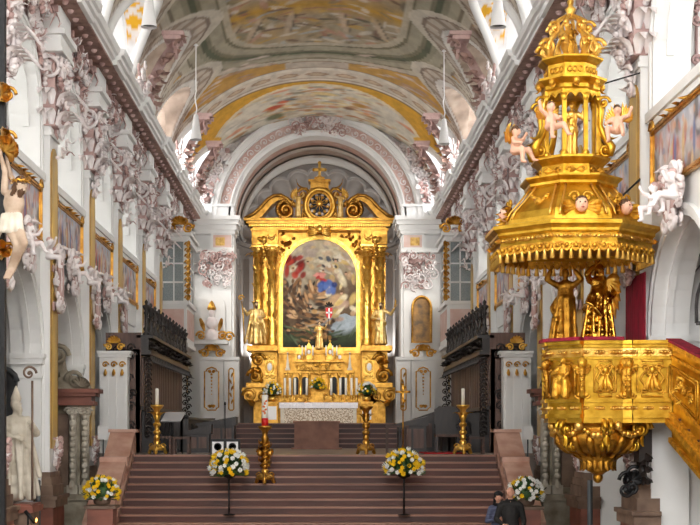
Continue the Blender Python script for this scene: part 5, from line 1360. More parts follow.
    m = MB(); rnd = random.Random(8)
    for i in range(40):
        u, v_ = rnd.choice((rnd.uniform(.12, .38), rnd.uniform(.56, .9))), rnd.uniform(.25, .75); p = SP(u, v_); a = rnd.uniform(0, 6.28); w = d*math.cos(a) + E*math.sin(a); w2 = -d*math.sin(a) + E*math.cos(a)
        if i % 2: m.scroll(p, w, w2, .07, 1.4, .018, n=10)
        else: m.leaf(p, w, n_, .16, .04)
    m.build('stair_relief', 'gold_relief', t)
    m = MB(); seg(m, s0, s1, .26, zt + .08, zt + .08 - dz1, zt + .12, zt + .12 - dz1, .1); m.build('stair_handrail', 'velvet', t)
    m = MB()
    for k in range(8):
        q = (k + .5)/8; p = A.lerp(B, q); z = zb - .05 - dz0*q + .1; m.box(p.x, p.x + .75, p.y - .2, p.y + .2, z - .16, z)
    m.build('stair_steps', 'wood_mid', t)
    m = MB(); so = [A + E*(zb - .45), B + E*(zb - .45 - dz0)]; m.add([so[0], so[1], so[1] + Vector((.8, 0, 0)), so[0] + Vector((.8, 0, 0))], [(0, 1, 2, 3)], False); m.build('stair_soffit', GPU, t)
    # bowl beneath: gadrooned, with scroll brackets, swags and a leafy tip
    bx, by = 4.80, 23.3; b = MB()
    b.lathe([(.80, 3.06), (.78, 3.0), (.62, 2.96), (.66, 2.9), (.70, 2.8), (.66, 2.66), (.52, 2.53), (.34, 2.47), (.36, 2.42), (.3, 2.36), (.2, 2.26), (.22, 2.22), (.12, 2.16), (.05, 2.1)], 32, bx, by)
    bo = b.build('bowl', 'gold_dark', t)
    g = MB()
    for k in range(16):
        a = k*PI/8; q = Vector((math.cos(a), math.sin(a), 0)); c = Vector((bx, by, 0))
        g.tube([c + q*.70 + E*2.84, c + q*.69 + E*2.7, c + q*.55 + E*2.55, c + q*.36 + E*2.48], [.05, .075, .06, .03], 6)
        g.leaf(c + q*.3 + E*2.42, q*-.15 - E, q, .22, .07, .1); g.leaf(c + q*.34 + E*2.42, q + E*.5, E, .2, .06, .4)
    g.build('gadroons', 'gold_dark', bo)
    g = MB()
    for k in range(8):
        a = k*PI/4 + .2; a2 = a + PI/4; q, q2 = Vector((math.cos(a), math.sin(a), 0)), Vector((math.cos(a2), math.sin(a2), 0)); c = Vector((bx, by, 2.95))
        g.festoon(c + q*.82, c + q2*.82, .13, .05, 8, k); g.sph(c + q*.84 + E*.02, .08, 6, 5)
    g.build('swags', 'gold_bright', bo)
    for a in (-2.5, -1.6, -.7, .2):
        g = MB(); q = Vector((math.cos(a), math.sin(a), 0)); c = Vector((bx, by, 0)); sd = Vector((-q.y, q.x, 0))
        for o in (-.05, .05): g.scroll(c + q*.82 + sd*o + E*2.92, q, E, .15, 1.5, .04); g.scroll(c + q*.66 + sd*o + E*2.62, -q, E, .1, 1.4, .03)
        g.leaf(c + q*.84 + E*2.82, q*-.1 - E, q, .2, .06, .1); g.build('scroll_bracket', GPU, bo)
    tp = MB(); tp.sph((bx, by, 2.08), (.09, .09, .1), 8, 6); tp.build('finial', 'gold_dark', bo)
    # dark post and bracket that carry it from the pillar
    p = MB(); p.box(5.44, 5.66, 23.0, 23.4, 2.35, 3.04); p.tube([(5.55, 23.2, 2.35), (5.55, 23.2, 1.95)], [.11, .02], 6)
    for k in range(5): p.leaf((5.55, 23.0, 2.5 - k*.1), (.3*(-1)**k, -.4, -.6), (0, -1, 0), .25, .07)
    p.build('support_bracket', 'wood', t)
    # red velvet back cloth on the pillar
    b = MB(); n = 24; P = [[(5.525 + .012*math.cos(i*2.2), 23.05 + 1.3*i/n, z) for z in (4.38, 5.0, 5.58)] for i in range(n + 1)]; b.grid(P); b.box(5.54, 5.56, 23.02, 24.38, 4.36, 5.6)
    b.build('velvet_back', 'velvet', t)
    t.location.x += .13
    return t
M['gold_relief'] = mat('carved_gold', rgb(240, 184, 62), .36, .66, c2=rgb(168, 112, 24), scale=9, bump=.3, bscale=32)
PULPIT = pulpit()

def canopy():
    cx, cy, ph = 4.40, 23.0, PI/8
    t = thing('pulpit_canopy', 'tiered gilded canopy with tasselled rim hanging over the pulpit', 'canopy', (cx, cy, 5.7))
    def tier(mb, prof): mb.lathe(prof, 8, cx, cy, 0, ph, False)
    r = MB(); tier(r, [(1.02, 5.98), (1.30, 5.98), (1.34, 5.92), (1.36, 5.93), (1.38, 6.08), (1.42, 6.12), (1.42, 6.16), (1.50, 6.22), (1.50, 6.28), (1.40, 6.30), (1.0, 6.34)]); r.build('rim', GPU, t)
    u = MB(); tier(u, [(1.30, 5.97), (.9, 6.05), (.0, 6.08)]); u.build('underside', 'gold_dark', t)
    O8 = [Vector((cx + 1.37*math.cos(ph + k*PI/4), cy + 1.37*math.sin(ph + k*PI/4), 0)) for k in range(8)]; E = Vector((0, 0, 1))
    sc = MB(); rf = MB()
    n_t = 0
    for k in range(8):
        a, b = O8[k], O8[(k + 1) % 8]; d = (b - a).normalized(); n_ = Vector((d.y, -d.x, 0)); L = (b - a).length; m = 7
        for i in range(m):
            c = a + d*(L*(i + .5)/m); w = L/m/2
            sc.add([c - d*w + E*5.95, c + d*w + E*5.95, c + d*w*.95 + E*5.86, c + d*w*.6 + E*5.82, c + E*5.80, c - d*w*.6 + E*5.82, c - d*w*.95 + E*5.86], [(0, 1, 2, 3, 4, 5, 6)], False)
            sc.tube([c - d*w + n_*.02 + E*5.9, c - d*w*.6 + n_*.02 + E*5.82, c + n_*.02 + E*5.79, c + d*w*.6 + n_*.02 + E*5.82, c + d*w + n_*.02 + E*5.9], .018, 5)
            sc.sph(c + n_*.03 + E*5.88, .04, 6, 4)
            q = c - d*w
            ts = MB(); ts.lathe([(.012, 0), (.02, -.03), (.035, -.05), (.03, -.075), (.045, -.19), (.03, -.2)], 8, q.x, q.y, 5.86); o = ts.build('tassel', 'gold_bright', t)
            for e in (.25, .75):
                rf.leaf(a + d*(L*(i + e)/m) + n_*.03 + E*6.03, d if (i + int(e*2)) % 2 else -d, n_, .12, .045, .3, 3)
            rf.sph(a + d*(L*(i + .5)/m) + n_*.03 + E*6.03, .03, 5, 4)
    sc.build('lambrequin', 'gold_relief', t); rf.build('rim_relief', 'gold_bright', t)
    d_ = MB(); tier(d_, [(1.22, 6.33), (1.2, 6.40), (1.14, 6.52), (.95, 6.72), (.82, 6.86), (.74, 6.96)]); d_.build('dome', GPU, t)
    rb = MB()
    for k in range(8):
        a = ph + k*PI/4
        for o in (-.07, .07): rb.tube([(cx + q*math.cos(a + o*1.2/q), cy + q*math.sin(a + o*1.2/q), z) for q, z in ((1.2, 6.41), (1.14, 6.53), (.95, 6.73), (.82, 6.87), (.74, 6.97))], .018, 5)
    rb.build('dome_ribs', 'gold_bright', t)
    c = MB(); tier(c, [(.74, 6.95), (.80, 6.99), (.80, 7.03), (.88, 7.10), (.88, 7.13), (.6, 7.15)]); tier(c, [(.58, 7.14), (.56, 7.34), (.60, 7.38), (.68, 7.44), (.68, 7.48), (.5, 7.50)]); c.build('cornice_tier', GPU, t)
    c = MB()
    for k in range(8):
        a = ph + k*PI/4 + PI/8; q = Vector((math.cos(a), math.sin(a), 0)); sd = Vector((-q.y, q.x, 0)); p = Vector((cx, cy, 7.24)) + q*.53
        for o in (-1, 1): c.scroll(p + sd*o*.1, sd*o, E, .06, 1.3, .02); c.leaf(p, sd*o, q, .14, .05)
        p = Vector((cx, cy, 6.78)) + q*.86
        if k % 2 == 0:
            for o in (-1, 1): c.festoon(p + sd*o*.16 + E*.02, p + E*-.08, .03, .045, 5, k)
            c.sph(p - E*.1 + q*.03, .09, 8, 6)
    c.build('swag_relief', 'gold_relief', t)
    # cherub heads on the dome
    for a, nm in ((-PI/2 - .02, 0), (-PI*.98, 1), (-PI*.26, 2)):
        q = Vector((math.cos(a), math.sin(a), 0)); p = Vector((cx, cy, 6.56)) + q*1.06
        h = MB(); h.sph(p + q*.06, (.105, .105, .125), 10, 8); h.sph(p + q*.16 - E*.01, .022, 6, 4)
        sd = Vector((-q.y, q.x, 0)); 
        h.mi = 1
        for o in (-1, 1): h.sph(p + q*.155 + sd*o*.04 + E*.025, .014, 6, 4)
        h.sph(p + q*.035 + E*.05, (.105, .105, .1), 10, 7); h.mi = 2; h.tube([p + q*.155 - sd*.022 - E*.055, p + q*.163 - E*.06, p + q*.155 + sd*.022 - E*.055], .009, 5)
        ho = h.build('cherub_head', ['flesh', 'hair', 'lips'], t)
        w = MB()
        for o in (-1, 1):
            for j in range(3): w.leaf(p + sd*o*.08 - E*.02*j, sd*o + E*(.2 - .3*j), q, .3, .07)
            w.scroll(p + sd*o*.1 + E*.14, sd*o, E, .08, 1.3, .025)
        w.leaf(p - E*.1, -E, q, .2, .08); w.build('gilt_wings', 'gold_relief', ho)
    # lantern: eight posts, scroll buttresses, arched heads, pierced gallery, crown of scrolls, finial
    l = MB()
    for k in (0, 3, 4, 5, 6, 7):
        a = ph + k*PI/4; x, y = cx + .47*math.cos(a), cy + .43*math.sin(a); l.box(x - .035, x + .035, y - .035, y + .035, 7.48, 8.62)
        l.lathe([(.065, 0), (.065, .06), (.035, .1), (.035, .9), (.06, .96), (.07, 1.04)], 8, x, y, 7.5)
    l.build('lantern_posts', GPU, t)
    l = MB()
    for k in range(8):
        a, b = ph + k*PI/4, ph + (k + 1)*PI/4; A = Vector((cx + .47*math.cos(a), cy + .47*math.sin(a), 0)); B = Vector((cx + .47*math.cos(b), cy + .47*math.sin(b), 0)); P = []
        for i in range(13):
            q = i/12; zz = 8.42 + .1*abs(math.sin(q*2*PI))*1.0 + .06*math.sin(q*PI); P.append([A.lerp(B, q) + E*zz, A.lerp(B, q) + E*8.66])
        l.grid(P, False); l.tube([p[0] for p in P], .018, 5)
    l.build('lantern_arches', GPU, t)
    l = MB(); tier(l, [(.46, 8.60), (.50, 8.64), (.50, 8.70), (.62, 8.78), (.62, 8.82), (.46, 8.84)]); tier(l, [(.44, 8.84), (.44, 9.06), (.48, 9.08), (.56, 9.14), (.56, 9.17), (.3, 9.2)]); l.build('lantern_cornice', GPU, t)
    l = MB()
    for k in range(8):
        a = ph + k*PI/4 + PI/8; q = Vector((math.cos(a), math.sin(a), 0)); sd = Vector((-q.y, q.x, 0)); p = Vector((cx, cy, 8.95)) + q*.415
        for o in (-.09, 0, .09): l.tube([p + sd*o + sd*.035*math.cos(j) + E*.045*math.sin(j) + q*.01 for j in np.linspace(0, 2*PI, 9)[:-1]], .012, 4, closed=True)
        l.sph(p + E*-.22 + q*.12, (.06, .06, .07), 6, 5); l.leaf(p - E*.2 + q*.1, -E, q, .16, .06)
    l.build('pierced_gallery', 'gold_relief', t)
    for k in (0, 2, 3, 4, 7):
        a = ph + k*PI/4; q = Vector((math.cos(a), math.sin(a), 0)); c = Vector((cx, cy, 0)); b = MB()
        b.tube([c + q*.44 + E*8.5, c + q*.52 + E*8.3, c + q*.5 + E*8.05, c + q*.58 + E*7.85, c + q*.70 + E*7.66, c + q*.66 + E*7.52], [.05, .06, .05, .06, .075, .06], 6)
        b.scroll(c + q*.60 + E*7.62, q, -E, .1, 1.5, .035); b.scroll(c + q*.56 + E*8.42, q, E, .1, 1.5, .03); b.leaf(c + q*.56 + E*7.95, q*.5 - E, q, .28, .08)
        b.build('scroll_buttress', GPU, t)
    cr = MB()
    for k in range(8):
        a = ph + k*PI/4; q = Vector((math.cos(a), math.sin(a), 0)); c = Vector((cx, cy, 0)); s_ = Vector((-q.y, q.x, 0))
        cr.tube([c + q*.36 + E*9.2, c + q*.46 + E*9.36, c + q*.38 + E*9.55, c + q*.24 + E*9.66, c + q*.26 + E*9.85, c + q*.08 + E*9.95], [.045, .05, .04, .035, .03, .03], 6)
        cr.scroll(c + q*.44 + E*9.38, q, E, .13, 1.5, .04); cr.scroll(c + q*.30 + E*9.72, q, E, .1, 1.5, .032); cr.leaf(c + q*.42 + E*9.2, q*.4 + E, q, .26, .07)
    cr.build('crown_scrolls', 'gold_bright', t)
    f = MB(); f.lathe([(.1, 9.9), (.06, 9.98), (.1, 10.06), (.04, 10.12), (.06, 10.2), (.025, 10.26), (.02, 10.6)], 10, cx, cy); 
    f.build('finial', 'gold_bright', t)
    rd = MB(); rd.tube([(cx + .5, cy + .1, 8.8), (5.72, 23.5, 9.12)], .014, 5); rd.build('tie_rod', 'iron', t)
    lk = MB(); lk.tube([(cx + .9, cy + .2, 6.9), (5.74, 23.5, 7.3)], .02, 5); lk.build('lower_tie', 'iron', t)
    return (cx, cy)
CC = canopy()
cx, cy = CC
GA = ['gold_dress', 'gold_dress', 'gold_dress']
M['gold_dress'] = mat('gilded_dress', rgb(236, 182, 76), .24, 1.0, c2=rgb(150, 100, 30), scale=6, bump=.2, bscale=14)
up = (0, -1, 0)
a = [((-.2, 0, 1.38), (-.3, -.12, 1.5), (-.14, -.14, 1.68), up), ((.2, 0, 1.38), (.3, -.1, 1.12), (.16, -.25, 1.0), up)]
t = statue('angel_statue', 'gilded angel with one wing standing on the pulpit rim and holding up the canopy', 'statue', (5.09, 23.98, 4.36), .15, statue_prims(.86, 55, a, (-.5, -1, .2), 0, 0, 0, wtop=.24, wbot=.44, hairlong=True), ['gold_dress'], .022)
for q in (1,):
    w = local(wing_mb(1.0).build('wing', 'gold_bright'), t); w.scale = (q*(1.0 if q > 0 else .6), 1, -1) ; w.location = (.10*q, -.02, 1.2); w.scale = (.46, .8, -.95); w.rotation_euler = (0, 0, -.7)
a = [((-.2, 0, 1.38), (-.4, -.1, 1.5), (-.3, -.1, 1.72), up), ((.2, 0, 1.38), (.36, -.12, 1.48), (.2, -.12, 1.7), up)]
t = statue('caryatid_statue', 'dark gilded figure behind the angel, both arms raised under the canopy', 'statue', (4.5, 24.02, 4.38), -.3, statue_prims(.80, 57, a, (.4, -1, .3), 0, 0, 0, wtop=.22, wbot=.38, lean=-.05), ['gold_dark'], .022)
# gilded saint standing inside the lantern
t = statue('lantern_saint_statue', 'small gilded saint standing inside the lantern of the pulpit canopy', 'statue', (cx, cy - .12, 7.53), 0, statue_prims(.53, 61, [((-.2, 0, 1.38), (-.3, -.12, 1.15), (-.1, -.26, 1.2), up), ((.2, 0, 1.38), (.34, -.05, 1.2), (.36, -.1, 1.5), up)], (0, -1, 0), 0, 0, 0, wtop=.13, wbot=.2), ['gold_bright'], .015)
PF = ['flesh', 'hair']
putto('canopy_putto', 'flesh coloured cherub with gilt wings sitting on the left of the canopy lantern', (cx - .46, cy - .70, 7.86), .5, .72, 1, PF, 'gold_bright')
putto('canopy_putto', 'flesh coloured cherub with gilt wings sitting on the right of the canopy lantern', (cx + .70, cy - .46, 7.86), -.5, .72, 0, PF, 'gold_bright')
putto('canopy_putto', 'flesh coloured cherub leaning out at the far left below the lantern of the canopy', (cx - .98, cy - .28, 7.55), 1.0, .72, 0, PF, 'gold_bright')
t = statue('crown_saint_statue', 'small dark gilded figure within the crown of scrolls atop the canopy', 'statue', (cx, cy, 9.2), 0, statue_prims(.36, 66, [((-.2, 0, 1.38), (-.3, -.12, 1.15), (-.1, -.26, 1.2), up), ((.2, 0, 1.38), (.32, -.12, 1.2), (.2, -.26, 1.3), up)], (0, -1, 0), 0, 0, 0), ['gold_dark'], .014)
M['orange'] = mat('orange_wax', rgb(226, 120, 60), .6)
# ------------------------------------------------------------------ choir furniture
def stalls(s):
    sd = SIDE[s]
    t = thing('choir_stalls', 'black carved choir stalls with tall spindle crest along the %s side of the choir' % sd, 'choir stalls', (s*4.9, 41.4, CHOIR_Z))
    y0, y1 = 36.05, 46.8; xb = 4.68; B = lambda m, a, b, c, d, e, f: m.box(s*a, s*b, c, d, e, f)
    m = MB(); B(m, xb, xb + .12, y0, y1, CHOIR_Z, 5.0); B(m, xb - .02, 5.6, y0, y0 + .14, CHOIR_Z, 5.5); B(m, xb, 5.6, y1 - .14, y1, CHOIR_Z, 5.2); B(m, xb, 5.6, y0, y1, 5.0, 5.06); m.build('carcass', 'wood_panel', t)
    p = MB(); n = 22
    for k in range(n):
        a = y0 + .3 + (y1 - y0 - .5)*k/n; B(p, xb - .05, xb, a, a + .34, 3.55, 4.85)
    p.build('back_panels', 'wood_panel', t)
    f = MB(); B(f, xb - .28, xb + .1, y0 + .02, y1, 4.92, 5.02); B(f, xb - .22, xb + .1, y0 + .02, y1, 5.02, 5.36); B(f, xb - .34, xb + .1, y0, y1, 5.36, 5.44); B(f, xb - .1, xb, y0, y1, 3.44, 3.54); f.build('canopy_frieze', 'wood', t)
    r = MB(); rnd = random.Random(4)
    for k in range(54):
        y = y0 + .15 + .2*k; x = s*(xb - .24)
        r.leaf((x, y, 5.19), (0, 1 if k % 2 else -1, rnd.uniform(-.6, .6)), (-s, 0, 0), .26, .08); 
        if k % 3 == 0: r.scroll((x, y, 5.19), (0, 1, 0), (0, 0, 1), .12, 1.4, .025, n=10)
        if k % 2: r.leaf((s*(xb - .26), y, 4.92), (0, .2, -1), (-s, 0, 0), .3, .09)
    for k in range(20):
        z = 2.9 + rnd.uniform(0, 2.2); r.scroll((s*rnd.uniform(4.8, 5.45), y0 - .03, z), (1, 0, 0), (0, 0, 1), .12, 1.4, .025, n=10)
    r.build('carved_relief', 'wood', t)
    g = MB()
    for k in range(16):
        z = 2.8 + .13*k; g.scroll((s*(xb - .12 - .12*(k % 2)), y1 - .05, z), (1, 0, 0), (0, 0, 1), .1, 1.5, .025, n=10); g.scroll((s*(xb - .2), y0 + .05, z), (1, 0, 0), (0, 0, 1), .1, 1.5, .025, n=10)
    g.build('end_scrolls', 'wood', t)
    for k in range(12):
        y = y0 + .2 + (y1 - y0 - .4)*k/11; b = MB()
        b.lathe([(.1, 5.44), (.1, 5.5), (.05, 5.54), (.085, 5.62), (.05, 5.68), (.045, 5.98), (.075, 6.04), (.045, 6.1), (.11, 6.2), (.11, 6.24), (.03, 6.27), (.05, 6.34), (.01, 6.4)], 8, s*(xb - .14), y)
        if k < 11:
            y2 = y + (y1 - y0 - .4)/11
            b.tube([(s*(xb - .14), y + .05, 5.98), (s*(xb - .14), (y + y2)/2, 5.78), (s*(xb - .14), y2 - .05, 5.98)], .03, 5); b.scroll((s*(xb - .14), (y + y2)/2, 5.6), (0, 1, 0), (0, 0, 1), .12, 1.4, .028, n=10)
            b.tube([(s*(xb - .14), (y + y2)/2, 5.44), (s*(xb - .14), (y + y2)/2, 5.95)], .022, 5)
        b.build('crest_spindle', 'wood', t)
    for k in range(11):
        y = y0 + .35 + (y1 - y0 - .7)*k/10; d = MB()
        pts = [(xb, CHOIR_Z), (xb - .6, CHOIR_Z), (xb - .58, 2.75), (xb - .46, 2.8), (xb - .5, 3.1), (xb - .62, 3.2), (xb - .56, 3.32), (xb - .2, 3.36), (xb, 3.45)]
        d.prism([(s*x, z) for x, z in pts], 'y', y - .035, y + .035); d.build('divider', 'wood', t)
    m = MB(); B(m, xb - .5, xb, y0 + .3, y1 - .3, 2.72, 2.78); m.build('seat', 'wood', t)
    m = MB(); rnd = random.Random(5)
    B(m, xb - 1.05, xb - .98, y0 + .9, y1 - .4, CHOIR_Z, 3.2); B(m, xb - 1.2, xb - .85, y0 + .9, y1 - .4, 3.2, 3.26)
    for y in (y0 + .9, y1 - .5): B(m, xb - 1.2, xb - .8, y, y + .1, CHOIR_Z, 3.3)
    for k in range(9):
        y = y0 + 1.1 + 1.0*k; B(m, xb - 1.09, xb - 1.05, y, y + .8, 2.45, 3.08)
    m.build('front_desk', 'wood', t)
for s in (-1, 1): stalls(s)

M['dark_picture'] = mat('dark_picture', rgb(96, 76, 50), .5, c2=rgb(190, 140, 70), scale=3, detail=6)
def gold_panel(m, x0, x1, z0, z1, y, seed=0):
    """gilt line frame with shell, drops and scrolls, on a plane facing -y"""
    w, h = x1 - x0, z1 - z0; cx = (x0 + x1)/2; k = min(w, h)*.2
    pts = [(x0, z0 + k), (x0, z1 - k), (x0 + k*.6, z1 - k*.9), (x0 + k, z1 - .1*k), (cx, z1 + k*.5), (x1 - k, z1 - .1*k), (x1 - k*.6, z1 - k*.9), (x1, z1 - k), (x1, z0 + k), (x1 - k*.8, z0 + k*.6), (x1 - k, z0), (x0 + k, z0), (x0 + k*.8, z0 + k*.6)]
    m.tube([(a, y, b) for a, b in pts], .03, 5, closed=True)
    if w > .5:
        for q in (-1, 1):
            for zz in (z1 - k*1.1, z0 + k*1.3): m.scroll((cx + q*w*.14, y - .01, zz), (q, 0, 0), (0, 0, 1), w*.1, 1.5, .025)
        for i in range(7): m.sph((cx, y - .01, z1 - k*2 - i*h*.08), .05 - .004*i, 6, 4)
        for i in range(6): m.leaf((cx, y, z0 + k*1.2), (math.cos(i*PI/5), -.1, math.sin(i*PI/5)), (0, -1, 0), w*.22, .04)
    else:
        for i in range(5): m.leaf((cx, y, z0 + h*(.15 + .16*i)), (.3*(-1)**i, 0, 1), (0, -1, 0), h*.15, .04)
    return m
def rocaille(cx, y, z, w, h, seed):
    m = MB(); rnd = random.Random(seed)
    for q in (-1, 1):
        m.scroll((cx + q*w*.32, y, z + h*.25), (q, 0, 0), (0, 0, 1), w*.18, 1.6, w*.05); m.scroll((cx + q*w*.18, y, z + h*.6), (-q, 0, 0), (0, 0, 1), w*.14, 1.6, w*.04); m.leaf((cx + q*w*.4, y, z + h*.3), (q, 0, .5), (0, -1, 0), w*.25, w*.07)
    for i in range(7):
        a = PI*(i + .5)/7; m.leaf((cx, y, z + h*.5), (math.cos(a), -.1, math.sin(a)), (0, -1, 0), h*.55, w*.08)
    return m
for s in (-1, 1):
    sd = SIDE[s]; x0, x1 = 4.95, 5.68; y = 35.55
    t = thing('panelled_cupboard', 'white fluted cupboard with gilded crest at the near end of the %s choir stalls' % sd, 'cupboard', (s*5.3, y + .2, CHOIR_Z))
    m = MB(); m.box(s*x0, s*x1, y, y + .4, CHOIR_Z, 4.82); m.box(s*(x0 - .06), s*(x1 + .04), y - .05, y + .40, 4.82, 4.9); m.box(s*(x0 - .1), s*(x1 + .06), y - .1, y + .42, 4.9, 4.98); m.box(s*(x0 - .04), s*(x1 + .03), y - .04, y + .42, CHOIR_Z, CHOIR_Z + .25); m.build('body', 'plaster', t)
    m = MB()
    for k in range(3): m.box(s*(x0 + .06 + .22*k), s*(x0 + .20 + .22*k), y - .04, y, CHOIR_Z + .3, 4.5)
    m.build('fluting', 'plaster', t)
    m = MB()
    for k in range(3): m.scroll((s*(x0 + .13 + .22*k), y - .06, 4.62), (1, 0, 0), (0, 0, 1), .08, 1.3, .02); m.leaf((s*(x0 + .13 + .22*k), y - .05, 4.5), (0, -.1, -1), (0, -1, 0), .25, .05)
    m.build('gilt_capital', 'gold', t)
    rocaille(s*(x0 + x1)/2, y + .15, 4.98, .5, .46, 3).build('gilded_crest', 'gold_bright', t)
    # tall cupboards with gilt panels against the chancel arch
    y = 57.2
    for nm, a, b in (('wide', 3.98, 4.98), ('narrow', 3.34, 3.95)):
        t = thing('gilt_panel_cupboard', '%s white cupboard with gilt scroll panel beside the %s pier of the chancel arch' % (nm, sd), 'cupboard', (s*(a + b)/2, y + .3, CHANCEL_Z))
        m = MB(); m.box(s*a, s*b, y, y + .7, CHANCEL_Z, 5.85); m.box(s*(a - .015), s*(b + .015), y - .08, y + .72, 5.85, 6.0); m.box(s*(a + .0), s*(b - .0), y - .05, y, CHANCEL_Z, CHANCEL_Z + .3); m.build('body', 'plaster', t)
        d = MB(); d.box(s*(a + .1), s*(b - .1), y - .03, y, CHANCEL_Z + .4, 5.72); do = d.build('door', 'plaster', t)
        gold_panel(MB(), min(s*(a + .2), s*(b - .2)), max(s*(a + .2), s*(b - .2)), CHANCEL_Z + .6, 5.5, y - .05).build('gilt_scrolls', 'gold', do)
        if nm == 'wide':
            rocaille(s*(a + b)/2, y + .2, 6.0, 1.0, .6, 5).build('gilded_crest', 'gold', t)
    # shrine or picture above them
    y = 57.6
    if s < 0:
        t = thing('reliquary_shrine', 'white and gold reliquary niche with gilded bust above the left cupboards', 'shrine', (-4.5, y, 6.65))
        m = MB(); m.prism([(-5.05, 6.65), (-3.95, 6.65), (-3.95, 8.2)] + [(-4.5 + .55*math.cos(PI*i/12), 8.2 + .55*math.sin(PI*i/12)) for i in range(1, 12)] + [(-5.05, 8.2)], 'y', y, y + .3); m.box(-5.2, -3.8, y - .5, y + .3, 6.55, 6.7); m.build('niche', 'plaster', t)
        b = MB(); b.lathe([(.4, 6.7), (.3, 6.8), (.34, 6.95), (.2, 7.1), (.12, 7.2)], 14, -4.5, y - .2); b.sph((-4.5, y - .2, 7.45), (.26, .18, .28), 10, 8); b.sph((-4.5, y - .22, 7.86), (.14, .15, .18), 10, 8); b.build('bust', 'stucco', t)
        b = MB(); b.lathe([(.16, 8.0), (.2, 8.06), (.1, 8.3), (.02, 8.4)], 8, -4.5, y - .2); 
        for q in (-1, 1): b.scroll((-4.5 + q*.45, y - .3, 6.9), (q, 0, 0), (0, 0, 1), .18, 1.6, .05); b.leaf((-4.5 + q*.3, y - .3, 7.1), (q*.3, 0, 1), (0, -1, 0), .7, .1)
        b.scroll((-3.75, y - .35, 6.85), (1, 0, 0), (0, 0, 1), .2, 1.6, .05); b.build('gilt_ornament', 'gold', t)
    else:
        t = thing('arched_painting', 'dark arched painting in a gilded frame above the right cupboards', 'painting', (4.45, y, 6.6))
        o = [(4.05, 6.65), (4.85, 6.65), (4.85, 8.1)] + [(4.45 + .4*math.cos(PI*i/12), 8.1 + .5*math.sin(PI*i/12)) for i in range(1, 12)] + [(4.05, 8.1)]
        m = MB(); m.prism(o, 'y', y + .1, y + .2); m.build('canvas', 'dark_picture', t)
        m = MB(); m.tube([(a, y + .06, b) for a, b in o], .06, 6, closed=True); m.build('frame', 'gold', t)
    o = relief(120 + s, 1.3, 1.5, 60, None, (.1, .24), .05, .3).build('stucco_cluster', SM); o.rotation_euler = (0, 0, -PI/2); o.location = (s*4.35, 58.2, 9.1); o.parent = CHANCEL
    # oratory box on the side wall
    t = thing('oratory_box', 'white and gold oratory box with leaded window high on the %s choir wall' % sd, 'oratory', (s*5.3, 52.2, 6.0))
    a, b, y0, y1 = 4.85, 5.84, 50.2, 53.2
    m = MB(); m.box(s*a, s*b, y0, y1, 6.15, 7.55); m.box(s*(a - .1), s*b, y0 - .1, y1, 7.55, 7.7); m.box(s*(a - .06), s*b, y0 - .06, y1, 6.0, 6.15); m.prism([(s*(a + .1), 6.0), (s*b, 6.0), (s*b, 5.0), (s*(a + .6), 5.5)], 'y', y0 + .1, y1)
    m.box(s*(b - .1), s*b, y0, y1, 7.7, 9.9); m.box(s*a, s*(a + .12), y0, y0 + .12, 7.7, 9.9); m.box(s*a, s*(a + .12), y1 - .12, y1, 7.7, 9.9); m.box(s*(a - .1), s*b, y0 - .1, y1, 9.9, 10.1); m.box(s*(a - .2), s*b, y0 - .2, y1, 10.1, 10.22); m.build('box', 'plaster', t)
    m = MB(); m.box(s*(a + .1), s*(b - .1), y0 - .02, y0, 6.35, 7.4); m.box(s*(a - .02), s*a, y0 + .2, y1 - .2, 6.35, 7.4); m.build('rose_panel', 'coffer', t)
    m = MB(); m.box(s*(a + .12), s*(b - .1), y0 + .04, y0 + .08, 7.7, 9.9); m.box(s*(a + .04), s*(a + .08), y0 + .12, y1 - .12, 7.7, 9.9); wo = m.build('window_pane', 'glass', t)
    m = MB()
    for zz in (8.4, 9.1): m.box(s*(a + .12), s*(b - .1), y0 + .02, y0 + .1, zz - .03, zz + .03); m.box(s*(a + .02), s*(a + .1), y0, y1, zz - .03, zz + .03)
    m.box(s*(a + .45), s*(a + .5), y0 + .02, y0 + .1, 7.7, 9.9); m.build('window_bars', 'white', wo)
    m = MB(); rnd = random.Random(7)
    for zz in np.arange(7.8, 9.9, .22): m.scroll((s*(a - .05), y0 - .05, zz), (s, 0, 0), (0, 0, 1), .1, 1.4, .035, n=10); m.leaf((s*(a - .02), y0 - .08, zz), (-s*.6, -.2, .6), (0, -1, 0), .25, .07)
    m.build('gilt_corner', 'gold', t)
    rocaille(s*(a + .25), y0 - .1, 10.2, 1.0, .7, 9).build('gilded_crest', 'gold', t)

# ------------------------------------------------------------------ things on the stair and the choir floor
t = thing('peoples_altar', 'plain brown marble block altar at the foot of the altar steps', 'altar', (0, 43.3, CHOIR_Z))
m = MB(); m.box(-.70, .72, 43.0, 43.9, CHOIR_Z + .02, 3.12); m.build('block', 'altar_red', t)
m = MB(); m.box(-.74, .76, 42.96, 43.94, 3.12, 3.19); m.build('top_slab', 'altar_red', t)
m = MB(); m.box(-.80, .82, 42.9, 44.0, CHOIR_Z, CHOIR_Z + .04); m.build('base', 'altar_red', t)

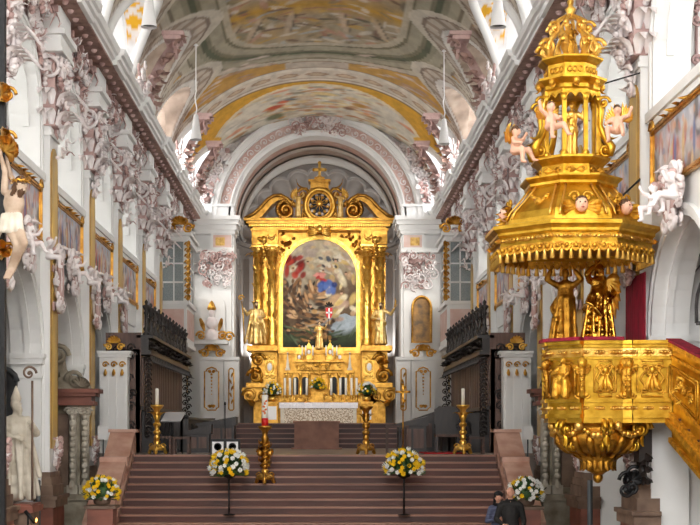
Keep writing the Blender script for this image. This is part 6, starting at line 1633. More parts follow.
def balustrade(s):
    t = thing('stair_balustrade', 'pale red marble balustrade on the %s side of the stair' % SIDE[s], 'balustrade', (s*4.6, 31, 0))
    a, b = 4.44, 4.96
    def bar(m, y0, z0, y1, z1, h, e=0):
        m.add([(s*(a - e), y0, z0 - h), (s*(b + e), y0, z0 - h), (s*(b + e), y1, z1 - h), (s*(a - e), y1, z1 - h), (s*(a - e), y0, z0), (s*(b + e), y0, z0), (s*(b + e), y1, z1), (s*(a - e), y1, z1)], [(0,1,2,3),(4,5,6,7),(0,1,5,4),(1,2,6,5),(2,3,7,6),(3,0,4,7)], False)
    m = MB(); bar(m, 33.0, 2.86, 31.95, 2.24, .16, .04); m.box(s*(a - .06), s*(b + .06), 31.5, 31.98, 2.05, 2.27); bar(m, 31.5, 2.16, 29.1, .92, .16, .04); m.build('handrail', 'marble_rail', t)
    m = MB(); m.box(s*a, s*b, 33.0, 33.5, 1.9, 2.84); m.box(s*(a - .08), s*(b + .08), 32.92, 33.56, 2.84, 2.92); m.build('top_post', 'marble_rail', t)
    m = MB(); bar(m, 33.0, 2.32, 29.0, .22, .35); m.box(s*a, s*b, 28.95, 29.25, 0, .85); m.build('plinth_course', 'marble_rail', t)
    m = MB(); m.box(s*(a + .06), s*(b - .06), 31.55, 31.9, 1.4, 2.06); m.build('middle_post', 'marble_rail', t)
    for y in (32.75, 32.45, 32.15, 31.25, 30.9, 30.55, 30.2, 29.85, 29.5):
        z = 2.32 - (33 - y)*.525; q = MB(); q.lathe([(.1, 0), (.1, .04), (.05, .08), (.1, .18), (.06, .3), (.09, .36), (.09, .46)], 8, s*(a + .14), y, z - .02); q.build('baluster', 'marble_rail', t)
for s in (-1, 1): balustrade(s)

# tall paschal candle, torchere and floor candlesticks
def big_stand(label, loc, hh, mats, twist=False, cat='candle stand', name='candle_stand'):
    t = thing(name, label, cat, (0, 0, 0)); m = MB()
    m.lathe([(.17, .10), (.19, .14), (.12, .2), (.07, .26), (.1, .32), (.06, .36)], 12)
    m.lathe([(.06, .36), (.085, .42), (.055, .5), (.06, hh - .38), (.1, hh - .3), (.06, hh - .22), (.08, hh - .12), (.16, hh - .05), (.17, hh)], 12); m.build('shaft', mats).parent = t
    for k in range(3):
        f = MB(); a = k*2.094 - PI/2; q = Vector((math.cos(a), math.sin(a), 0))
        f.tube([q*.08 + Vector((0, 0, .22)), q*.2 + Vector((0, 0, .16)), q*.23 + Vector((0, 0, .05))], [.05, .04, .05], 6); f.sph(q*.24 + Vector((0, 0, .045)), .045, 6, 4); f.scroll(q*.16 + Vector((0, 0, .2)), q, (0, 0, 1), .07, 1.3, .02); f.build('foot', mats).parent = t
    if twist:
        g = MB()
        for j in range(2):
            g.tube([(.095*math.cos(i*.5 + j*PI), .095*math.sin(i*.5 + j*PI), .42 + (hh - .8)*i/26) for i in range(27)], .035, 6)
        for i in range(26): g.leaf((.1*math.cos(i*.9), .1*math.sin(i*.9), .45 + (hh - .85)*i/26), (math.cos(i*.9), math.sin(i*.9), .6), (0, 0, 1), .13, .04)
        g.build('twisted_vine', 'gold_dark').parent = t
        for j in range(2):
            h = MB(); h.sph((.12*(-1)**j, -.06, .72 + .0*j), (.07, .06, .08), 8, 6); h.leaf((.1*(-1)**j, -.04, .74), ((-1)**j, -.2, .5), (0, -1, 0), .16, .05); h.build('cherub_head', mats).parent = t
    else:
        g = MB()
        for zz in (.55, .75, hh - .5): g.lathe([(.06, zz - .06), (.1, zz - .02), (.1, zz + .02), (.06, zz + .06)], 10)
        for i in range(6): g.leaf((.06*math.cos(i*1.05), .06*math.sin(i*1.05), hh - .3), (math.cos(i*1.05)*.5, math.sin(i*1.05)*.5, 1), (math.cos(i*1.05), math.sin(i*1.05), 0), .22, .05)
        g.build('knops', mats).parent = t
    t.location = loc; return t
rise = CHOIR_Z/14
def step_z(k): return CHOIR_Z - rise*k
pl = (xat(265, 31.7), 31.66, step_z(4))
big_stand('gilded twisted stand of the tall paschal candle on the left of the stair', pl, 1.36, 'gold', True)
t = thing('paschal_candle', 'tall white paschal candle with red foot and coloured motif on the twisted stand', 'candle', (pl[0], pl[1], pl[2] + 1.36))
m = MB(); m.lathe([(.075, 0), (.075, .72), (.04, .73)], 14, pl[0], pl[1], pl[2] + 1.362); m.build('wax', 'wax', t)
m = MB(); m.lathe([(.08, 0), (.08, .18)], 14, pl[0], pl[1], pl[2] + 1.362); m.build('red_band', 'redpaint', t)
m = MB()
for k, (dx, dz) in enumerate(((0, .3), (.02, .38), (-.02, .45), (0, .52), (.03, .58), (-.03, .34))): m.sph((pl[0] + dx, pl[1] - .07, pl[2] + 1.362 + dz), (.025, .012, .04), 6, 4, Matrix.Rotation(k, 3, 'Y'))
m.build('motif', 'orange', t)
pr = (xat(366, 33.35), 33.35, CHOIR_Z)
big_stand('gilded torchere without candle at the head of the stair, right of the centre', pr, 1.2, 'gold')
for s_, px in ((-1, 157), (1, 463)):
    p = (xat(px, 33.8), 33.8, CHOIR_Z)
    big_stand('gilded floor candlestick at the head of the stair on the far %s' % SIDE[s_], p, 1.24, 'gold_bright', name='floor_candlestick', cat='candlestick')
    t = thing('candle', 'white candle standing on the gilded floor candlestick on the far %s' % SIDE[s_], 'candle', (p[0], p[1], p[2] + 1.24))
    m = MB(); m.lathe([(.045, 0), (.045, .4), (.02, .41)], 12, p[0], p[1], p[2] + 1.242); m.build('wax', 'wax', t)
    m = MB(); m.tube([(p[0], p[1], p[2] + 1.64), (p[0], p[1], p[2] + 1.69)], .008, 4); m.build('wick', 'iron', t)

# flower arrangements on black stands, and in urns at the foot of the stair
for nm, px, py, k, ppx in (('left', 229, 468, 8, 223), ('right', 404, 468, 8, 411)):
    Y = 33 - .3*k - .14; x = xat(px, Y); z = zat(py, Y); zf = step_z(k)
    t = thing('flower_stand', 'thin black stand holding the yellow and white bouquet on the %s of the stair' % nm, 'stand', (x, Y, zf))
    m = MB(); m.tube([(x, Y, zf + .02), (x, Y, z - .22)], .02, 6); m.build('pole', 'iron', t)
    m = MB(); m.lathe([(.14, 0), (.14, .015), (.03, .03)], 14, x, Y, zf); m.build('base', 'iron', t)
    m = MB(); m.lathe([(.04, 0), (.13, .05), (.16, .1)], 12, x, Y, z - .25); m.build('bowl', 'iron', t)
    flowers('stair_bouquet', 'large yellow and white bouquet with trailing leaves on the %s flower stand of the stair' % nm, (x, Y, z + .02), 60 + k + px, .42, 66, .58, single=True)
for s_, px, py in ((-1, 102, 491), (1, 526, 492)):
    Y = 28.4; x = xat(px, Y); z = zat(py, Y); nm = SIDE[s_]
    t = thing('flower_pedestal', 'red marble pedestal under the flowers at the %s foot of the stair' % nm, 'pedestal', (x, Y, 0))
    m = MB(); m.box(x - .27, x + .27, Y - .25, Y + .25, 0, z - .36); m.build('shaft', 'marble_red', t)
    m = MB(); m.box(x - .33, x + .33, Y - .3, Y + .3, z - .36, z - .3); m.box(x - .31, x + .31, Y - .28, Y + .28, 0, .15); m.build('cornice', 'stone_brown', t)
    t = flowers('urn_bouquet', 'round bouquet of yellow and white flowers on pedestal at the %s stair foot' % nm, (x, Y, z - .02), 80 + px, .36, 54, .75 if s_ < 0 else .45, single=True)
    b = MB(); b.lathe([(.1, -.275), (.17, -.24), (.2, -.1)], 12); b.build('pot', 'stone_brown').parent = t

# loudspeaker, lectern, stools, microphone
Y = 32.25; t = thing('loudspeaker', 'black loudspeaker with two round drivers in white frames behind the left bouquet', 'loudspeaker', (xat(225.5, Y), Y, step_z(2)))
x0, x1 = xat(211, Y), xat(240, Y); z = step_z(2)
m = MB(); m.box(x0, x1, Y - .13, Y + .2, z, z + .72); m.build('cabinet', 'iron', t)
for q in (.25, .75):
    c = x0 + (x1 - x0)*q; m = MB(); m.box(c - .135, c + .135, Y - .15, Y - .13, z + .2, z + .66); bf = m.build('baffle', 'white', t)
    for zz in (.34, .54): m = MB(); m.T = Matrix.Translation((c, Y - .15, z + zz)) @ Matrix.Rotation(PI/2, 4, 'X'); m.lathe([(.09, 0), (.09, .015), (.05, -.01), (.02, .0)], 16); m.build('driver', 'iron', bf)
Y = 34.4; x = xat(172, Y)
t = thing('music_stand', 'silver topped music stand between the stalls and the stools on the left', 'music stand', (x, Y, CHOIR_Z))
m = MB(); m.add([(x - .28, Y - .12, 3.12), (x + .22, Y - .12, 3.12), (x + .34, Y + .16, 3.36), (x - .18, Y + .16, 3.36)] + [(x - .28, Y - .10, 3.10), (x + .22, Y - .10, 3.10), (x + .34, Y + .18, 3.34), (x - .18, Y + .18, 3.34)], [(0, 1, 2, 3), (7, 6, 5, 4), (0, 1, 5, 4), (1, 2, 6, 5), (2, 3, 7, 6), (3, 0, 4, 7)], False); m.build('desk', 'silver', t)
m = MB(); m.tube([(x, Y, CHOIR_Z + .03), (x, Y, 3.2)], .025, 8); m.build('pole', 'iron', t)
for k in range(3): m = MB(); m.tube([(x, Y, CHOIR_Z + .22), (x + .28*math.cos(k*2.1), Y + .28*math.sin(k*2.1), CHOIR_Z + .015)], .015, 5); m.build('leg', 'iron', t)
def stool(label, px, Y, w, h):
    x = xat(px, Y); t = thing('stool', label, 'stool', (x, Y, CHOIR_Z))
    m = MB(); m.box(x - w/2, x + w/2, Y - .2, Y + .2, CHOIR_Z + h - .06, CHOIR_Z + h); m.build('seat', 'wood_mid', t)
    for a in (-1, 1):
        for b in (-1, 1): m = MB(); m.box(x + a*(w/2 - .03) - .03, x + a*(w/2 - .03) + .03, Y + b*.16 - .03, Y + b*.16 + .03, CHOIR_Z, CHOIR_Z + h - .06); m.build('leg', 'wood_mid', t)
    for a in (-1, 1): m = MB(); m.box(x + a*(w/2 - .03) - .02, x + a*(w/2 - .03) + .02, Y - .14, Y + .14, CHOIR_Z + .1, CHOIR_Z + .14); m.build('stretcher', 'wood_mid', t)
stool('low dark wooden stool left of the other stool at the head of the stair', 163, 34.0, .46, .46)
stool('low dark wooden stool between the other stool and the loudspeaker', 182, 34.0, .42, .44)
stool('dark wooden stool at the right end of the choir beside the gilded candlestick', 476, 34.4, .4, .44)
Y = 34.3; x = xat(225, Y); t = thing('microphone_stand', 'thin black microphone stand behind the loudspeaker', 'microphone stand', (x, Y, CHOIR_Z))
m = MB(); m.tube([(x, Y, CHOIR_Z + .02), (x, Y, 3.55)], .014, 6); m.build('pole', 'iron', t)
m = MB(); m.lathe([(.13, 0), (.13, .02), (.03, .03)], 12, x, Y, CHOIR_Z); m.build('base', 'iron', t)
m = MB(); m.sph((x, Y, 3.57), (.03, .03, .05), 8, 6); m.build('microphone', 'iron', t)
# dark desks either side
def desk(name, label, xa, xb, y0, y1, h, cat):
    t = thing(name, label, cat, ((xa + xb)/2, (y0 + y1)/2, CHOIR_Z))
    m = MB(); m.box(xa + .06, xb - .06, y0 + .06, y1 - .06, CHOIR_Z, CHOIR_Z + h - .12); m.build('carcass', 'wood', t)
    m = MB(); m.prism([(xa, CHOIR_Z + h - .12), (xb, CHOIR_Z + h - .12), (xb, CHOIR_Z + h + .14), (xa, CHOIR_Z + h - .06)], 'y', y0, y1); m.build('sloping_top', 'wood', t)
    m = MB(); n = max(2, int((xb - xa)/.3))
    for k in range(n): a = xa + .1 + (xb - xa - .2)*k/n; m.box(a + .03, a + (xb - xa - .2)/n - .03, y0 + .03, y0 + .06, CHOIR_Z + .12, CHOIR_Z + h - .2)
    m.build('front_panels', 'wood_panel', t); return t
desk('choir_desk', 'long black reading desk in front of the left choir stalls', xat(196, 39.5), xat(236, 39.5), 39.4, 40.6, .86, 'desk')
desk('kneeling_bench', 'low black bench in front of the loudspeaker end of the left stalls', xat(185, 36.4), xat(212, 36.4), 36.1, 36.7, .62, 'bench')
desk('side_desk', 'black sloping desk right of the processional cross', xat(396, 36.5), xat(428, 36.5), 36.3, 37.2, .84, 'desk')
desk('presider_bench', 'long black bench with sloping end before the right choir stalls', xat(414, 38.5), xat(436, 38.5), 38.3, 39.2, 1.0, 'bench')
def chair(label, px, Y, w):
    x = xat(px, Y); t = thing('armchair', label, 'chair', (x, Y, CHOIR_Z)); z = CHOIR_Z + .035
    m = MB(); m.box(x - w/2, x + w/2, Y - .24, Y + .26, z + .40, z + .47); m.build('seat', 'wood_mid', t)
    m = MB(); m.box(x - w/2, x + w/2, Y + .22, Y + .28, z + .47, z + 1.12); m.prism([(x - w/2, z + 1.12), (x + w/2, z + 1.12), (x + w*.3, z + 1.2), (x - w*.3, z + 1.2)], 'y', Y + .22, Y + .28); m.build('backrest', 'wood', t)
    for a in (-1, 1):
        for b in (-.2, .22): m = MB(); m.box(x + a*(w/2 - .03) - .03, x + a*(w/2 - .03) + .03, Y + b - .03, Y + b + .03, z, z + .40); m.build('leg', 'wood', t)
        m = MB(); m.box(x + a*(w/2 - .02) - .03, x + a*(w/2 - .02) + .03, Y - .22, Y + .22, z + .66, z + .70); m.box(x + a*(w/2 - .02) - .02, x + a*(w/2 - .02) + .02, Y - .2, Y - .14, z + .47, z + .66); m.build('armrest', 'wood', t)
chair('dark wooden armchair on the red carpet in the right half of the choir', 447, 35.2, .62)
t = thing('carpet', 'small red carpet under the armchair at the head of the stair', 'carpet', (xat(444, 34.9), 34.9, CHOIR_Z))
m = MB(); m.box(xat(424, 34.2), xat(466, 34.2), 34.1, 35.9, CHOIR_Z + .004, CHOIR_Z + .03); m.build('pile', 'red', t)
Y = 34.2; x = xat(403, Y); t = thing('processional_cross', 'slender brass processional cross standing before the right desk', 'cross', (x, Y, CHOIR_Z))
m = MB(); m.tube([(x, Y, CHOIR_Z + .04), (x, Y, 3.62)], .018, 6); m.sph((x, Y, 3.5), .04, 8, 6); m.build('staff', 'gold_dark', t)
m = MB(); m.box(x - .025, x + .025, Y - .015, Y + .015, 3.6, 4.05); m.box(x - .15, x + .15, Y - .015, Y + .015, 3.84, 3.89)
for a, b in ((-.16, 3.865), (.16, 3.865), (0, 4.06)): m.sph((x + a, Y, b), .035, 6, 4)
m.build('cross', 'gold_dark', t)
m = MB(); m.lathe([(.17, 0), (.17, .03), (.05, .06), (.035, .2)], 12, x, Y, CHOIR_Z); m.build('foot', 'gold_dark', t)
t = thing('side_table', 'small dark table with a white cloth corner beside the processional cross', 'table', (xat(397, 35.4), 35.4, CHOIR_Z)); x = xat(397, 35.4)
m = MB(); m.box(x - .3, x + .3, 35.15, 35.65, 2.98, 3.02); m.build('top', 'wood_mid', t)
for a in (-1, 1):
    for b in (-1, 1): m = MB(); m.box(x + a*.26 - .025, x + a*.26 + .025, 35.4 + b*.2 - .025, 35.4 + b*.2 + .025, CHOIR_Z, 2.98); m.build('leg', 'wood_mid', t)

# ------------------------------------------------------------------ hanging lamps
for nm, px, Y, z in (('near left', 149, 31.0, 12.15), ('near right', 498, 31.0, 12.15), ('far left', 196, 43.0, 12.14), ('far right', 444, 43.0, 12.0)):
    x = xat(px, Y); zt_ = VZ + VH*math.sqrt(max(0, 1 - (x/VA)**2)) - .02
    t = thing('hanging_lamp', 'white conical lamp hanging on a long cord from the vault, %s one of four' % nm, 'lamp', (x, Y, z))
    m = MB(); m.lathe([(.19, 0), (.18, .02), (.075, .78), (.06, .8)], 20, x, Y, z, cap=False); m.lathe([(.06, .8), (.02, .82)], 20, x, Y, z); m.build('lamp_shade', 'white', t)
    m = MB(); m.lathe([(.16, .06), (.14, .08), (.02, .1)], 16, x, Y, z); m.build('bulb', 'grey_metal', t)
    m = MB(); n = 12; m.tube([(x + (.03*math.sin(i*1.7) if i < 5 else 0), Y, z + .82 + (zt_ - z - .82)*i/n) for i in range(n + 1)], .02, 5); m.build('cord', 'white', t)
    m = MB(); m.lathe([(.08, -.06), (.03, 0)], 10, x, Y, zt_ + .01); m.build('ceiling_rose', 'white', t)
M['dark_stone'] = mat('dark_stone', rgb(62, 64, 66), .5, c2=rgb(44, 44, 46), scale=4)
# ------------------------------------------------------------------ side altars, epitaph, stone bishop, crucifix
def side_altar(s):
    sd = SIDE[s]; y0, y1 = 32.95, 33.42
    t = thing('side_altar', 'grey stone side altar with red marble entablature and scrolled gable in the %s side chapel' % sd, 'altar', (s*6.5, 33.4, 0))
    a, b = 5.42, 7.9; bx = lambda m, x0, x1, yy0, z0, z1: m.box(s*x0, s*x1, yy0, y1, z0, z1)
    m = MB(); bx(m, a + .1, b, y0 - .3, 0, 1.2); bx(m, a, b, y0 - .4, 1.2, 1.34); m.build('altar_block', 'stone', t)
    m = MB(); bx(m, a + .35, b, y0 + .2, 1.34, 3.5); m.build('back_panel', 'stone', t)
    m = MB(); bx(m, a + .62, b, y0 + .12, 1.5, 3.3); m.build('inscription_panel', 'stone_brown', t)
    for x in (a + .2, a + .5):
        m = MB(); m.box(s*(x - .13), s*(x + .13), y0 - .05, y0 + .35, 1.34, 1.55); m.lathe([(.1, 1.55), (.09, 3.2), (.14, 3.3), (.15, 3.5)], 10, s*x, y0 + .12)
        for k in range(12): m.sph((s*x, y0, 3.2 - k*.13), (.09 if k % 2 else .06), 6, 5)
        for q in (-1, 1): m.scroll((s*x + q*.08, y0 - .02, 3.36), (q, 0, 0), (0, 0, 1), .09, 1.5, .03)
        m.leaf((s*x, y0, 1.7), (0, -.3, -1), (0, -1, 0), .35, .08); m.build('column', 'stone_pale', t)
    m = MB()
    for z0, z1, e in ((3.5, 3.6, .06), (3.6, 3.72, 0), (3.72, 3.8, .12), (3.8, 3.9, .2)): m.box(s*(a + .02 - e), s*b, y0 - .1 - e, y1, z0, z1)
    m.build('entablature', 'marble_red', t)
    m = MB()
    m.prism([(s*x, z) for x, z in ((a + .1, 3.9), (a + .15, 4.05), (a + .5, 4.15), (a + .72, 4.4), (a + .78, 4.8), (a + 1.0, 4.95), (a + 1.3, 4.9), (a + 1.6, 4.4), (b, 4.2), (b, 3.9))], 'y', y0 + .1, y1)
    m.scroll((s*(a + .85), y0 + .05, 4.72), (-s, 0, 0), (0, 0, 1), .24, 1.7, .07); m.scroll((s*(a + .45), y0 + .05, 4.12), (s, 0, 0), (0, 0, 1), .2, 1.6, .06)
    for k in range(7): m.leaf((s*(a + .28), y0, 3.95), (-s*math.cos(.3 + k*.35), -.1, math.sin(.3 + k*.35)), (0, -1, 0), .34, .06)
    for k in range(6): m.leaf((s*(a + 1.0), y0 + .02, 4.25), (math.cos(k*1.05), -.1, math.sin(k*1.05)), (0, -1, 0), .32, .08)
    m.build('scrolled_gable', 'stone', t)
    m = MB(); m.box(s*(a + .25), s*(a + .28), y0 - .3, y0 - .27, 1.34, 1.36); 
    return t
for s in (-1, 1): side_altar(s)
# black tie and white notice boards on poles beside the stair
for s in (-1, 1):
    Y = 34.1; x = xat(103 if s < 0 else 528, Y); t = thing('notice_board', 'small white board on a thin grey pole beside the %s balustrade of the stair' % SIDE[s], 'board', (x, Y, 0))
    m = MB(); m.box(x - .13, x + .13, Y - .03, Y + .03, 2.66, 2.99); m.build('board', 'white', t)
    m = MB(); m.tube([(x, Y + .045, .02), (x, Y + .045, 2.9)], .018, 6); m.build('pole', 'grey_metal', t)
    m = MB(); m.lathe([(.16, 0), (.16, .02), (.03, .03)], 12, x, Y + .045, 0); m.build('base', 'grey_metal', t)
# dark framed epitaph behind the bishop
t = thing('wall_epitaph', 'dark stone epitaph with curved top on the chapel wall behind the stone bishop', 'memorial', (-7.0, 28.3, 2.2)); y = 28.76
m = MB(); o = [(-7.9, 2.5), (-6.35, 2.5), (-6.35, 3.95)] + [(-7.1 + .8*math.cos(PI*i/10), 3.95 + .35*math.sin(PI*i/10)) for i in range(0, 11)] + [(-7.9, 3.95)]
m.prism(o, 'y', y - .12, y); m.build('slab', 'dark_stone', t);
m = MB(); m.prism([(-7.6, 2.75), (-6.6, 2.75), (-6.6, 3.8), (-7.1, 4.0), (-7.6, 3.8)], 'y', y - .16, y - .12); m.build('relief_field', 'stone_pale', t)
m = MB(); m.tube([(a, y - .14, b) for a, b in o[2:]], .07, 6); m.box(-8.0, -6.25, y - .26, y, 2.4, 2.52); m.box(-6.45, -6.3, y - .18, y, 2.5, 4.0); m.build('moulding', 'dark_stone', t)
# stone bishop
Yb = 25.75; xb = xat(16, Yb); zb = zat(503, Yb)
t = thing('statue_pedestal', 'brown marble pedestal under the stone bishop at the left edge', 'pedestal', (xb, Yb, 0))
m = MB(); m.box(xb - .42, xb + .36, Yb - .4, Yb + .4, 0, zb - .16); m.build('shaft', 'stone_brown', t)
m = MB(); m.box(xb - .5, xb + .42, Yb - .48, Yb + .48, zb - .16, zb - .04); m.box(xb - .46, xb + .38, Yb - .44, Yb + .44, zb - .04, zb); m.build('slab', 'marble_red', t)
up = (0, -1, 0)
a = [((-.2, 0, 1.38), (-.32, -.14, 1.14), (-.1, -.3, 1.1), up), ((.2, 0, 1.38), (.32, -.12, 1.16), (.2, -.32, 1.28), up)]
t = statue('bishop_statue', 'pale stone bishop in mitre and cope with crozier on the pedestal at the left edge', 'statue', (xb, Yb, zb + .02), .45, statue_prims(1.13, 91, a, (.5, -.8, .1), 0, 0, 0, 0, mitre=True, cape=True, wbot=.36, wtop=.2), ['stone_pale'], .019)
m = MB(); m.tube([(.2, -.46, .05), (.2, -.46, 1.4), (.2, -.46, 2.3)], .022, 6); m.scroll((.14, -.46, 2.44), (1, 0, 0), (0, 0, 1), .13, 1.4, .026); local(m.build('crozier', 'stone_brown'), t)
# crucifix on the black cross at the left edge
Yc = 20.0; xc = xat(2.5, Yc)
t = thing('crucifix', 'life size crucified figure on a tall black cross with gilt ornaments at the left edge', 'crucifix', (xc, Yc, 0))
m = MB(); m.box(xc - .05, xc + .045, Yc - .06, Yc + .06, 0, 9.6); m.build('upright', 'iron', t)
m = MB(); m.box(xc - 1.1, xc + .12, Yc + .0, Yc + .07, 6.85, 6.98); m.build('crossbar', 'iron', t)
m = MB(); rnd = random.Random(3)
for z in (5.55, 7.2, 7.85):
    for k in range(6): m.leaf((xc + .02, Yc - .07, z), (rnd.uniform(-.2, .8), -.4, rnd.uniform(-1, 1)), (0, -1, 0), .26, .09)
    m.scroll((xc + .1, Yc - .08, z), (1, 0, 0), (0, 0, 1), .11, 1.5, .03)
for k in range(5): m.leaf((xc + .08, Yc - .1, 7.0), (math.cos(k*.6 - .6), -.3, math.sin(k*.6 - .4)), (0, -1, 0), .32, .12)
m.build('gilt_ornaments', 'gold', t)
zC = zat(277, Yc)   # feet
def CP(px, py, dy): p = at(px, py, Yc + dy); return p
hips, chest, neck = CP(13, 222, -.22), CP(14, 203, -.22), CP(17, 193, -.24)
pr = [ell(chest, (.16, .12, .2), 0), ell(chest.lerp(hips, .5), (.125, .1, .16), 0), ell(hips, (.145, .12, .13), 1), cap(chest + Vector((0, 0, .15)), neck, .07, .055, 0)]
hd = CP(20.5, 184.5, -.3); pr += head_prims(hd, 1.0, (.75, -.5, -.55), 0, 2, 2, True)
lA, lE, lH = chest + Vector((-.14, .02, .17)), CP(5, 172, -.12), CP(1, 156, -.12); rA, rE, rH = chest + Vector((.1, .12, .2)), CP(10, 176, .0), CP(7, 160, .0)
for A, B_, H in ((lA, lE, lH), (rA, rE, rH)): pr += [cap(A, B_, .062, .046, 0), cap(B_, H, .046, .03, 0)] + hand_prims(H, (H - B_), (0, -1, 0), 1.0, 0, .4)
kn1, kn2, an, ft = CP(24, 243, -.42), CP(18, 246, -.36), CP(12, 268, -.2), CP(8, 277, -.24)
for k_, o in ((kn1, .03), (kn2, -.03)): pr += [cap(hips + Vector((o*2, 0, -.06)), k_, .092, .066, 0), cap(k_, an + Vector((o, 0, 0)), .064, .04, 0), cap(an + Vector((o, 0, 0)), ft + Vector((o, -.06, -.02)), .042, .03, 0)]
for k in range(7): pr.append(cap(hips + Vector((-.12 + .04*k, -.08, .08)), hips + Vector((-.16 + .05*k, -.1 - .02*(k % 2), -.14)), .045, .04, 1))
pr.append(cap(hips + Vector((-.14, -.02, .02)), hips + Vector((-.26, -.06, -.3)), .06, .05, 1))
organic('figure', pr, ['flesh_pale', 'stone_pale', 'hair'], .018, t)
m = MB(); c = hd + Vector((0, 0, .05)); m.tube([c + Vector((.1*math.cos(k*.42), .11*math.sin(k*.42), .012*math.sin(k*3))) for k in range(15)], .02, 5, closed=True)
for k in range(16): m.tube([c + Vector((.1*math.cos(k*.4), .11*math.sin(k*.4), 0)), c + Vector((.17*math.cos(k*.4 + .2), .18*math.sin(k*.4 + .2), .05*(-1)**k))], [.01, .002], 4)
m.build('thorn_crown', 'gold', t)
# grey posts, taper, iron ornament
for nm, px, Y in (('beside the red plinth of the nearest left pilaster', 38, 27.4), ('before the red plinth under the pulpit bowl', 590, 26.4)):
    x = xat(px, Y); t = thing('grey_post', 'slim grey metal post standing ' + nm, 'post', (x, Y, 0))
    m = MB(); m.lathe([(.055, .02), (.055, zat(481, Y)), (.045, zat(480, Y))], 12, x, Y); m.build('tube', 'grey_metal', t)
    m = MB(); m.lathe([(.15, 0), (.15, .02), (.06, .03)], 14, x, Y); m.build('base', 'grey_metal', t)
Y = 24.0; a, b = at(25, 511, Y), at(35, 523, Y)
t = thing('taper_holder', 'black taper holder with small flame in the bottom left corner', 'candle', (b.x, Y, 0))
m = MB(); m.tube([a, b], .035, 8); m.tube([a.lerp(b, .3), (a.x + .05, Y, .02)], .02, 6); m.lathe([(.13, 0), (.13, .02), (.02, .03)], 10, a.x + .05, Y); m.build('holder', 'iron', t)
m = MB(); p = b + Vector((.02, -.02, .02)); m.tube([p, p + Vector((.012, 0, .035)), p + Vector((.008, 0, .075))], [.012, .02, .002], 6); m.build('flame', 'flame', t)
Y = 23.0; x = xat(631, Y); t = thing('iron_ornament', 'black wrought iron ornament standing on the red plinth under the pulpit stair', 'ironwork', (x, Y, 2.0)); 
zb = 1.9; 
m = MB()
for k, (px, py, r_) in enumerate(((628, 480, .14), (634, 474, .12), (626, 490, .12), (632, 488, .1))): p = at(px, py, Y); m.scroll(p, (1 if k % 2 else -1, 0, 0), (0, 0, 1), r_, 1.5, .035, a0=k)
for k in range(6): p = at(631, 480, Y); m.leaf(p, (math.cos(k*.7 - .3), -.2, math.sin(k*.7 - .3)), (0, -1, 0), .24, .06)
m.tube([at(630, 490, Y), (xat(630, Y), Y + .05, 1.9)], .04, 6); m.build('ironwork', 'iron', t)

# ------------------------------------------------------------------ two visitors at the foot of the stair
def visitor(name, label, loc, rot, s, mats, prims, extra):
    t = thing(name, label, 'person', (0, 0, 0)); o = organic('body', prims, mats, .0125, t, 2)
    for nm, pr_, mt in extra: organic(nm, pr_, [mt], .0125, t, 2)
    t.location = loc; t.rotation_euler = (0, 0, rot); return t
def person_prims(s, coat=0, skin=1, legs=2, face=(0, -1, 0), arms=None, hem=.82, shoe=3, hipw=.17):
    P = []
    for q in (-1, 1):
        P += [cap((q*.09*s, 0, .9*s), (q*.1*s, -.01*s, .5*s), .092*s, .068*s, legs), cap((q*.1*s, -.01*s, .5*s), (q*.1*s, .01*s, .09*s), .066*s, .05*s, legs), cap((q*.1*s, .03*s, .04*s), (q*.12*s, -.15*s, .035*s), .042*s, .036*s, shoe)]
    P += [ell((0, 0, hem*s + .06*s), (hipw*s, .125*s, .13*s), coat), ell((0, 0, 1.0*s), (.175*s, .13*s, .18*s), coat), ell((0, 0, 1.2*s), (.19*s, .135*s, .22*s), coat), cap((-.15*s, 0, 1.38*s), (.15*s, 0, 1.38*s), .085*s, .085*s, coat), cap((0, 0, 1.4*s), (0, -.01*s, 1.52*s), .058*s, .055*s, skin), cap((-.05*s, .0, 1.45*s), (.05*s, 0, 1.45*s), .06*s, .06*s, coat)]
    P += head_prims((0, -.02*s, 1.63*s), s*.98, face, skin)
    for A, B_, H, u in arms:
        A, B_, H = Vector(A)*s, Vector(B_)*s, Vector(H)*s
        P += [cap(A, B_, .068*s, .056*s, coat), cap(B_, H.lerp(B_, .12), .056*s, .042*s, coat)] + hand_prims(H, H - B_, u, s, skin)
    return P
arms = [((-.2, 0, 1.36), (-.29, -.03, 1.08), (-.14, -.24, .98), (0, -1, .3)), ((.2, 0, 1.36), (.27, .03, 1.06), (.25, -.1, .82), (1, 0, 0))]
mp = person_prims(1.0, face=(-.45, -.9, .12), arms=arms)
hc = Vector((0, -.02, 1.63)); hair = [ell(hc + Vector((0, .055, .0)), (.082, .062, .075), 0), ell(hc + Vector((.07, .03, -.005)), (.02, .05, .05), 0), ell(hc + Vector((-.07, .04, -.005)), (.02, .045, .05), 0)]
man = visitor('person', 'bald man in dark coat right of the woman at the foot of the stair', (xat(510.5, 27.5), 27.5, 0.0), -.15, 1.0, ['coat', 'skin', 'trouser', 'iron'], mp, [('hair', hair, 'hair')])
col = MB(); col.tube([(.085*math.cos(a), -.005 + .08*math.sin(a), 1.475) for a in np.linspace(0, 2*PI, 17)[:-1]], .022, 6, closed=True); col.build('coat_collar', 'coat').parent = man
arms = [((-.18, 0, 1.36), (-.27, -.05, 1.1), (-.08, -.22, 1.16), (0, -1, .2)), ((.18, 0, 1.36), (.26, -.05, 1.08), (.08, -.24, 1.12), (0, -1, .2))]
wp = person_prims(.92, face=(-.35, -.92, .15), arms=arms, hipw=.19)
hc = Vector((0, -.018, 1.5)); hat = [ell(hc + Vector((0, .02, .055)), (.1, .105, .085), 0), cap(hc + Vector((-.05, .06, -.02)), hc + Vector((-.06, .06, -.14)), .05, .04, 0), cap(hc + Vector((.05, .06, -.02)), hc + Vector((.06, .06, -.14)), .05, .04, 0)]
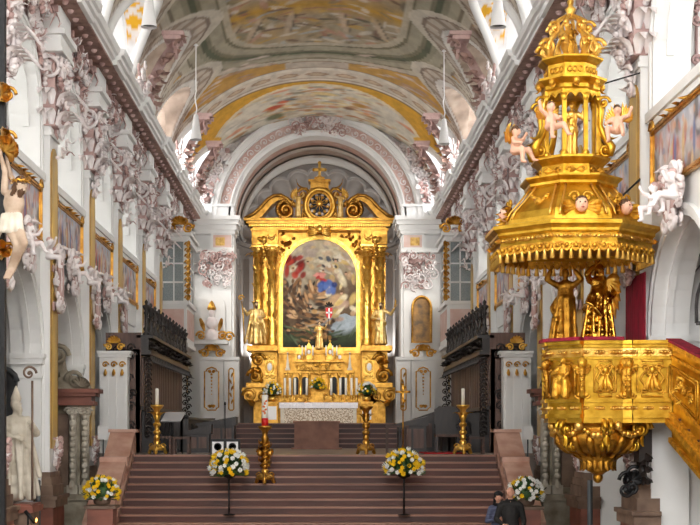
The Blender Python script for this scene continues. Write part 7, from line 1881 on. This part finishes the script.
wom = visitor('person', 'woman in black knitted hat and blue grey jacket at the foot of the stair', (xat(499, 27.9), 28.0, 0.0), .1, .92, ['jacket', 'skin', 'trouser', 'iron'], wp, [('knitted_hat', hat, 'knit')])
sc_ = MB(); sc_.tube([(.09*math.cos(a), -.01 + .085*math.sin(a), 1.36) for a in np.linspace(0, 2*PI, 17)[:-1]], .035, 6, closed=True); sc_.build('scarf', 'knit').parent = wom
# ------------------------------------------------------------------ daylight, lamps, camera
sc = bpy.context.scene
wd = bpy.data.worlds.new('daylight'); sc.world = wd; wd.use_nodes = True
bg = wd.node_tree.nodes['Background']; bg.inputs['Color'].default_value = (1.0, .985, .965, 1); bg.inputs['Strength'].default_value = 3.2
def area(name, loc, rot, sx, sy, e, col=(1, 1, 1)):
    l = bpy.data.lights.new(name, 'AREA'); l.shape = 'RECTANGLE'; l.size = sx; l.size_y = sy; l.energy = e; l.color = col
    o = bpy.data.objects.new(name, l); COL.objects.link(o); o.location = loc; o.rotation_euler = rot; return o
def spot(name, loc, target, e, size=1.0, col=(1, .95, .85), blend=.6, rad=.15):
    l = bpy.data.lights.new(name, 'SPOT'); l.energy = e; l.spot_size = size; l.spot_blend = blend; l.color = col; l.shadow_soft_size = rad
    o = bpy.data.objects.new(name, l); COL.objects.link(o); o.location = loc
    o.rotation_euler = (Vector(target) - Vector(loc)).to_track_quat('-Z', 'Y').to_euler(); return o
# daylight through the clerestory windows
for s in (-1, 1):
    for a_, b_ in BAY[5:]:
        area('clerestory_daylight', (s * (VA + 1.3), (a_ + b_) / 2, VZ + 1.3), (0, s * math.radians(84), 0), 2.2, 3.0, 130, (.97, .98, 1))
# unseen spots that light the high altar
for s in (-1, 1): spot('altar_spotlight', (s * 3.3, 55.5, 12.2), (0, 63, 7.5), 300, .62)
for s in (-1, 1): spot('altar_fill_spot', (s * 4.7, 46.5, 12.9), (s * -.5, 62, 7.6), 1700, .85, (1, .96, .9), .8, .25)  # added, with no fixture known, to brighten the dim far end
for s in (-1, 1): area('apse_fill', (s*2.6, 65.6, 6.5), (math.radians(150), 0, 0), 1.2, .6, 70, (1, .97, .92))  # added behind the retable to brighten the dark apse shell
area('west_fill', (0, -3.6, 11), (math.radians(78), 0, 0), 6, 8, 1100)  # unseen source added behind the viewer to brighten faces turned to the camera
cam = bpy.data.cameras.new('camera'); co = bpy.data.objects.new('camera', cam); COL.objects.link(co)
co.location = (CX, 0, CZ); co.rotation_euler = (PI / 2, 0, 0)
cam.sensor_width = 36; cam.lens = F / 700 * 36; cam.shift_x = (350 - PX0) / 700; cam.shift_y = (PY0 - 262.5) / 700
cam.clip_start = .5; cam.clip_end = 300
sc.camera = co
sc.view_settings.view_transform = 'Standard'; sc.view_settings.look = 'None'; sc.view_settings.gamma = 1; sc.view_settings.use_curve_mapping = False
sc.view_settings.exposure = 1.02
